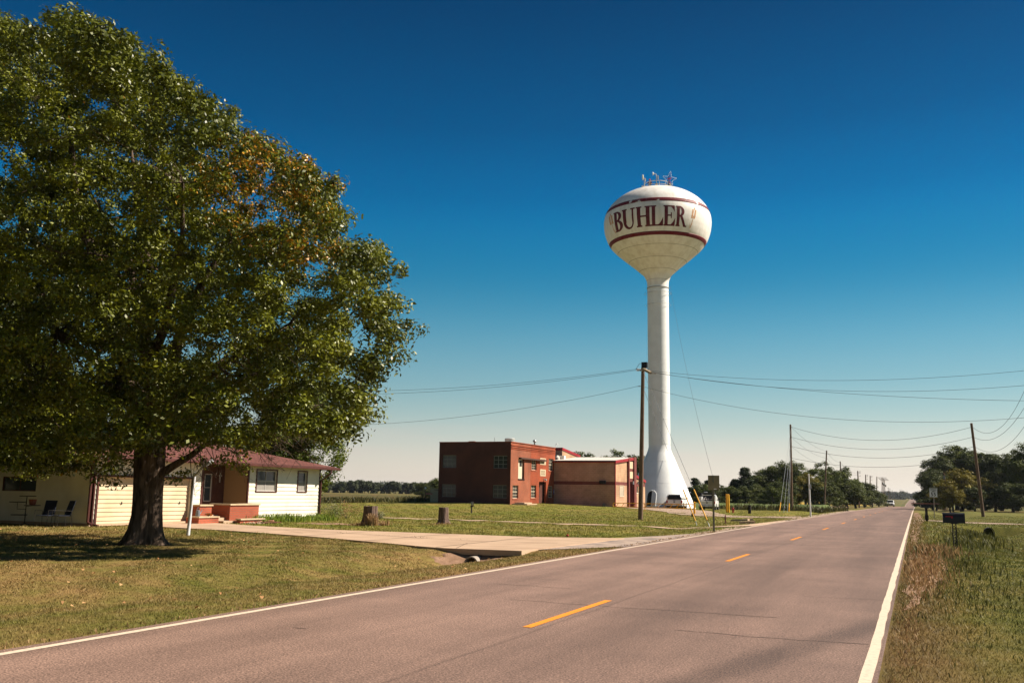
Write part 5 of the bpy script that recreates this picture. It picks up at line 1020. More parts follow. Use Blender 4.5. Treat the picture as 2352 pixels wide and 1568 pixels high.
for yp in (690,757,833,893,960): mb=M(); z=tz_at(yp,1.42); mb.lathe([(1.422,z-.03),(1.432,z-.02),(1.432,z+.02),(1.422,z+.03)],48); mb.build('weld_seam',white_paint,tw,smooth=True)
for z in (3.2,6.0): mb=M(); rz__=4.75-(z+.4)*(4.75-1.9)/(zf-1.05+.4); mb.lathe([(rz__+.0,z-.03),(rz__+.012,z),(rz__-.02,z+.03)],64); mb.build('weld_seam',white_paint,tw,smooth=True)
mb=M(); z=tz_at(k7(766,1475)[1],1.42); 
for i in range(32): a,b=2*PI*i/32,2*PI*(i+1)/32; mb.tube([(1.75*math.cos(a),1.75*math.sin(a),z),(1.75*math.cos(b),1.75*math.sin(b),z)],.025,4,False)
for z2 in (z-1.6,): 
    mb.build('cable_ring',steel,tw); mb=M()
    for i in range(32): a,b=2*PI*i/32,2*PI*(i+1)/32; mb.tube([(1.7*math.cos(a),1.7*math.sin(a),z2),(1.7*math.cos(b),1.7*math.sin(b),z2)],.02,4,False)
mb.build('cable_ring',steel,tw)
# painted signs: implicit shapes polygonised on a fine grid and laid on the curved shell
def decal(name,fn,u0,u1,v0,v1,nu,nv,place,m,parent):
    us=np.linspace(u0,u1,nu); vs=np.linspace(v0,v1,nv); UU,VV=np.meshgrid(us,vs); FF=fn(UU,VV); mb=M(); cache={}
    def vid(key,u,v):
        if key not in cache: cache[key]=len(mb.v); mb.v.append(place(u,v))
        return cache[key]
    for j in range(nv-1):
        for i in range(nu-1):
            cs=[(j,i),(j,i+1),(j+1,i+1),(j+1,i)]; f=[FF[c] for c in cs]
            if max(f)<=0: continue
            poly=[]
            for k in range(4):
                a,b=cs[k],cs[(k+1)%4]; fa_,fb_=FF[a],FF[b]
                if fa_>0: poly.append(vid(a,UU[a],VV[a]))
                if (fa_>0)!=(fb_>0): t=fa_/(fa_-fb_); key=tuple(sorted((a,b))); poly.append(vid(key,UU[a]+(UU[b]-UU[a])*t,VV[a]+(VV[b]-VV[a])*t))
            if len(poly)>=3: mb.f.append(tuple(poly))
    return mb.build(name,m,parent,smooth=True)
def rect(U,V,a,b,c,d): return np.minimum(np.minimum(U-a,b-U),np.minimum(V-c,d-V))
def ell(U,V,cx,cy,rx,ry): return (1-np.sqrt(((U-cx)/rx)**2+((V-cy)/ry)**2))*min(rx,ry)
def bowl(U,V,x0,y0,y1,w_,th,tv): # D-shaped bowl attached at x0
    cy=(y0+y1)/2; ry=(y1-y0)/2; o=np.minimum(ell(U,V,x0,cy,w_,ry),U-x0+.001); i=ell(U,V,x0,cy,w_-th,ry-tv); return np.minimum(o,-i)
mxx=np.maximum
s_=.07
def f_stem(U,V,x,w_,sl=.055): return mxx(rect(U,V,x,x+w_,0,1),mxx(rect(U,V,x-sl,x+w_+sl,0,s_),rect(U,V,x-sl,x+w_+sl,1-s_,1)))
sw=.235
def L_B(U,V): return mxx(f_stem(U,V,.08,sw,.06),mxx(bowl(U,V,.27,.485,1,.40,sw*.95,.07),bowl(U,V,.27,0,.55,.46,sw,.07)))
def L_U(U,V):
    a=mxx(rect(U,V,.07,.07+sw,.3,1),rect(U,V,.0,.36,1-s_,1)); b=mxx(rect(U,V,.69,.80,.3,1),rect(U,V,.6,.9,1-s_,1))
    c=np.minimum(np.minimum(ell(U,V,.43,.32,.36,.34),-ell(U,V,.485,.33,.215,.26)),.34-V); return mxx(mxx(a,b),c)
def L_H(U,V): return mxx(mxx(f_stem(U,V,.07,sw,.07),f_stem(U,V,.64,sw,.07)),rect(U,V,.2,.7,.46,.54))
def wedge(U,V,x0,x1,y0,y1,up): # serif beak triangle
    t=(U-x0)/(x1-x0); hgt=y0+(y1-y0)*np.clip(t,0,1)**1.5 if up else None
    return np.minimum(np.minimum(U-x0,x1-U),(hgt-V) if up else 0)
def L_L(U,V): return mxx(f_stem(U,V,.08,sw,.07),mxx(rect(U,V,.2,.86,0,s_),np.minimum(np.minimum(U-.5,.86-U),np.minimum(V,.36*np.clip((U-.5)/.36,0,1)**1.7+s_-V))))
def L_E(U,V):
    bt=np.minimum(np.minimum(U-.5,.84-U),np.minimum(V,.33*np.clip((U-.5)/.34,0,1)**1.7+s_-V)); tp=np.minimum(np.minimum(U-.5,.80-U),np.minimum(1-V,.27*np.clip((U-.5)/.3,0,1)**1.7+s_-(1-V)))
    md=mxx(rect(U,V,.2,.58,.465,.535),rect(U,V,.52,.59,.36,.64)); return mxx(mxx(f_stem(U,V,.08,sw,.07),mxx(rect(U,V,.2,.84,0,s_),rect(U,V,.2,.8,1-s_,1))),mxx(mxx(bt,tp),md))
def L_R(U,V):
    leg=np.minimum(np.minimum(V,.5-V),.11-np.abs(U-(.80-.38*V/.5*.95))); foot=rect(U,V,.66,.97,0,s_)
    return mxx(mxx(f_stem(U,V,.08,sw,.06),bowl(U,V,.27,.46,1,.42,sw*.95,.07)),mxx(leg,foot))
zb0,zb1=tz_at(k7(766,765)[1],6.85),tz_at(k7(766,560)[1],6.6)
def ang(x): return math.asin(max(-1,min(1,(x-766)/586)))
def on_ball(out=.012):
    def place(a,z): r=ball_r(z)+out; return (r*math.sin(a),-r*math.cos(a),z)
    return place
pb=on_ball(.014)
for ch_,fn,xa,xb in (('b',L_B,302,402),('u',L_U,396,540),('h',L_H,543,697),('l',L_L,698,832),('e',L_E,831,957),('r',L_R,960,1084)):
    a0,a1=ang(xa),ang(xb); W_=.93 if ch_ in 'uh' else (.99 if ch_=='r' else (.88 if ch_=='l' else (.86 if ch_=='e' else .76)))
    decal('letter_'+ch_,fn,-.02,W_+.04,-.02,1.02,64,70,lambda u,v,a0=a0,a1=a1,W_=W_: pb(a0+(a1-a0)*u/W_,zb0+(zb1-zb0)*v),maroon,tw)
def wheat(U,V):
    Vr=V; V=np.maximum(V,0)
    f=-np.ones_like(U)
    x0=.45+.18*np.sin(V*2.2+.4)
    f=mxx(f,np.minimum(np.minimum(V-.0,.62-V),.025-np.abs(U-(.72-.35*V**.8))))
    cx=lambda v: .72-.35*v**.8
    for i in range(6):
        v=.52+.075*i
        for sx in(-1,1):
            x=cx(v)+sx*.15; f=mxx(f,1*(1-np.sqrt(((U-x-sx*.5*(V-v))/.10)**2+((V-v)/.038)**2))*.05)
    f=mxx(f,(1-np.sqrt(((U-cx(1))/.07)**2+((V-.985)/.06)**2))*.05)
    for k_ in (.9,.42): f=mxx(f,np.minimum(np.minimum(V-.0,.33-V),.03*(1-V/.36)-np.abs(U-(.72+(k_-.72)*(V/.33)**1.4))))
    return np.where(Vr<0,-1,f)
for xa,xb,yt,yb_,lab,fl in ((240,322,628,855,'wheat ear left of the B',0),(1098,1186,575,805,'wheat ear right of the R',1)):
    a0,a1=ang(xa),ang(xb); am=(a0+a1)/2; rr_=6.9
    dz_=0; zt_,zbb=zb1+.0,zb0-.05
    decal('wheat_emblem',(lambda U,V:wheat(1-U,V)) if fl else wheat,0,1.05,-.02,1.06,60,90,lambda u,v,a0=a0,a1=a1: on_ball(.012)(a0+(a1-a0)*u,zbb+(zt_-zbb)*v),gold,tw).__setitem__('label',lab)
# doorway at the foot
def cone_r(z): return 4.75-(z+.4)*(4.75-1.9)/(zf-1.05+.4)
aD=math.asin((1497-1516)/KP/cone_r(1.2)); zdb=tz_at(1158,4.3); zdt=tz_at(1127,4.0)
def pc(out):
    def place(u,v): r=cone_r(v)+out; a=aD+u/r; return (r*math.sin(a),-r*math.cos(a),v)
    return place
zdb=min(zdb,.35); hw=.55
dfn=lambda U,V: np.minimum(mxx(rect(U,V,-hw,hw,-.5,zdt-hw),np.where(V>zdt-hw-.05,hw-np.sqrt(U**2+(V-(zdt-hw))**2),-1)),V-zdb)
decal('door_opening',lambda U,V: np.minimum(dfn(U,V),.0-U),-.8,.8,zdb-.1,zdt+.1,60,60,pc(.02),mat('dark_void2',(.01,.01,.012),.9),tw)
dl=decal('door',lambda U,V: np.minimum(dfn(U,V),U-.02),-.8,.8,zdb-.1,zdt+.1,60,60,pc(.05),mat('door_white',(.74,.73,.7),.4),tw)
mb=M(); pts=[]
for i in range(25):
    t=i/24
    if t<.25: u,v=-hw-.04,zdb+(zdt-hw-zdb)*t/.25
    elif t<.75: a=PI-(t-.25)/.5*PI; u,v=(hw+.04)*math.cos(a),zdt-hw+(hw+.04)*math.sin(a)
    else: u,v=hw+.04,zdt-hw-(zdt-hw-zdb)*(t-.75)/.25
    pts.append(pc(.03)(u,v))
mb.tube(pts,.05,6); mb.build('door_frame',white_paint,tw)
mb=M(); mb.tube([pc(.05)(-1.5,zdb+.75),pc(.05)(-1.1,zdb+.75)],.07,6); mb.build('wall_outlet',black,tw)
# crown railing, dishes, hatch
za=ze+5.0; rail=M(); rr_=1.72; zb_=za-.30
for zz,rad in ((.98,.045),(.55,.03)):
    for i in range(40): a,b=2*PI*i/40,2*PI*(i+1)/40; rail.tube([(rr_*math.cos(a),rr_*math.sin(a),zb_+zz),(rr_*math.cos(b),rr_*math.sin(b),zb_+zz)],rad,6,False)
for i in range(8): a=2*PI*i/8+.2; rail.tube([(rr_*math.cos(a),rr_*math.sin(a),zb_-.15),(rr_*math.cos(a),rr_*math.sin(a),zb_+.98)],.035,6,False)
rail.build('railing',cream,tw)
mb=M(); mb.lathe([(.0,.35),(.62,.33),(.66,.25),(.62,-.1)],24,(.55,.2,za)); mb.build('hatch',cream,tw,smooth=True,auto=35)
ant=thing('dish_antenna',(0,0,0),'round dish aerial on the left of the tower railing','antenna','aerials on the tower top')
Rm=Matrix.Rotation(fa,4,'Z')
def top_thing(name,lx,ly,lz,label,cat,group=None):
    t=thing(name,(0,0,0),label,cat,group,fa); v=Rm@Vector((lx,ly,0)); t.location=(TX+v.x,TY_+v.y,tz+lz); return t
bpy.data.objects.remove(ant)
an=top_thing('dish_antenna',-1.72,-.3,zb_,'pale round dish aerial at the left end of the tower railing','antenna','aerials on the tower top')
mb=M(); mb.tube([(0,0,-.1),(0,0,1.9)],.04,6); mb.build('mast',cream,an); mb=M(); mb.sphere((-.18,0,2.0),.42,14,8,.28,.9,1); mb.build('dish',cream,an,smooth=True); mb=M(); mb.box(-.35,-.1,-.2,.2,.3,.75); mb.box(-.3,.2,-.15,.15,-.1,.25); mb.build('radio_box',cream,an,bevel=.02); mb=M(); mb.tube([(.05,0,1.85),(.18,0,1.75),(.12,0,1.35)],.05,6); mb.build('feed_arm',cream,an)
an=top_thing('dish_antenna',-.05,-1.72,zb_,'small aerial with bent arm in the middle of the tower railing','antenna','aerials on the tower top')
mb=M(); mb.tube([(0,0,-.1),(0,0,1.7),(-.05,0,1.9),(-.25,0,1.9)],.05,6); mb.build('mast',cream,an); mb=M(); mb.lathe([(.0,0),(.24,.2),(.26,.24)],14,(0,0,0)); o=mb.build('dish',cream,an,smooth=True); o.location=(-.25,0,1.95); o.rotation_euler=(0,-1.57,0); mb=M(); mb.box(.14,.3,-.1,.1,1.15,1.65); mb.box(-.16,.2,-.12,.12,-.1,.5); mb.build('radio_box',cream,an,bevel=.02)
an=top_thing('panel_antenna',1.62,-.5,zb_,'white panel aerials clustered under the star','antenna','aerials on the tower top'); mb=M(); mb.tube([(0,0,-.1),(0,0,1.5)],.06,6); mb.build('mast',cream,an); mb=M(); mb.box(.1,.35,-.12,.12,.1,.9); mb.build('panel',cream,an,bevel=.03); mb=M(); mb.box(-.5,-.2,-.1,.1,.2,.7); mb.build('panel',cream,an,bevel=.03)
# light-bulb star
stt=top_thing('light_star',1.55,-.9,zb_,'large wire star outlined with white bulbs and a small red cross inside','star decoration'); R1,R2=.98,.40; cz2=1.3; tilt=.0
pts=[]
for i in range(10): a=PI/2+2*PI*i/10-.17; r=R1 if i%2==0 else R2; pts.append(Vector((.15+r*math.cos(a),0,cz2+r*math.sin(a)*1.3)))
mb=M(); 
for i in range(10): mb.tube([pts[i],pts[(i+1)%10]],.022,4,False)
mb.tube([(0,0,-.2),(.1,0,cz2+.6)],.04,6); mb.tube([(.15,0,-.2),(.1,0,cz2)],.03,6); mb.build('frame',black,stt)
bulbm=mat('bulb_white',(.8,.8,.8),.3); mb=M()
for i in range(10):
    for k_ in range(4): p=pts[i].lerp(pts[(i+1)%10],(k_+.5)/4); mb.sphere(p,.055,6,4)
o=mb.build('bulbs',bulbm,stt); o['kind']='stuff'
mb=M(); rr2=random.Random(2)
for i in range(60):
    if rr2.random()<.5: p=(.15+rr2.uniform(-.28,.28),-.02,cz2+.15+rr2.uniform(-.08,.08))
    else: p=(.2+rr2.uniform(-.1,.1),-.02,cz2+rr2.uniform(-.5,.42))
    mb.sphere(p,.035,5,4)
o=mb.build('red_lights',mat('red_lamp',(.55,.06,.08),.4),stt); o['kind']='stuff'
# ================================================================== people
def skin_fig(name,J,E,m,parent,sub=1):
    """J: {name:(x,y,z,r)}; one continuous skinned surface"""
    ks=list(J); me=bpy.data.meshes.new(name); me.from_pydata([J[k][:3] for k in ks],[(ks.index(a),ks.index(b)) for a,b in E],[]); o=bpy.data.objects.new(name,me); COL.objects.link(o)
    md=o.modifiers.new('skin','SKIN'); md.use_smooth_shade=True
    if not me.skin_vertices: 
        bm=bmesh.new(); bm.from_mesh(me); bm.verts.layers.skin.verify(); bm.to_mesh(me); bm.free()
    for i,k in enumerate(ks): v=me.skin_vertices[0].data[i]; v.radius=(J[k][3],J[k][3]); v.use_root=(i==0)
    s=o.modifiers.new('sub','SUBSURF'); s.levels=sub; s.render_levels=sub
    bpy.context.view_layer.update(); m2=bpy.data.meshes.new_from_object(o.evaluated_get(bpy.context.evaluated_depsgraph_get())); bpy.data.objects.remove(o); m2.name=name; m2.materials.clear(); m2.materials.append(m)
    o=bpy.data.objects.new(name,m2); COL.objects.link(o); o.parent=parent; return o
skinm=mat('skin_tone',(.42,.22,.14),.6)
def person(loc,label,rz,pose,shirt,trous,hat,scale=1,group=None):
    t=thing('person',loc,label,'person',group,rz); t.scale=(scale,)*3
    P={'pelvis':(0,0,.95,.12),'waist':(0,.01,1.08,.115),'chest':(0,.0,1.30,.135),'neck0':(0,.01,1.45,.065),'neck':(0,.0,1.52,.055),'head':(0,-.02,1.62,.09),'crown':(0,-.01,1.70,.085)}
    P.update(pose); E=[('pelvis','waist'),('waist','chest'),('chest','neck0'),('neck0','neck'),('neck','head'),('head','crown')]
    for s,sg in (('l',-1),('r',1)):
        D={'hip':(sg*.10,0,.88,.095),'knee':(sg*.11,-.02,.48,.062),'ankle':(sg*.11,.02,.09,.042),'toe':(sg*.12,-.17,.03,.032),'sho':(sg*.18,0,1.40,.062),'elb':(sg*.27,-.05,1.14,.043),'wri':(sg*.22,-.26,1.04,.028),'palm':(sg*.20,-.33,1.03,.026)}
        for k_ in D:
            if s+k_ not in P: P[s+k_]=D[k_]
        E+=[('pelvis',s+'hip'),(s+'hip',s+'knee'),(s+'knee',s+'ankle'),(s+'ankle',s+'toe'),('chest',s+'sho'),(s+'sho',s+'elb'),(s+'elb',s+'wri'),(s+'wri',s+'palm')]
        w_=Vector(P[s+'palm'][:3]); d=(w_-Vector(P[s+'wri'][:3])).normalized(); sd=d.cross(Vector((0,0,1))).normalized()
        for i,l in enumerate((.075,.085,.08,.062)):
            b_=w_+sd*(.027-.018*i)+d*.02; P[s+'f%d'%i]=(*b_,.009); P[s+'g%d'%i]=(*(b_+d*l*.5+Vector((0,0,-.012))),.0085); P[s+'h%d'%i]=(*(b_+d*l*.8+Vector((0,0,-.04))),.008); E+=[(s+'palm',s+'f%d'%i),(s+'f%d'%i,s+'g%d'%i),(s+'g%d'%i,s+'h%d'%i)]
        b_=w_-d*.02+sd*.035; P[s+'t']=(*b_,.011); P[s+'u']=(*(b_+sd*.02+d*.04),.009); E+=[(s+'wri',s+'t'),(s+'t',s+'u')]
    body=skin_fig('body',P,E,skinm,t)
    def grown(keys,edges,k_): return {a:(P[a][0],P[a][1],P[a][2],P[a][3]*k_) for a in keys},edges
    ks=['pelvis','waist','chest','neck0','lsho','lelb','lwri','rsho','relb','rwri']; J_,E_=grown(ks,[e for e in E if e[0] in ks and e[1] in ks],1.13); skin_fig('shirt',J_,E_,shirt,t)
    ks=['pelvis','lhip','lknee','lankle','rhip','rknee','rankle']; J_,E_=grown(ks,[e for e in E if e[0] in ks and e[1] in ks],1.2); skin_fig('trousers',J_,E_,trous,t)
    hx,hy,hz=P['crown'][:3]; mb=M(); mb.sphere((hx,hy,hz-.0),.128,16,10,1,1.12,.95); mb.box(hx-.11,hx+.11,hy-.2,hy-.02,hz-.02,hz-.005); mb.build('hard_hat' if hat[1] else 'helmet',hat[0],t,smooth=True,auto=50)
    mb=M(); fx,fy,fz=P['head'][:3]
    for sg in (-1,1): mb.sphere((fx+sg*.033,fy-.088,fz+.012),.012,8,6)
    mb.build('eyes',black,t); mb=M(); mb.tube([(fx,fy-.085,fz+.01),(fx,fy-.115,fz-.025)],[.01,.016],6); mb.build('nose',skinm,t)
    for s,sg in (('l',-1),('r',1)): a=P[s+'ankle'];b=P[s+'toe']; mb=M(); mb.tube([(a[0],a[1]+.05,a[2]-.04),(a[0],a[1],a[2]-.035),(b[0],b[1],b[2]+.01)],[.045,.055,.045],8); mb.build('boot',black,t,smooth=True)
    return t
v=Rm@Vector((-.95,.35,0)); maroon_shirt=mat('dark_red_shirt',(.07,.012,.02),.8); jeans=mat('dark_trousers',(.02,.03,.035),.8)
person((TX+v.x,TY_+v.y,tz+za-.16),'worker in dark red shirt and red hard hat standing inside the tower railing',fa,{'lelb':(-.30,.04,1.16,.043),'lwri':(-.22,-.18,1.06,.028),'lpalm':(-.17,-.25,1.05,.026)},maroon_shirt,jeans,(mat('hat_red',(.5,.03,.04),.4),1))
# ================================================================== poles and wires
def utility_pole(base,top,r0,r1,label,group,name='utility_pole'):
    """base, top in world coordinates"""
    t=thing(name,base,label,'utility pole',group); d=Vector(top)-Vector(base); mb=M(); mb.tube([Vector((0,0,-.3)),d*.02,d*.35,d*.7,d],[r0,r0,r0*.75+r1*.25,r0*.35+r1*.65,r1],12); mb.build('pole',wood_pole,t,smooth=True,auto=50); return t,d
q=gp(1471,1194,h(-15.2,53.7,True)); pd=(Vector(q)-O).dot(FW); ptop=dp(1477,838,pd)
r_w=.009
P1,d1=utility_pole((q.x,q.y,q.z),ptop,.155,.11,'tall dark wood pole with a crossarm in front of the water tower','wooden poles along the road')
porc=mat('insulator',(.30,.28,.27),.3); armm=mat('grey_timber',(.40,.31,.20),.8,(.28,.2,.13),6,stretch=(8,1,1))
ca=d1*.982; cd=Vector((.95,-.25,0)).normalized(); ca0=ca+Vector(ray(1490,850)-ray(1477,848))*0
armv=(Vector(dp(1499,854,pd-1.3))-Vector(dp(1480,844,pd))); mb=M(); mb.bar(d1*.975-armv*.06+Vector((.0,-.13,0)),d1*.975+armv+Vector((0,-.13,0)),.12,.14); mb.build('crossarm',armm,P1)
def insulators(mb,a,b,n=4,r=.06):
    a=Vector(a);b=Vector(b); mb.tube([a,b],.018,5,False)
    for i in range(n): c=a.lerp(b,(i+.6)/(n+.4)); e=(b-a).normalized(); mb.tube([c-e*.02,c,c+e*.03],[r*.5,r,r*.4],8)
e1=d1*.975+armv+Vector((0,-.13,0)); lf=Vector(dp(1461,847.5,pd+.5))-P1.location; lf2=Vector(dp(1460.5,850,pd-.6))-P1.location; rt1=Vector(dp(1492,851,pd+.3))-P1.location; rt2=Vector(dp(1508,857,pd-1.2))-P1.location; n1=Vector(dp(1464,887,pd))-P1.location; n2=Vector(dp(1481,888.5,pd))-P1.location
for a,b in ((d1*.97,lf),(d1*.965,lf2),(d1*.985,rt1),(e1,rt2)): mb=M(); insulators(mb,a,b); mb.build('insulator',porc,P1)
mb=M(); insulators(mb,d1*.865,n1,2,.05); insulators(mb,d1*.865,n2,1,.05); mb.build('insulator',porc,P1)
mb=M(); mb.box(-.05,.3,-.2,.05,-.1,.25); o=mb.build('cutout_switch',black,P1); o.location=d1*.99
mb=M(); mb.tube([lf,lf.lerp(rt1,.25)+Vector((0,0,.38)),lf.lerp(rt1,.6)+Vector((0,0,.42)),rt1],.014,5,False); mb.build('jumper_wire',wire_m,P1)
def cat(a,b,sag,n=26):
    a=Vector(a);b=Vector(b); return [a.lerp(b,i/n)+Vector((0,0,-4*sag*(i/n)*(1-i/n))) for i in range(n+1)]
def wire(a,b,sag,label,group,r=.013,n=26):
    mb=M(); mb.tube(cat(a,b,sag,n),r,5,False); return tag(mb.build('power_line',wire_m),label,'wire',group)
def wthru(a,bx_px,by_px,Ymid,b_xy,low,label,group,r=.0095):
    """wire from a to a far support beyond the frame edge; passes (bx_px,by_px)"""
    a=Vector(a); bx,by=b_xy; dxy=Vector((bx-a.x,by-a.y,0)); rr_=ray(bx_px,by_px); 
    # crossing of sight line with the vertical plane of the wire
    den=rr_.x*dxy.y-rr_.y*dxy.x; s=(a.x*dxy.y-a.y*dxy.x)/den; u=((rr_.x*s-a.x)*dxy.x+(rr_.y*s-a.y)*dxy.y)/dxy.length_squared; z1=EYE+rr_.z*s
    # second sight point for the low part
    r2=ray(*low); s2=(a.x*dxy.y-a.y*dxy.x)/(r2.x*dxy.y-r2.y*dxy.x); u2=((r2.x*s2-a.x)*dxy.x+(r2.y*s2-a.y)*dxy.y)/dxy.length_squared; z2=EYE+r2.z*s2
    # z=a.z+p u+q u^2 through both
    A_=np.array([[u,u*u],[u2,u2*u2]]); p_,q_=np.linalg.solve(A_,[z1-a.z,z2-a.z]); n=48; mb=M(); mb.tube([(a.x+dxy.x*t,a.y+dxy.y*t,a.z+p_*t+q_*t*t) for t in [i/n for i in range(n+1)]],r,5,False)
    return tag(mb.build('power_line',wire_m),label,'wire',group)
PL=P1.location; gr='wires of the line crossing the road'
W=lambda v: PL+v
wthru(W(rt1),2352,851,0,(26,58),(1980,873),'topmost wire running right from the near pole',gr); wthru(W(rt1)+Vector((0,.15,-.05)),2352,885,0,(26,56),(1960,898),'second wire running right from the near pole',gr); wthru(W(rt2),2352,920,0,(26,52),(2000,907),'third wire running right from the crossarm end',gr); wthru(W(n2),2352,959,0,(26,55),(2010,967),'lowest wire running right from the near pole',gr)
wthru(W(lf),600,893,0,(-70,52),(1100,886.5),'upper wire running left from the near pole',gr); wthru(W(lf2),600,902,0,(-70,50),(1100,892),'middle wire running left from the near pole',gr); wthru(W(n1),600,976,0,(-70,51),(1100,952),'low wire running left from the near pole',gr)
# guys with yellow sleeves
def guy(top,base,sleeve,label,group,r=.012):
    t=thing('guy_wire',base,label,'guy wire',group); T=Vector(top)-Vector(base); mb=M(); mb.tube([(0,0,-.05),T],r,5,False); mb.build('cable',steel,t)
    if sleeve: mb=M(); e=T.normalized(); mb.tube([e*sleeve[0],e*sleeve[1]],.035,8); mb.build('sleeve',yellow,t)
    mb=M(); mb.tube([(0,0,-.1),T.normalized()*.25],.022,6); mb.build('anchor_rod',lead,t); return t
ag=gp(1601.5,1206,h(-11.3,49)); ag2=gp(1630.5,1209,h(-10,49.5)); guy(W(d1*.86),ag,(.30,2.35),'left guy wire of the near pole with a yellow sleeve','guys of the near pole'); guy(W(d1*.96),ag2,(.45,2.6),'right guy wire of the near pole with a yellow sleeve','guys of the near pole')
# far side pole and leaning right pole
q=at_px(1819,1172,107.5,None); q=gp(1819,1172,h(-12.9,108.1,True)); d2=(Vector(q)-O).dot(FW); P2,dd2=utility_pole(q,dp(1815.5,974.5,d2),.16,.11,'first tall bare pole left of the road, stayed by a bundle of guys','wooden poles along the road')
zR=h(6.5,109,True)-.1; q=gp(2259,1190,-.42); d3=(Vector(q)-O).dot(FW); P3,dd3=utility_pole(q,dp(2231,971.5,d3),.17,.125,'thick wood pole leaning left at the right of the road','wooden poles along the road')
A2=[Vector(dp(1817,y,d2)) for y in (980,1003,1024,1051)]; A3=[Vector(dp(2232+1.1*k_,y,d3)) for k_,y in ((1,980),(3,1003),(6,1025),(9,1048))]
for a,b,sg,lab in zip(A2,A3,(1.55,1.45,1.35,1.15),('topmost wire slung between the stayed pole and the leaning pole','second wire slung between the stayed pole and the leaning pole','third wire slung between the stayed pole and the leaning pole','lowest wire slung between the stayed pole and the leaning pole')): wire(a,b,sg,lab,'wires slung across the road',.018)
for i,(yy,low,exy) in enumerate((((2352,899),(2295,984),(16,62))[0:3],((2352,937),(2270,1010),(15,60)),((2352,980),(2290,1035),(15,58)))):
    wthru(A3[i],yy[0],yy[1],0,exy,low,['upper','middle','lower'][i]+' wire sweeping up to the right from the leaning pole','wires right of the leaning pole',.016)
for i,(bx,by) in enumerate(((1806,1186),(1812,1186),(1819-2,1184),(1823,1184))):
    b=gp(bx-3,by-1,-.05) if 0 else gp([1790,1800,1808,1812][i]+ [13,10,7,9][i]*0+0,[1173.5,1173,1172.5,1172.5][i],0); b.z=h(b.x,b.y,True)
    guy(Vector(dp(1816.5,[985,1005,1026,1050][i],d2)),b,(.15,2.1) if i in (0,3) else None,['outermost guy of the stayed pole with yellow sleeve','second guy of the stayed pole','third guy of the stayed pole','innermost guy of the stayed pole with yellow sleeve'][i],'guys of the stayed pole',.016)
fp=[(1893,1164.5,1898.7,1034,'second bare pole left of the road, leaning slightly right',9.2,0),(1933.5,1164.5,1929.8,1059,'third bare pole left of the road',9.2,0),(1973.7,1163.6,1970,1081,'fourth road pole with fittings at its head',8.2,1),(1988.9,1162.7,1988.3,1089.4,'slim fifth road pole with short arm',8.6,1),(1999,1160,1998.6,1091.8,'sixth road pole in front of the last big tree',8.6,1),(2013.6,1158,2014,1094,'lone bare seventh road pole against the sky',9,0),(2025.8,1156,2026,1095.5,'far pole with a wide crossarm',10.5,2),(2028.8,1157,2028.8,1098.6,'far pole with a transformer just right of the wide crossarm',10.3,2),(2033.4,1158,2031.5,1101.4,'far pole with a crossarm and box nearest the oncoming truck',10,2),(2041.3,1146,2040,1119,'distant slim pole beyond the dip',10,0),(2045.6,1147,2043.8,1121,'distant slim pole second beyond the dip',10,0),(2050,1146,2049,1125,'distant slim pole third beyond the dip',10,0),(2055,1145,2054.5,1128,'distant slim pole fourth beyond the dip',10,0),(2060,1144,2059.7,1130,'distant slim pole fifth beyond the dip',10,0),(2065,1143.5,2064.8,1132,'distant slim pole sixth beyond the dip',10,0),(2070,1142.5,2069.8,1133,'distant slim pole last before the rise',10,0)]
heads=[]
for (bx,by,tx,ty,lab,hm,kd) in fp:
    px=math.hypot(bx-tx,by-ty); dep=FPX*hm/px; B_=Vector(dp(bx,by,dep)); T_=Vector(dp(tx,ty,dep)); zb_=h(B_.x,B_.y,True)
    t,dd=utility_pole(B_,T_,.15 if dep<200 else .17,.10 if dep<200 else (.12 if dep<400 else .2),lab,'wooden poles along the road')
    if B_.z>zb_+.3: # reach the ground
        pass
    heads.append(T_)
    if kd==1:
        for k_,z_ in enumerate((.97,.93,.85)): mb=M(); mb.tube([dd*z_,dd*z_+Vector((.5,0,.05))],.03,5); mb.sphere(dd*z_+Vector((.5,0,.12)),.1,8,6); mb.build('insulator',porc,t)
    if kd==2: mb=M(); mb.bar(dd*.98-Vector((1.6,0,0)),dd*.98+Vector((1.6,0,0)),.13,.16); mb.build('crossarm',black,t); mb=M(); mb.lathe([(0,0),(.24,0),(.24,.8),(0,.85)],10,tuple(dd*.72+Vector((.4,0,0)))); mb.build('transformer',lead,t)
for i in range(3):
    wire(A2[i],heads[0]-Vector((0,0,.15+1.1*i)),.5,['top','middle','bottom'][i]+' wire from the stayed pole to the second pole','wires along the left of the road',.014,14); wire(heads[0]-Vector((0,0,.15+1.1*i)),heads[1]-Vector((0,0,.15+.9*i)),.5,['top','middle','bottom'][i]+' wire from the second to the third pole','wires along the left of the road',.016,12)
    if i<2: wire(heads[1]-Vector((0,0,.15+.9*i)),heads[2]-Vector((0,0,.3+.5*i)),.8,['top','lower'][i]+' wire from the third to the fourth pole','wires along the left of the road',.018,12)
# small leaning pole inside the grove
B_=Vector(dp(2183,1171.5,150)); B_.z=h(B_.x,B_.y,True); T_=Vector(dp(2168,1086,150)); t,dd=utility_pole(B_,T_,.13,.09,'short crooked pole leaning in front of the golden tree','wooden poles along the road'); mb=M(); mb.box(-.2,.1,-.1,.1,-.5,0); o=mb.build('fitting',lead,t); o.location=dd*.93
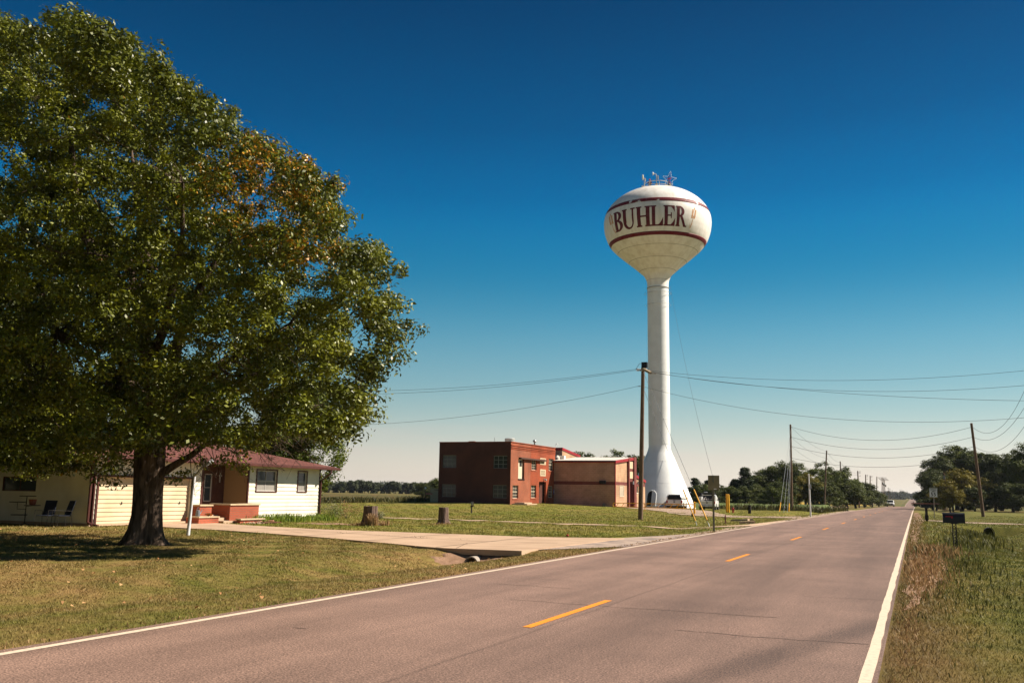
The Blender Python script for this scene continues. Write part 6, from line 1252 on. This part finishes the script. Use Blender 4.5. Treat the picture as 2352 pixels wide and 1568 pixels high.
# tower guy cable
q=dp(1545,690,TD-.5); e_=gp(1637,1190,0); wire(Vector(dp(1539,655,TD-1)),Vector(dp(1640,1105,70)),1.2,'thin cable slanting down from the tower neck to the right','cables from the tower',.011,20); wire(Vector(dp(1541,1040,TD-1)),Vector(dp(1585,1150,112)),.1,'short cable slanting along the tower foot','cables from the tower',.014,6)
# ================================================================== signs, mailboxes, small street things
q=gp(1640,1221,h(-7.9,39.5,True)); dS=(Vector(q)-O).dot(FW); sp_=thing('road_sign',(q.x,q.y,q.z),'back of a dull brass coloured road sign on a steel post at the left verge','road sign')
topv=Vector(dp(1637.5,1091,dS))-Vector(q); mb=M()
e=topv.normalized(); wv=.045
mb.prism([(-.04,-.02),(.04,-.02),(.04,.0),(.018,.0),(.018,.03),(-.018,.03),(-.018,0),(-.04,0)],'z',-.2,topv.length); o=mb.build('post',mat('post_steel',(.16,.16,.12),.5,(.10,.11,.09),5,metal=.3),sp_); o.rotation_euler=Vector((0,0,1)).rotation_difference(e).to_euler()
mb=M(); W_,Hh=25.6/(FPX/dS),33/(FPX/dS); mb.box(-W_/2,W_/2,.0,.004,-Hh,0); o=mb.build('plate',mat('sign_back',(.23,.19,.10),.35,(.17,.14,.075),5,metal=.5),sp_,bevel=.001); o.location=topv*.999+Vector((0.02,.035,0)); o.rotation_euler=(0,0,YAW*.6)
mb=M(); mb.box(-.0,.11,-.004,-.002,-Hh+.02,-Hh+.06); o2=mb.build('sticker',white_paint,o)
q=gp(2146,1190,-.12); q.z=h(q.x,q.y); dS=(Vector(q)-O).dot(FW); k_=FPX/dS; sl_=thing('road_sign',(q.x,q.y,q.z),'white SPEED LIMIT 55 sign on a leaning post at the right verge','road sign')
tv=Vector(dp(2144,1122,dS))-Vector(q); mb=M(); mb.tube([(0,0,-.2),tv],.035,6); mb.build('post',mat('post_dull',(.15,.13,.11),.6),sl_)
pw,ph_=.62,.76; mb=M(); mb.box(-pw/2,pw/2,-.01,.0,-ph_,0); mb2=mb.build('plate',mat('sign_white',(.8,.8,.78),.4),sl_,bevel=.003); mb2.location=tv+Vector((-.02,-.05,.04)); mb2.rotation_euler=(0,.02,YAW*0-.02)
mb=M()
for a in ((-pw/2+.02,-pw/2+.035,-ph_+.02,-.02),(pw/2-.035,pw/2-.02,-ph_+.02,-.02),(-pw/2+.035,pw/2-.035,-ph_+.02,-ph_+.035),(-pw/2+.035,pw/2-.035,-.035,-.02)): mb.box(a[0],a[1],-.014,-.0105,a[2],a[3])
mb.build('border',black,mb2)
text_obj('lettering','SPEED\nLIMIT',.17,black,mb2,(0,-.013,-.2),(PI/2,0,0),.002,1.0); text_obj('lettering','55',.42,black,mb2,(0,-.013,-.53),(PI/2,0,0),.002,1.05)
# mailboxes
def mailbox(px,sc,label,rz,kind):
    q=gp(px[0],px[1],0); q=gp(px[0],px[1],h(q.x,q.y)); t=thing('mailbox',(q.x,q.y,h(q.x,q.y)),label,'mailbox','mailboxes on the right verge',rz); t.scale=(sc,sc,sc)
    bk=mat('mailbox_black',(.012,.012,.014),.33,(.02,.02,.022),5,spec=.25); return t,bk
t,bk=mailbox((2195,1260),1,'large black mailbox with a red flag on a ladder-like steel post near the camera',YAW*.0,0)
L_,Wd,Hb=.60,.27,.32; zb=.80; mb=M(); prf=[(-Wd/2,0),(Wd/2,0)]+[(Wd/2*math.cos(a),Hb-Wd/2+Wd/2*math.sin(a)) for a in [PI*i/12 for i in range(13)]]
prf=[(p[0],p[1]+zb) for p in prf]; mb.prism(prf,'x',-L_/2,L_/2); mb.build('box',bk,t,smooth=True,auto=35); mb=M(); prf2=[(p[0]*1.05,(p[1]-zb-Hb/2)*1.04+zb+Hb/2) for p in prf]; mb.prism(prf2,'x',-L_/2-.02,-L_/2+.015); mb.prism(prf2,'x',L_/2-.015,L_/2+.015); mb.build('door',bk,t,smooth=True,auto=35)
mb=M(); mb.box(-.24,-.03,-Wd/2-.012,-Wd/2-.004,zb+.19,zb+.215); mb.box(-.08,-.03,-Wd/2-.012,-Wd/2-.004,zb+.15,zb+.19); mb.build('flag',mat('flag_red',(.4,.02,.03),.5),t)
mb=M(); pm=mat('post_iron',(.03,.032,.035),.5)
for sx in (-.055,.055): mb.box(sx-.012,sx+.012,-.02,.02,-.2,zb)
for i in range(9):
    zc_=.05+i*.088
    for j in range(12): a,b=2*PI*j/12,2*PI*(j+1)/12; mb.tube([(.04*math.cos(a),0,zc_+.042*math.sin(a)),(.04*math.cos(b),0,zc_+.042*math.sin(b))],.008,4,False)
mb.box(-.1,.1,-.1,.1,zb-.02,zb-.001); mb.build('post',pm,t)
t,bk=mailbox((2129,1197),1,'smaller dark mailbox with a long pinkish plank on a timber post further along the verge',.25,1)
mb=M(); mb.box(-.07,.07,-.07,.07,-.2,.95); mb.box(-.10,.10,-.1,.1,.1,.45); mb.build('post',mat('dark_timber',(.03,.022,.018),.8),t); mb=M(); prf=[(-.11,.95),(.11,.95)]+[(.11*math.cos(a),1.10+.11*math.sin(a)) for a in [PI*i/10 for i in range(11)]]; mb.prism(prf,'x',-.36,.30); mb.build('box',bk,t,smooth=True,auto=35)
mb=M(); mb.box(-.95,.85,-.2,.2,1.225,1.27); mb.build('plank',mat('pinkish_board',(.34,.15,.12),.7),t)
# yellow bollards, hydrants, posts
for px,lab in (((k6(1828,890)),'left one of the two yellow bollards beyond the hydrant post'),((k6(1859,893)),'right one of the two yellow bollards beyond the hydrant post')):
    q=place(px); mb=M(); hh=43/(FPX/((q-O).dot(FW)))*.98; rr_=.10; mb.lathe([(0,-.1),(rr_,-.1),(rr_,hh-.08),(rr_*.7,hh-.02),(0,hh)],14); tag(mb.build('bollard',yellow,None,smooth=True,auto=40,loc=q),lab,'bollard','yellow bollards by the lane')
def hydrant(px,hpx,m,label,slim=False):
    q=place(px); hh=hpx/(FPX/((q-O).dot(FW))); s=hh/.75; t=thing('fire_hydrant',q,label,'hydrant'); t.scale=(s,s,s); r=.055 if slim else .12
    mb=M(); mb.lathe([(r*1.3,-.05),(r*1.3,.03),(r,.04),(r,.48),(r*1.35,.5),(r*1.35,.54),(r*1.0,.56),(r*.8,.66),(r*.35,.7),(r*.35,.75),(0,.75)],14); mb.build('barrel',m,t,smooth=True,auto=40)
    mb=M(); 
    for a in (0,PI,PI*1.5): mb.tube([(0,0,.4),(math.cos(a)*r*1.9,math.sin(a)*r*1.9,.4)],r*.55,8)
    mb.build('outlet',m,t); return t
hydrant(k6(1937,893),(893-795)/7.8,red_p,'red fire hydrant right of the yellow bollards'); hydrant(k6(1800,1080),(1080-925)/7.8,mat('rust_red',(.12,.03,.025),.8),'slim rusty red hydrant post in the near grass',True)
q=place((1722,1179)); mb=M(); mb.lathe([(0,-.1),(.15,-.1),(.15,.72),(.16,.73),(.16,.78),(.0,.8)],14); tag(mb.build('short_post',mat('burnt_wood',(.02,.016,.014),.8),None,smooth=True,auto=40,loc=q),'short black post stub on the grass beside the lane','post')
q=place(k6(1218,968)); mb=M(); mb.lathe([(0,-.1),(.12,-.1),(.13,.2),(.08,.27),(0,.3)],12); tag(mb.build('valve_cap',mat('dark_iron',(.05,.025,.02),.8),None,loc=q),'low dark iron valve cap behind the guy wire','valve')
# tall white post
q=place((1862,1186)); dS=(q-O).dot(FW); tv=Vector(dp(1857.3,1088,dS))-q; t=thing('marker_post',q,'tall thin shiny white post standing at the road end of the gravel lane','post'); mb=M(); mb.tube([(0,0,-.2),tv*.65],.065,10); mb.build('lower_tube',mat('glossy_white',(.7,.7,.68),.25),t,smooth=True,auto=40); mb=M(); mb.tube([tv*.66,tv],.055,10); mb.build('upper_tube',mat('glossy_white',(.7,.7,.68),.25),t,smooth=True,auto=40); mb=M(); mb.box(.05,.14,-.05,.05,-.15,.2); o=mb.build('bracket',steel,t); o.location=tv*.7
# culverts
def pipe(loc,r,L_,rz,label,m,axis_dir=(0,1,0),tilt=0):
    t=thing('culvert_pipe',loc,label,'culvert',None,rz); mb=M(); n=22
    mb.lathe([(r,0),(r,L_),(r-.03,L_),(r-.03,0),(r,0)],n); o=mb.build('pipe_wall',m,t,smooth=True,auto=40); o.rotation_euler=(-PI/2+tilt,0,0); mb=M(); mb.lathe([(0,L_*.75),(r-.03,L_*.75)],n); o=mb.build('dark_inside',mat('void',(.004,.004,.004),1),t); o.rotation_euler=(-PI/2+tilt,0,0); return t
pipe((-10.78,21.95,-.37),.21,1.6,0,'pale rimmed culvert pipe opening under the driveway slab',mat('pipe_pale',(.30,.26,.22),.8))
c2_=gp(2258,1216,-.42); pipe((c2_.x,63.3,h(c2_.x,63.4)+.26),.30,1.6,0,'dark culvert hole below the right hand drive',mat('pipe_dark',(.06,.05,.045),.8))
#mb=M(); mb.add([(-12.6,22.62,-.75),(-9.3,22.30,-.75),(-9.3,22.30,.0),(-12.6,22.62,.02),(-12.6,22.75,-.75),(-9.3,22.45,-.75),(-9.3,22.45,.0),(-12.6,22.75,.02)],[(0,1,2,3),(4,7,6,5),(0,4,5,1),(1,5,6,2),(2,6,7,3),(3,7,4,0)]); structure(mb.build('culvert_bank',dirt),'bare clay bank around the culvert under the driveway')
# broken concrete by the lane
mb=M()
for px,w_,d_,rz in ((k6(2190,1095),.8,.3,.3),((1700,1197),1.1,.35,-.2),((1716,1196),.7,.3,.5)):
    q=place(px); c,s=math.cos(rz),math.sin(rz); o_=len(mb.v); mb.box(-w_/2,w_/2,-d_/2,d_/2,0,.12)
    for i in range(o_,len(mb.v)): x,y,z=mb.v[i]; mb.v[i]=(q.x+x*c-y*s,q.y+x*s+y*c,q.z+z+.03+x*.06)
o=mb.build('broken_slabs',conc); tag(o,'broken concrete slab pieces beside the lane culvert','rubble')
q=gp(1303.5,1229.5,0); mb=M(); mb.sphere((0,0,.05),.055,12,8); tag(mb.build('red_ball',red_p,None,smooth=True,loc=(q.x,q.y,h(q.x,q.y))),'tiny dark red ball lying in the grass beyond the driveway','ball')
# standpipe
q=place((1083,1168)); hh=27/(FPX/((q-O).dot(FW))); t=thing('standpipe',q,'dark iron standpipe with round white head in front of the brick wall','standpipe'); s=hh/1.0; t.scale=(s,s,s)
mb=M(); mb.tube([(0,0,-.1),(0,0,.62)],.065,8); mb.tube([(-.08,0,.60),(.15,0,.60)],.06,8); mb.build('pipe',mat('old_iron',(.05,.04,.035),.7),t); mb=M(); mb.sphere((.02,0,.80),.15,14,8,.8,.5,1.1); mb.build('head',mat('head_white',(.35,.33,.3),.6),t,smooth=True); mb=M(); mb.tube([(0,0,.95),(.12,0,.98),(.19,0,.85),(.17,0,.62),(.25,0,.6)],.03,6); mb.build('hook',mat('old_iron2',(.07,.04,.03),.7),t)
# yellow swing gate
q=place(k6(1245,915)); gp_=thing('barrier_post',q,'stout yellow post holding the right end of the long barrier','post'); hh=27.5/(FPX/((q-O).dot(FW))); mb=M(); mb.lathe([(0,-.1),(.085,-.1),(.085,hh-.03),(.05,hh),(0,hh+.01)],12); mb.build('post',yellow,gp_,smooth=True,auto=40); mb=M(); mb.tube([(-.2,0,hh-.07),(.2,0,hh-.07)],.03,6); mb.build('hinge_bar',yellow,gp_)
dg=(q-O).dot(FW); gA1=Vector(dp(*k6(1228,745),dg)); gB1=Vector(dp(*k6(1228,820),dg)); dl_=dg*1.13; gA0=Vector(dp(*k5(1190,1218),dl_)); gB0=Vector(dp(*k5(1195,1276),dl_)); t=thing('barrier_gate',gB0,'long low yellow barrier frame with slanting struts in front of the tower','barrier'); 
mb=M(); r_=.032; O_=gB0; mb.tube([gA0-O_,gA1-O_],r_,6); mb.tube([gB0-O_,gB1-O_],r_,6); mb.tube([gA0-O_,(gA0+gB0)/2-O_+Vector((-.08,0,0)),gB0-O_],r_,6)
mb.build('rails',yellow,t)
for i in range(13):
    f=(i+.6)/13; a=gA0.lerp(gA1,f+.025)-O_; b=gB0.lerp(gB1,f-.015)-O_; mb=M(); mb.tube([a,b],.024,5); mb.build('strut',yellow,t)
mb=M(); mb.tube([gA0.lerp(gA1,.42)-O_,gB0.lerp(gB1,.42)-O_],.035,6); mb.tube([gB0.lerp(gB1,.42)-O_,gB0.lerp(gB1,.42)-O_-Vector((0,0,.5))],.035,6); mb.build('support_leg',yellow,t)
# ================================================================== vehicles
rub=mat('tyre_rubber',(.012,.012,.012),.8); rimm=mat('wheel_rim',(.3,.3,.3),.35,metal=.6); wcar=mat('white_car_paint',(.70,.70,.69),.22,spec=.6); tint=mat('tinted_glass',(.008,.009,.011),.25,spec=.12); redl=mat('tail_red',(.35,.015,.02),.25); chrome=mat('bumper_chrome',(.42,.42,.42),.25,metal=.8); dark=mat('dark_trim',(.015,.015,.016),.6)
def wheel(t,x,y,r,w_=.25):
    mb=M(); sx=1 if x>0 else -1; mb.lathe([(r*.6,-w_/2),(r*.93,-w_/2),(r,-w_/2+.03),(r,w_/2-.03),(r*.93,w_/2),(r*.6,w_/2)],22); wo=mb.build('wheel',rub,t,smooth=True,auto=35); wo.location=(x,y,r); wo.rotation_euler=(0,PI/2,0)
    mb=M(); mb.lathe([(r*.62,w_/2*sx),(r*.58,w_/2*sx-.03*sx),(r*.2,w_/2*sx-.01*sx),(0,w_/2*sx)],18); mb.build('rim',rimm,wo,smooth=True,auto=35)
def loft(mb,secs):
    """secs: list of (y, [(x,z)...right half from bottom centre outward to top centre]) mirrored"""
    k=None; o=len(mb.v)
    for y,half in secs:
        ring=[(x,y,z) for x,z in half]+[(-x,y,z) for x,z in half[::-1] if x>1e-6]; k=len(ring); mb.v+=ring
    n=len(secs); mb.f+=[(o+i*k+j,o+i*k+(j+1)%k,o+(i+1)*k+(j+1)%k,o+(i+1)*k+j) for i in range(n-1) for j in range(k)]; mb.f+=[tuple(o+j for j in range(k))[::-1],tuple(o+(n-1)*k+j for j in range(k))]
def pickup(loc,rz,label,topper=True,service=False,front_detail=True):
    t=thing('pickup_truck' ,loc,label,'truck',None,rz); h0=.55 # +Y is the nose
    def half(w_,z0,z1,tw): return [(0.001,z0),(w_*.96,z0),(w_,z0+.08),(w_,z0+(z1-z0)*.6),(w_*tw,z1),(0.001,z1)]
    mb=M(); loft(mb,[(-2.85,half(.94,.52,1.16,.97)),(-2.75,half(.98,.46,1.18,.97)),(1.0,half(1.0,.42,1.2,.965)),(1.15,half(1.0,.42,1.2,.965)),(2.3,half(.98,.44,1.16,.94)),(2.75,half(.94,.46,1.08,.9)),(2.92,half(.84,.5,.98,.85))]); body=mb.build('body',wcar,t,smooth=True,auto=32,bevel=.02)
    mb=M(); 
    for sx in(-1,1):
        for yy in (-1.75,1.85): mb.lathe([(0,0),(.47,0),(.47,.012),(0,.012)],20,(0,0,0))
    # wheel wells as dark discs proud of the body side
    for sx in(-1,1):
        for yy in (-1.75,1.85):
            well=M(); n=14; pts=[(sx*1.004,yy+.47*math.cos(PI*i/n),.43+.47*math.sin(PI*i/n)) for i in range(n+1)]; well.add(pts+[(sx*.99,yy+.47*math.cos(PI*i/n),.43+.47*math.sin(PI*i/n)) for i in range(n+1)],[tuple(range(n+1)),]+[(i,i+1,n+2+i,n+1+i) for i in range(n)]); well.build('wheel_arch',dark,t)
    mb=M(); mb.box(-.8,.8,-2.6,2.6,.28,.5); mb.build('underbody',dark,t)
    # cab
    mb=M(); loft(mb,[(-.85,half(.93,1.17,1.80,.86)),(-.75,half(.93,1.17,1.87,.84)),(.35,half(.93,1.17,1.90,.83)),(.75,half(.93,1.17,1.82,.82)),(1.55,half(.93,1.17,1.2,.95))]); mb.build('cab',wcar,t,smooth=True,auto=30)
    g_=M(); 
    for sx in(-1,1):
        for (a,b) in ((-.68,-.02),(.04,.72)): g_.add([(sx*.952,a,1.24),(sx*.952,b+(.35 if b>.5 else 0),1.24),(sx*.835,b-.02,1.78),(sx*.835,a,1.78)],[(0,1,2,3)])
    g_.add([(-.80,1.47,1.31),(.80,1.47,1.31),(.72,.83,1.84),(-.72,.83,1.84)],[(0,1,2,3)]); g_.build('cab_window',tint,t)
    if topper:
        mb=M(); loft(mb,[(-2.83,half(.93,1.17,1.62,.80)),(-2.62,half(.93,1.17,1.86,.80)),(-.88,half(.93,1.17,1.88,.84))]); tp=mb.build('bed_topper',wcar,t,smooth=True,auto=30); mb=M(); mb.add([(-.82,-2.865,1.22),(.82,-2.865,1.22),(.78,-2.86,1.60),(-.78,-2.86,1.60),(.66,-2.74,1.80),(-.66,-2.74,1.80)],[(0,1,2,3),(3,2,4,5)])
        for sx in(-1,1): mb.add([(sx*.95,-2.5,1.28),(sx*.95,-1.0,1.28),(sx*.82,-1.0,1.76),(sx*.82,-2.4,1.76)],[(0,1,2,3)])
        mb.build('rear_window',tint,tp)
    if service:
        mb=M(); 
        for sx in(-1,1): mb.box(min(sx*.62,sx*1.0),max(sx*.62,sx*1.0),-2.8,-.9,1.17,1.62)
        mb.build('tool_body',wcar,t,bevel=.02); mb=M(); mb.box(-.62,.62,-2.75,-.95,1.18,1.22); mb.box(-.98,-.64,-2.6,-1.2,1.64,2.02); mb.box(-.60,.60,-.97,-.93,1.22,1.95); mb.build('bed_floor',dark,t)
        mb=M(); 
        for sx in (-1,1):
            for yy in (-2.7,-.9): mb.tube([(sx*.8,yy,1.6),(sx*.8,yy,2.08)],.03,6)
            mb.tube([(sx*.8,-2.75,2.08),(sx*.8,.6,2.08)],.035,6)
        for yy in (-2.7,-1.8,-.9,.3): mb.tube([(-.85,yy,2.08),(.85,yy,2.08)],.035,6)
        mb.build('ladder_rack',dark,t)
        mb=M(); rr2=random.Random(8)
        for i in range(16): mb.sphere((rr2.uniform(-.5,.5),rr2.uniform(-2.6,-1.4),1.28+rr2.uniform(0,.12)),rr2.uniform(.05,.11),6,4)
        mb.bar((-.45,-2.6,1.25),(-.2,-2.3,1.62),.12,.1); o=mb.build('cargo',mat('cargo_mix',(.45,.4,.38),.7,(.05,.04,.04),6),t); 
        mb=M(); mb.box(-.6,-.2,-.1,.15,2.12,2.22); mb.build('beacon',mat('beacon_lens',(.5,.5,.48),.3),t); mb=M(); mb.box(-.55,.55,-2.78,-2.74,1.78,1.86); mb.build('light_bar',white_paint,t)
    # tailgate, lights, bumpers
    mb=M(); mb.box(-.78,.78,-2.885,-2.85,.62,1.14); tg=mb.build('tailgate',wcar,t,bevel=.012); mb=M(); mb.box(-.12,.12,-2.9,-2.886,1.05,1.13); mb.build('handle',dark,tg); mb=M(); mb.lathe([(0,0),(.12,0)],20,(0,0,0)); o=mb.build('emblem',dark,tg); o.rotation_euler=(PI/2,0,0); o.scale=(1,1,.45) if 0 else (1,.45,1); o.location=(0,-2.89,.93)
    for sx in(-1,1): mb=M(); mb.box(min(sx*.80,sx*.97),max(sx*.80,sx*.97),-2.9,-2.74,.80,1.12); mb.build('tail_light',redl,t,bevel=.015)
    mb=M(); mb.box(-.98,.98,-3.02,-2.87,.46,.62); bp=mb.build('rear_bumper',chrome,t,bevel=.03); mb=M(); mb.box(-.16,.16,-3.03,-3.021,.48,.6); mb.build('licence_plate',white_paint,bp)
    mb=M(); mb.box(-.96,.96,2.86,3.02,.44,.66); mb.build('front_bumper',chrome,t,bevel=.03); mb=M(); mb.box(-.62,.62,2.88,2.96,.70,1.0); mb.build('grille',dark,t,bevel=.02)
    for sx in(-1,1): mb=M(); mb.box(min(sx*.62,sx*.88),max(sx*.62,sx*.88),2.80,2.93,.78,1.0); mb.build('headlight',mat('lamp_clear',(.6,.6,.6),.15),t,bevel=.02)
    for sx in(-1,1): mb=M(); mb.box(min(sx*.98,sx*1.2),max(sx*.98,sx*1.2),1.0,1.1,1.25,1.48); mb.build('mirror',dark,t,bevel=.03)
    mb=M(); 
    for sx in(-1,1):
        for yy in (.0,.75): mb.box(min(sx*.998,sx*1.02),max(sx*.998,sx*1.02),yy-.25,yy-.1,1.05,1.09)
    mb.build('door_handle',dark,t)
    for x in(-.86,.86):
        for y in (-1.75,1.85): wheel(t,x,y,.39)
    return t
q1=dp(*k6(832,815),110); pickup((q1.x-.0,q1.y+2.9,h(q1.x,q1.y,True)-.10),.12,'white pickup with a closed bed topper parked at the tower foot',True,False)
q2=dp(*k6(1420,842),107); pickup((q2.x,q2.y+2.9,h(q2.x,q2.y,True)-.10),.11,'white service truck with rack and open tool bed parked right of the tower',False,True)
q3=dp(2046,1163,265); zz=float(zr(q3.y)); t=thing('pickup_truck',(0,0,0),'x','truck'); bpy.data.objects.remove(t)
pickup((q3.x,q3.y,zz),PI,'white pickup truck driving towards the camera far down the road',False,False)
# motorcycle with rider, far off in the dip
mx_,my_=-2.0,900.0; mz=float(zr(my_)); mc=thing('motorcycle',(mx_,my_,mz),'dark motorcycle far off in the right lane of the road','motorcycle')
for yy in (-.7,.7): mb=M(); mb.lathe([(.2,-.07),(.3,-.07),(.3,.07),(.2,.07)],16); o=mb.build('wheel',rub,mc); o.location=(0,yy,.3); o.rotation_euler=(0,PI/2,0)
mb=M(); loft(mb,[(-.75,[(.001,.55),(.12,.6),(.12,.8),(.001,.85)]),(0,[(.001,.35),(.2,.4),(.2,.85),(.001,.9)]),(.5,[(.001,.6),(.18,.65),(.16,.98),(.001,1.02)]),(.75,[(.001,.8),(.15,.85),(.12,1.1),(.001,1.15)])]); mb.build('body',black,mc); mb=M(); mb.tube([(-.38,.45,1.02),(0,.5,.98),(.38,.45,1.02)],.025,6); mb.build('handlebar',black,mc)
person((mx_,my_-.2,mz-.12),'rider in dark red jacket sitting on the distant motorcycle',PI,{'lknee':(-.2,-.42,.72,.062),'lankle':(-.2,-.22,.32,.042),'ltoe':(-.2,-.38,.28,.032),'rknee':(.2,-.42,.72,.062),'rankle':(.2,-.22,.32,.042),'rtoe':(.2,-.38,.28,.032),'lwri':(-.3,-.5,1.12,.028),'lpalm':(-.32,-.57,1.12,.026),'rwri':(.3,-.5,1.12,.028),'rpalm':(.32,-.57,1.12,.026)},maroon_shirt,jeans,(black,0))
# fence beyond the right verge
def fence(name,x0,y0_,x1,y1_,n,label):
    t=thing(name,(x0,y0_,h(x0,y0_,True)),label,'fence'); fm=mat('fence_wood',(.18,.12,.09),.9)
    P=[]
    for i in range(n): f=i/(n-1); x,y=x0+(x1-x0)*f,y0_+(y1_-y0_)*f; z=h(x,y,True); P.append(Vector((x-x0,y-y0_,z-t.location.z))); mb=M(); mb.tube([P[-1]-Vector((0,0,.1)),P[-1]+Vector((0,0,1.15))],.07,6); mb.build('post',fm,t)
    mb=M()
    for zz in (.5,.8,1.08): mb.tube([p+Vector((0,0,zz)) for p in P],.014,4,False)
    mb.build('fence_wire',wire_m,t)
q=dp(2150,1158,200); q_=dp(2180,1160,150); fence('wire_fence',q.x,q.y,q_.x,q_.y,12,'old wooden post and wire fence below the right grove')
mb=M(); q=place((2187.5,1172)); mb.lathe([(0,-.1),(.07,-.1),(.07,1.1),(.05,1.2),(0,1.2)],10); tag(mb.build('marker_tube',mat('pale_blue',(.25,.4,.45),.5),None,smooth=True,auto=40,loc=q),'pale blue utility marker at the edge of the right grove','marker')
# yard clutter past the belt
for i,(x,y,lab) in enumerate([(1928,1166,'grey boulder pile under the road end of the shelter belt'),(2012,1160,'pale rocks by the last big tree')]):
    q=place((x,y)); mb=M(); rr2=random.Random(i)
    for k_ in range(9): mb.sphere((rr2.uniform(-1.6,1.6),rr2.uniform(-.5,.5),.12),rr2.uniform(.15,.4),8,5,1.2,1,.6)
    tag(mb.build('rock_pile',stone,None,loc=q),lab,'rocks')
# fallen leaves
g=np.random.default_rng(8); n=420; x=g.uniform(-30,-8,n); y=g.uniform(7,30,n); ok=free_of_paving(x,y); x,y=x[ok],y[ok]; n=len(x); z=H(x,y)+.05; s=g.uniform(.018,.036,n); a=g.uniform(0,6.28,n); tl=g.uniform(-.02,.03,(n,4))
V=np.stack([np.stack([x+s*np.cos(a+k_*PI/2),y+s*np.sin(a+k_*PI/2),z+tl[:,k_]],-1) for k_ in range(4)],1).reshape(-1,3)
o=raw('fallen_leaves',V,np.arange(len(V)).reshape(-1,4),leaf_mat('dead_leaf',(.3,.13,.05),(.6,.36,.17),trans=.2,rough=.7),None,np.repeat(g.random(n),4)); o['kind']='stuff'; o['label']='scattered dry tan oak leaves on the near lawn'; o['category']='leaves'
# crack weeds on the driveway
weeds('driveway_weeds',[(-14.5,27.3,120,.5,.03,.05),(-17,28.0,160,.9,.03,.06),(-19.2,28.6,60,.4,.03,.05),(-13,26.8,60,.6,.03,.05)],weedg,'thin weeds growing in the driveway joint',9)
# low row of shrubs at field edge behind the house
mid_bush=leaf_mat('field_weed',(.03,.04,.01),(.11,.09,.022),trans=.2); g=np.random.default_rng(77)
pts=[]
for i in range(150): x_=g.uniform(735,1000); q=dp(x_,1145,g.uniform(96,112)); pts.append((q.x,q.y,60,.9,.6,g.uniform(.3,.7)))
weeds('field_edge_weeds',pts,mid_bush,'rusty and green tall weeds along the near edge of the field',10)
pts=[]
for i in range(60): x_=g.uniform(1650,1945); q=dp(x_,1150,g.uniform(112,122)); pts.append((q.x,q.y,60,1.2,.6,g.uniform(.4,.9)))
weeds('lane_edge_weeds',pts,mid_bush,'mixed tall weeds at the edge of the bean rows',12)
# ================================================================== air
mb=M(); mb.box(-9000,9000,-600,9500,-60,46); hz=mb.build('haze',None); m=bpy.data.materials.new('haze_air'); m.use_nodes=True; n_=m.node_tree; n_.nodes.remove(n_.nodes['Principled BSDF']); pv=N(n_,'ShaderNodeVolumePrincipled'); pv.inputs['Color'].default_value=(.85,.9,1,1); pv.inputs['Density'].default_value=HAZE; pv.inputs['Anisotropy'].default_value=.3; n_.links.new(pv.outputs[0],n_.nodes['Material Output'].inputs['Volume']); hz.data.materials.append(m); hz['kind']='stuff'; hz['label']='thin autumn haze'; hz['category']='haze'
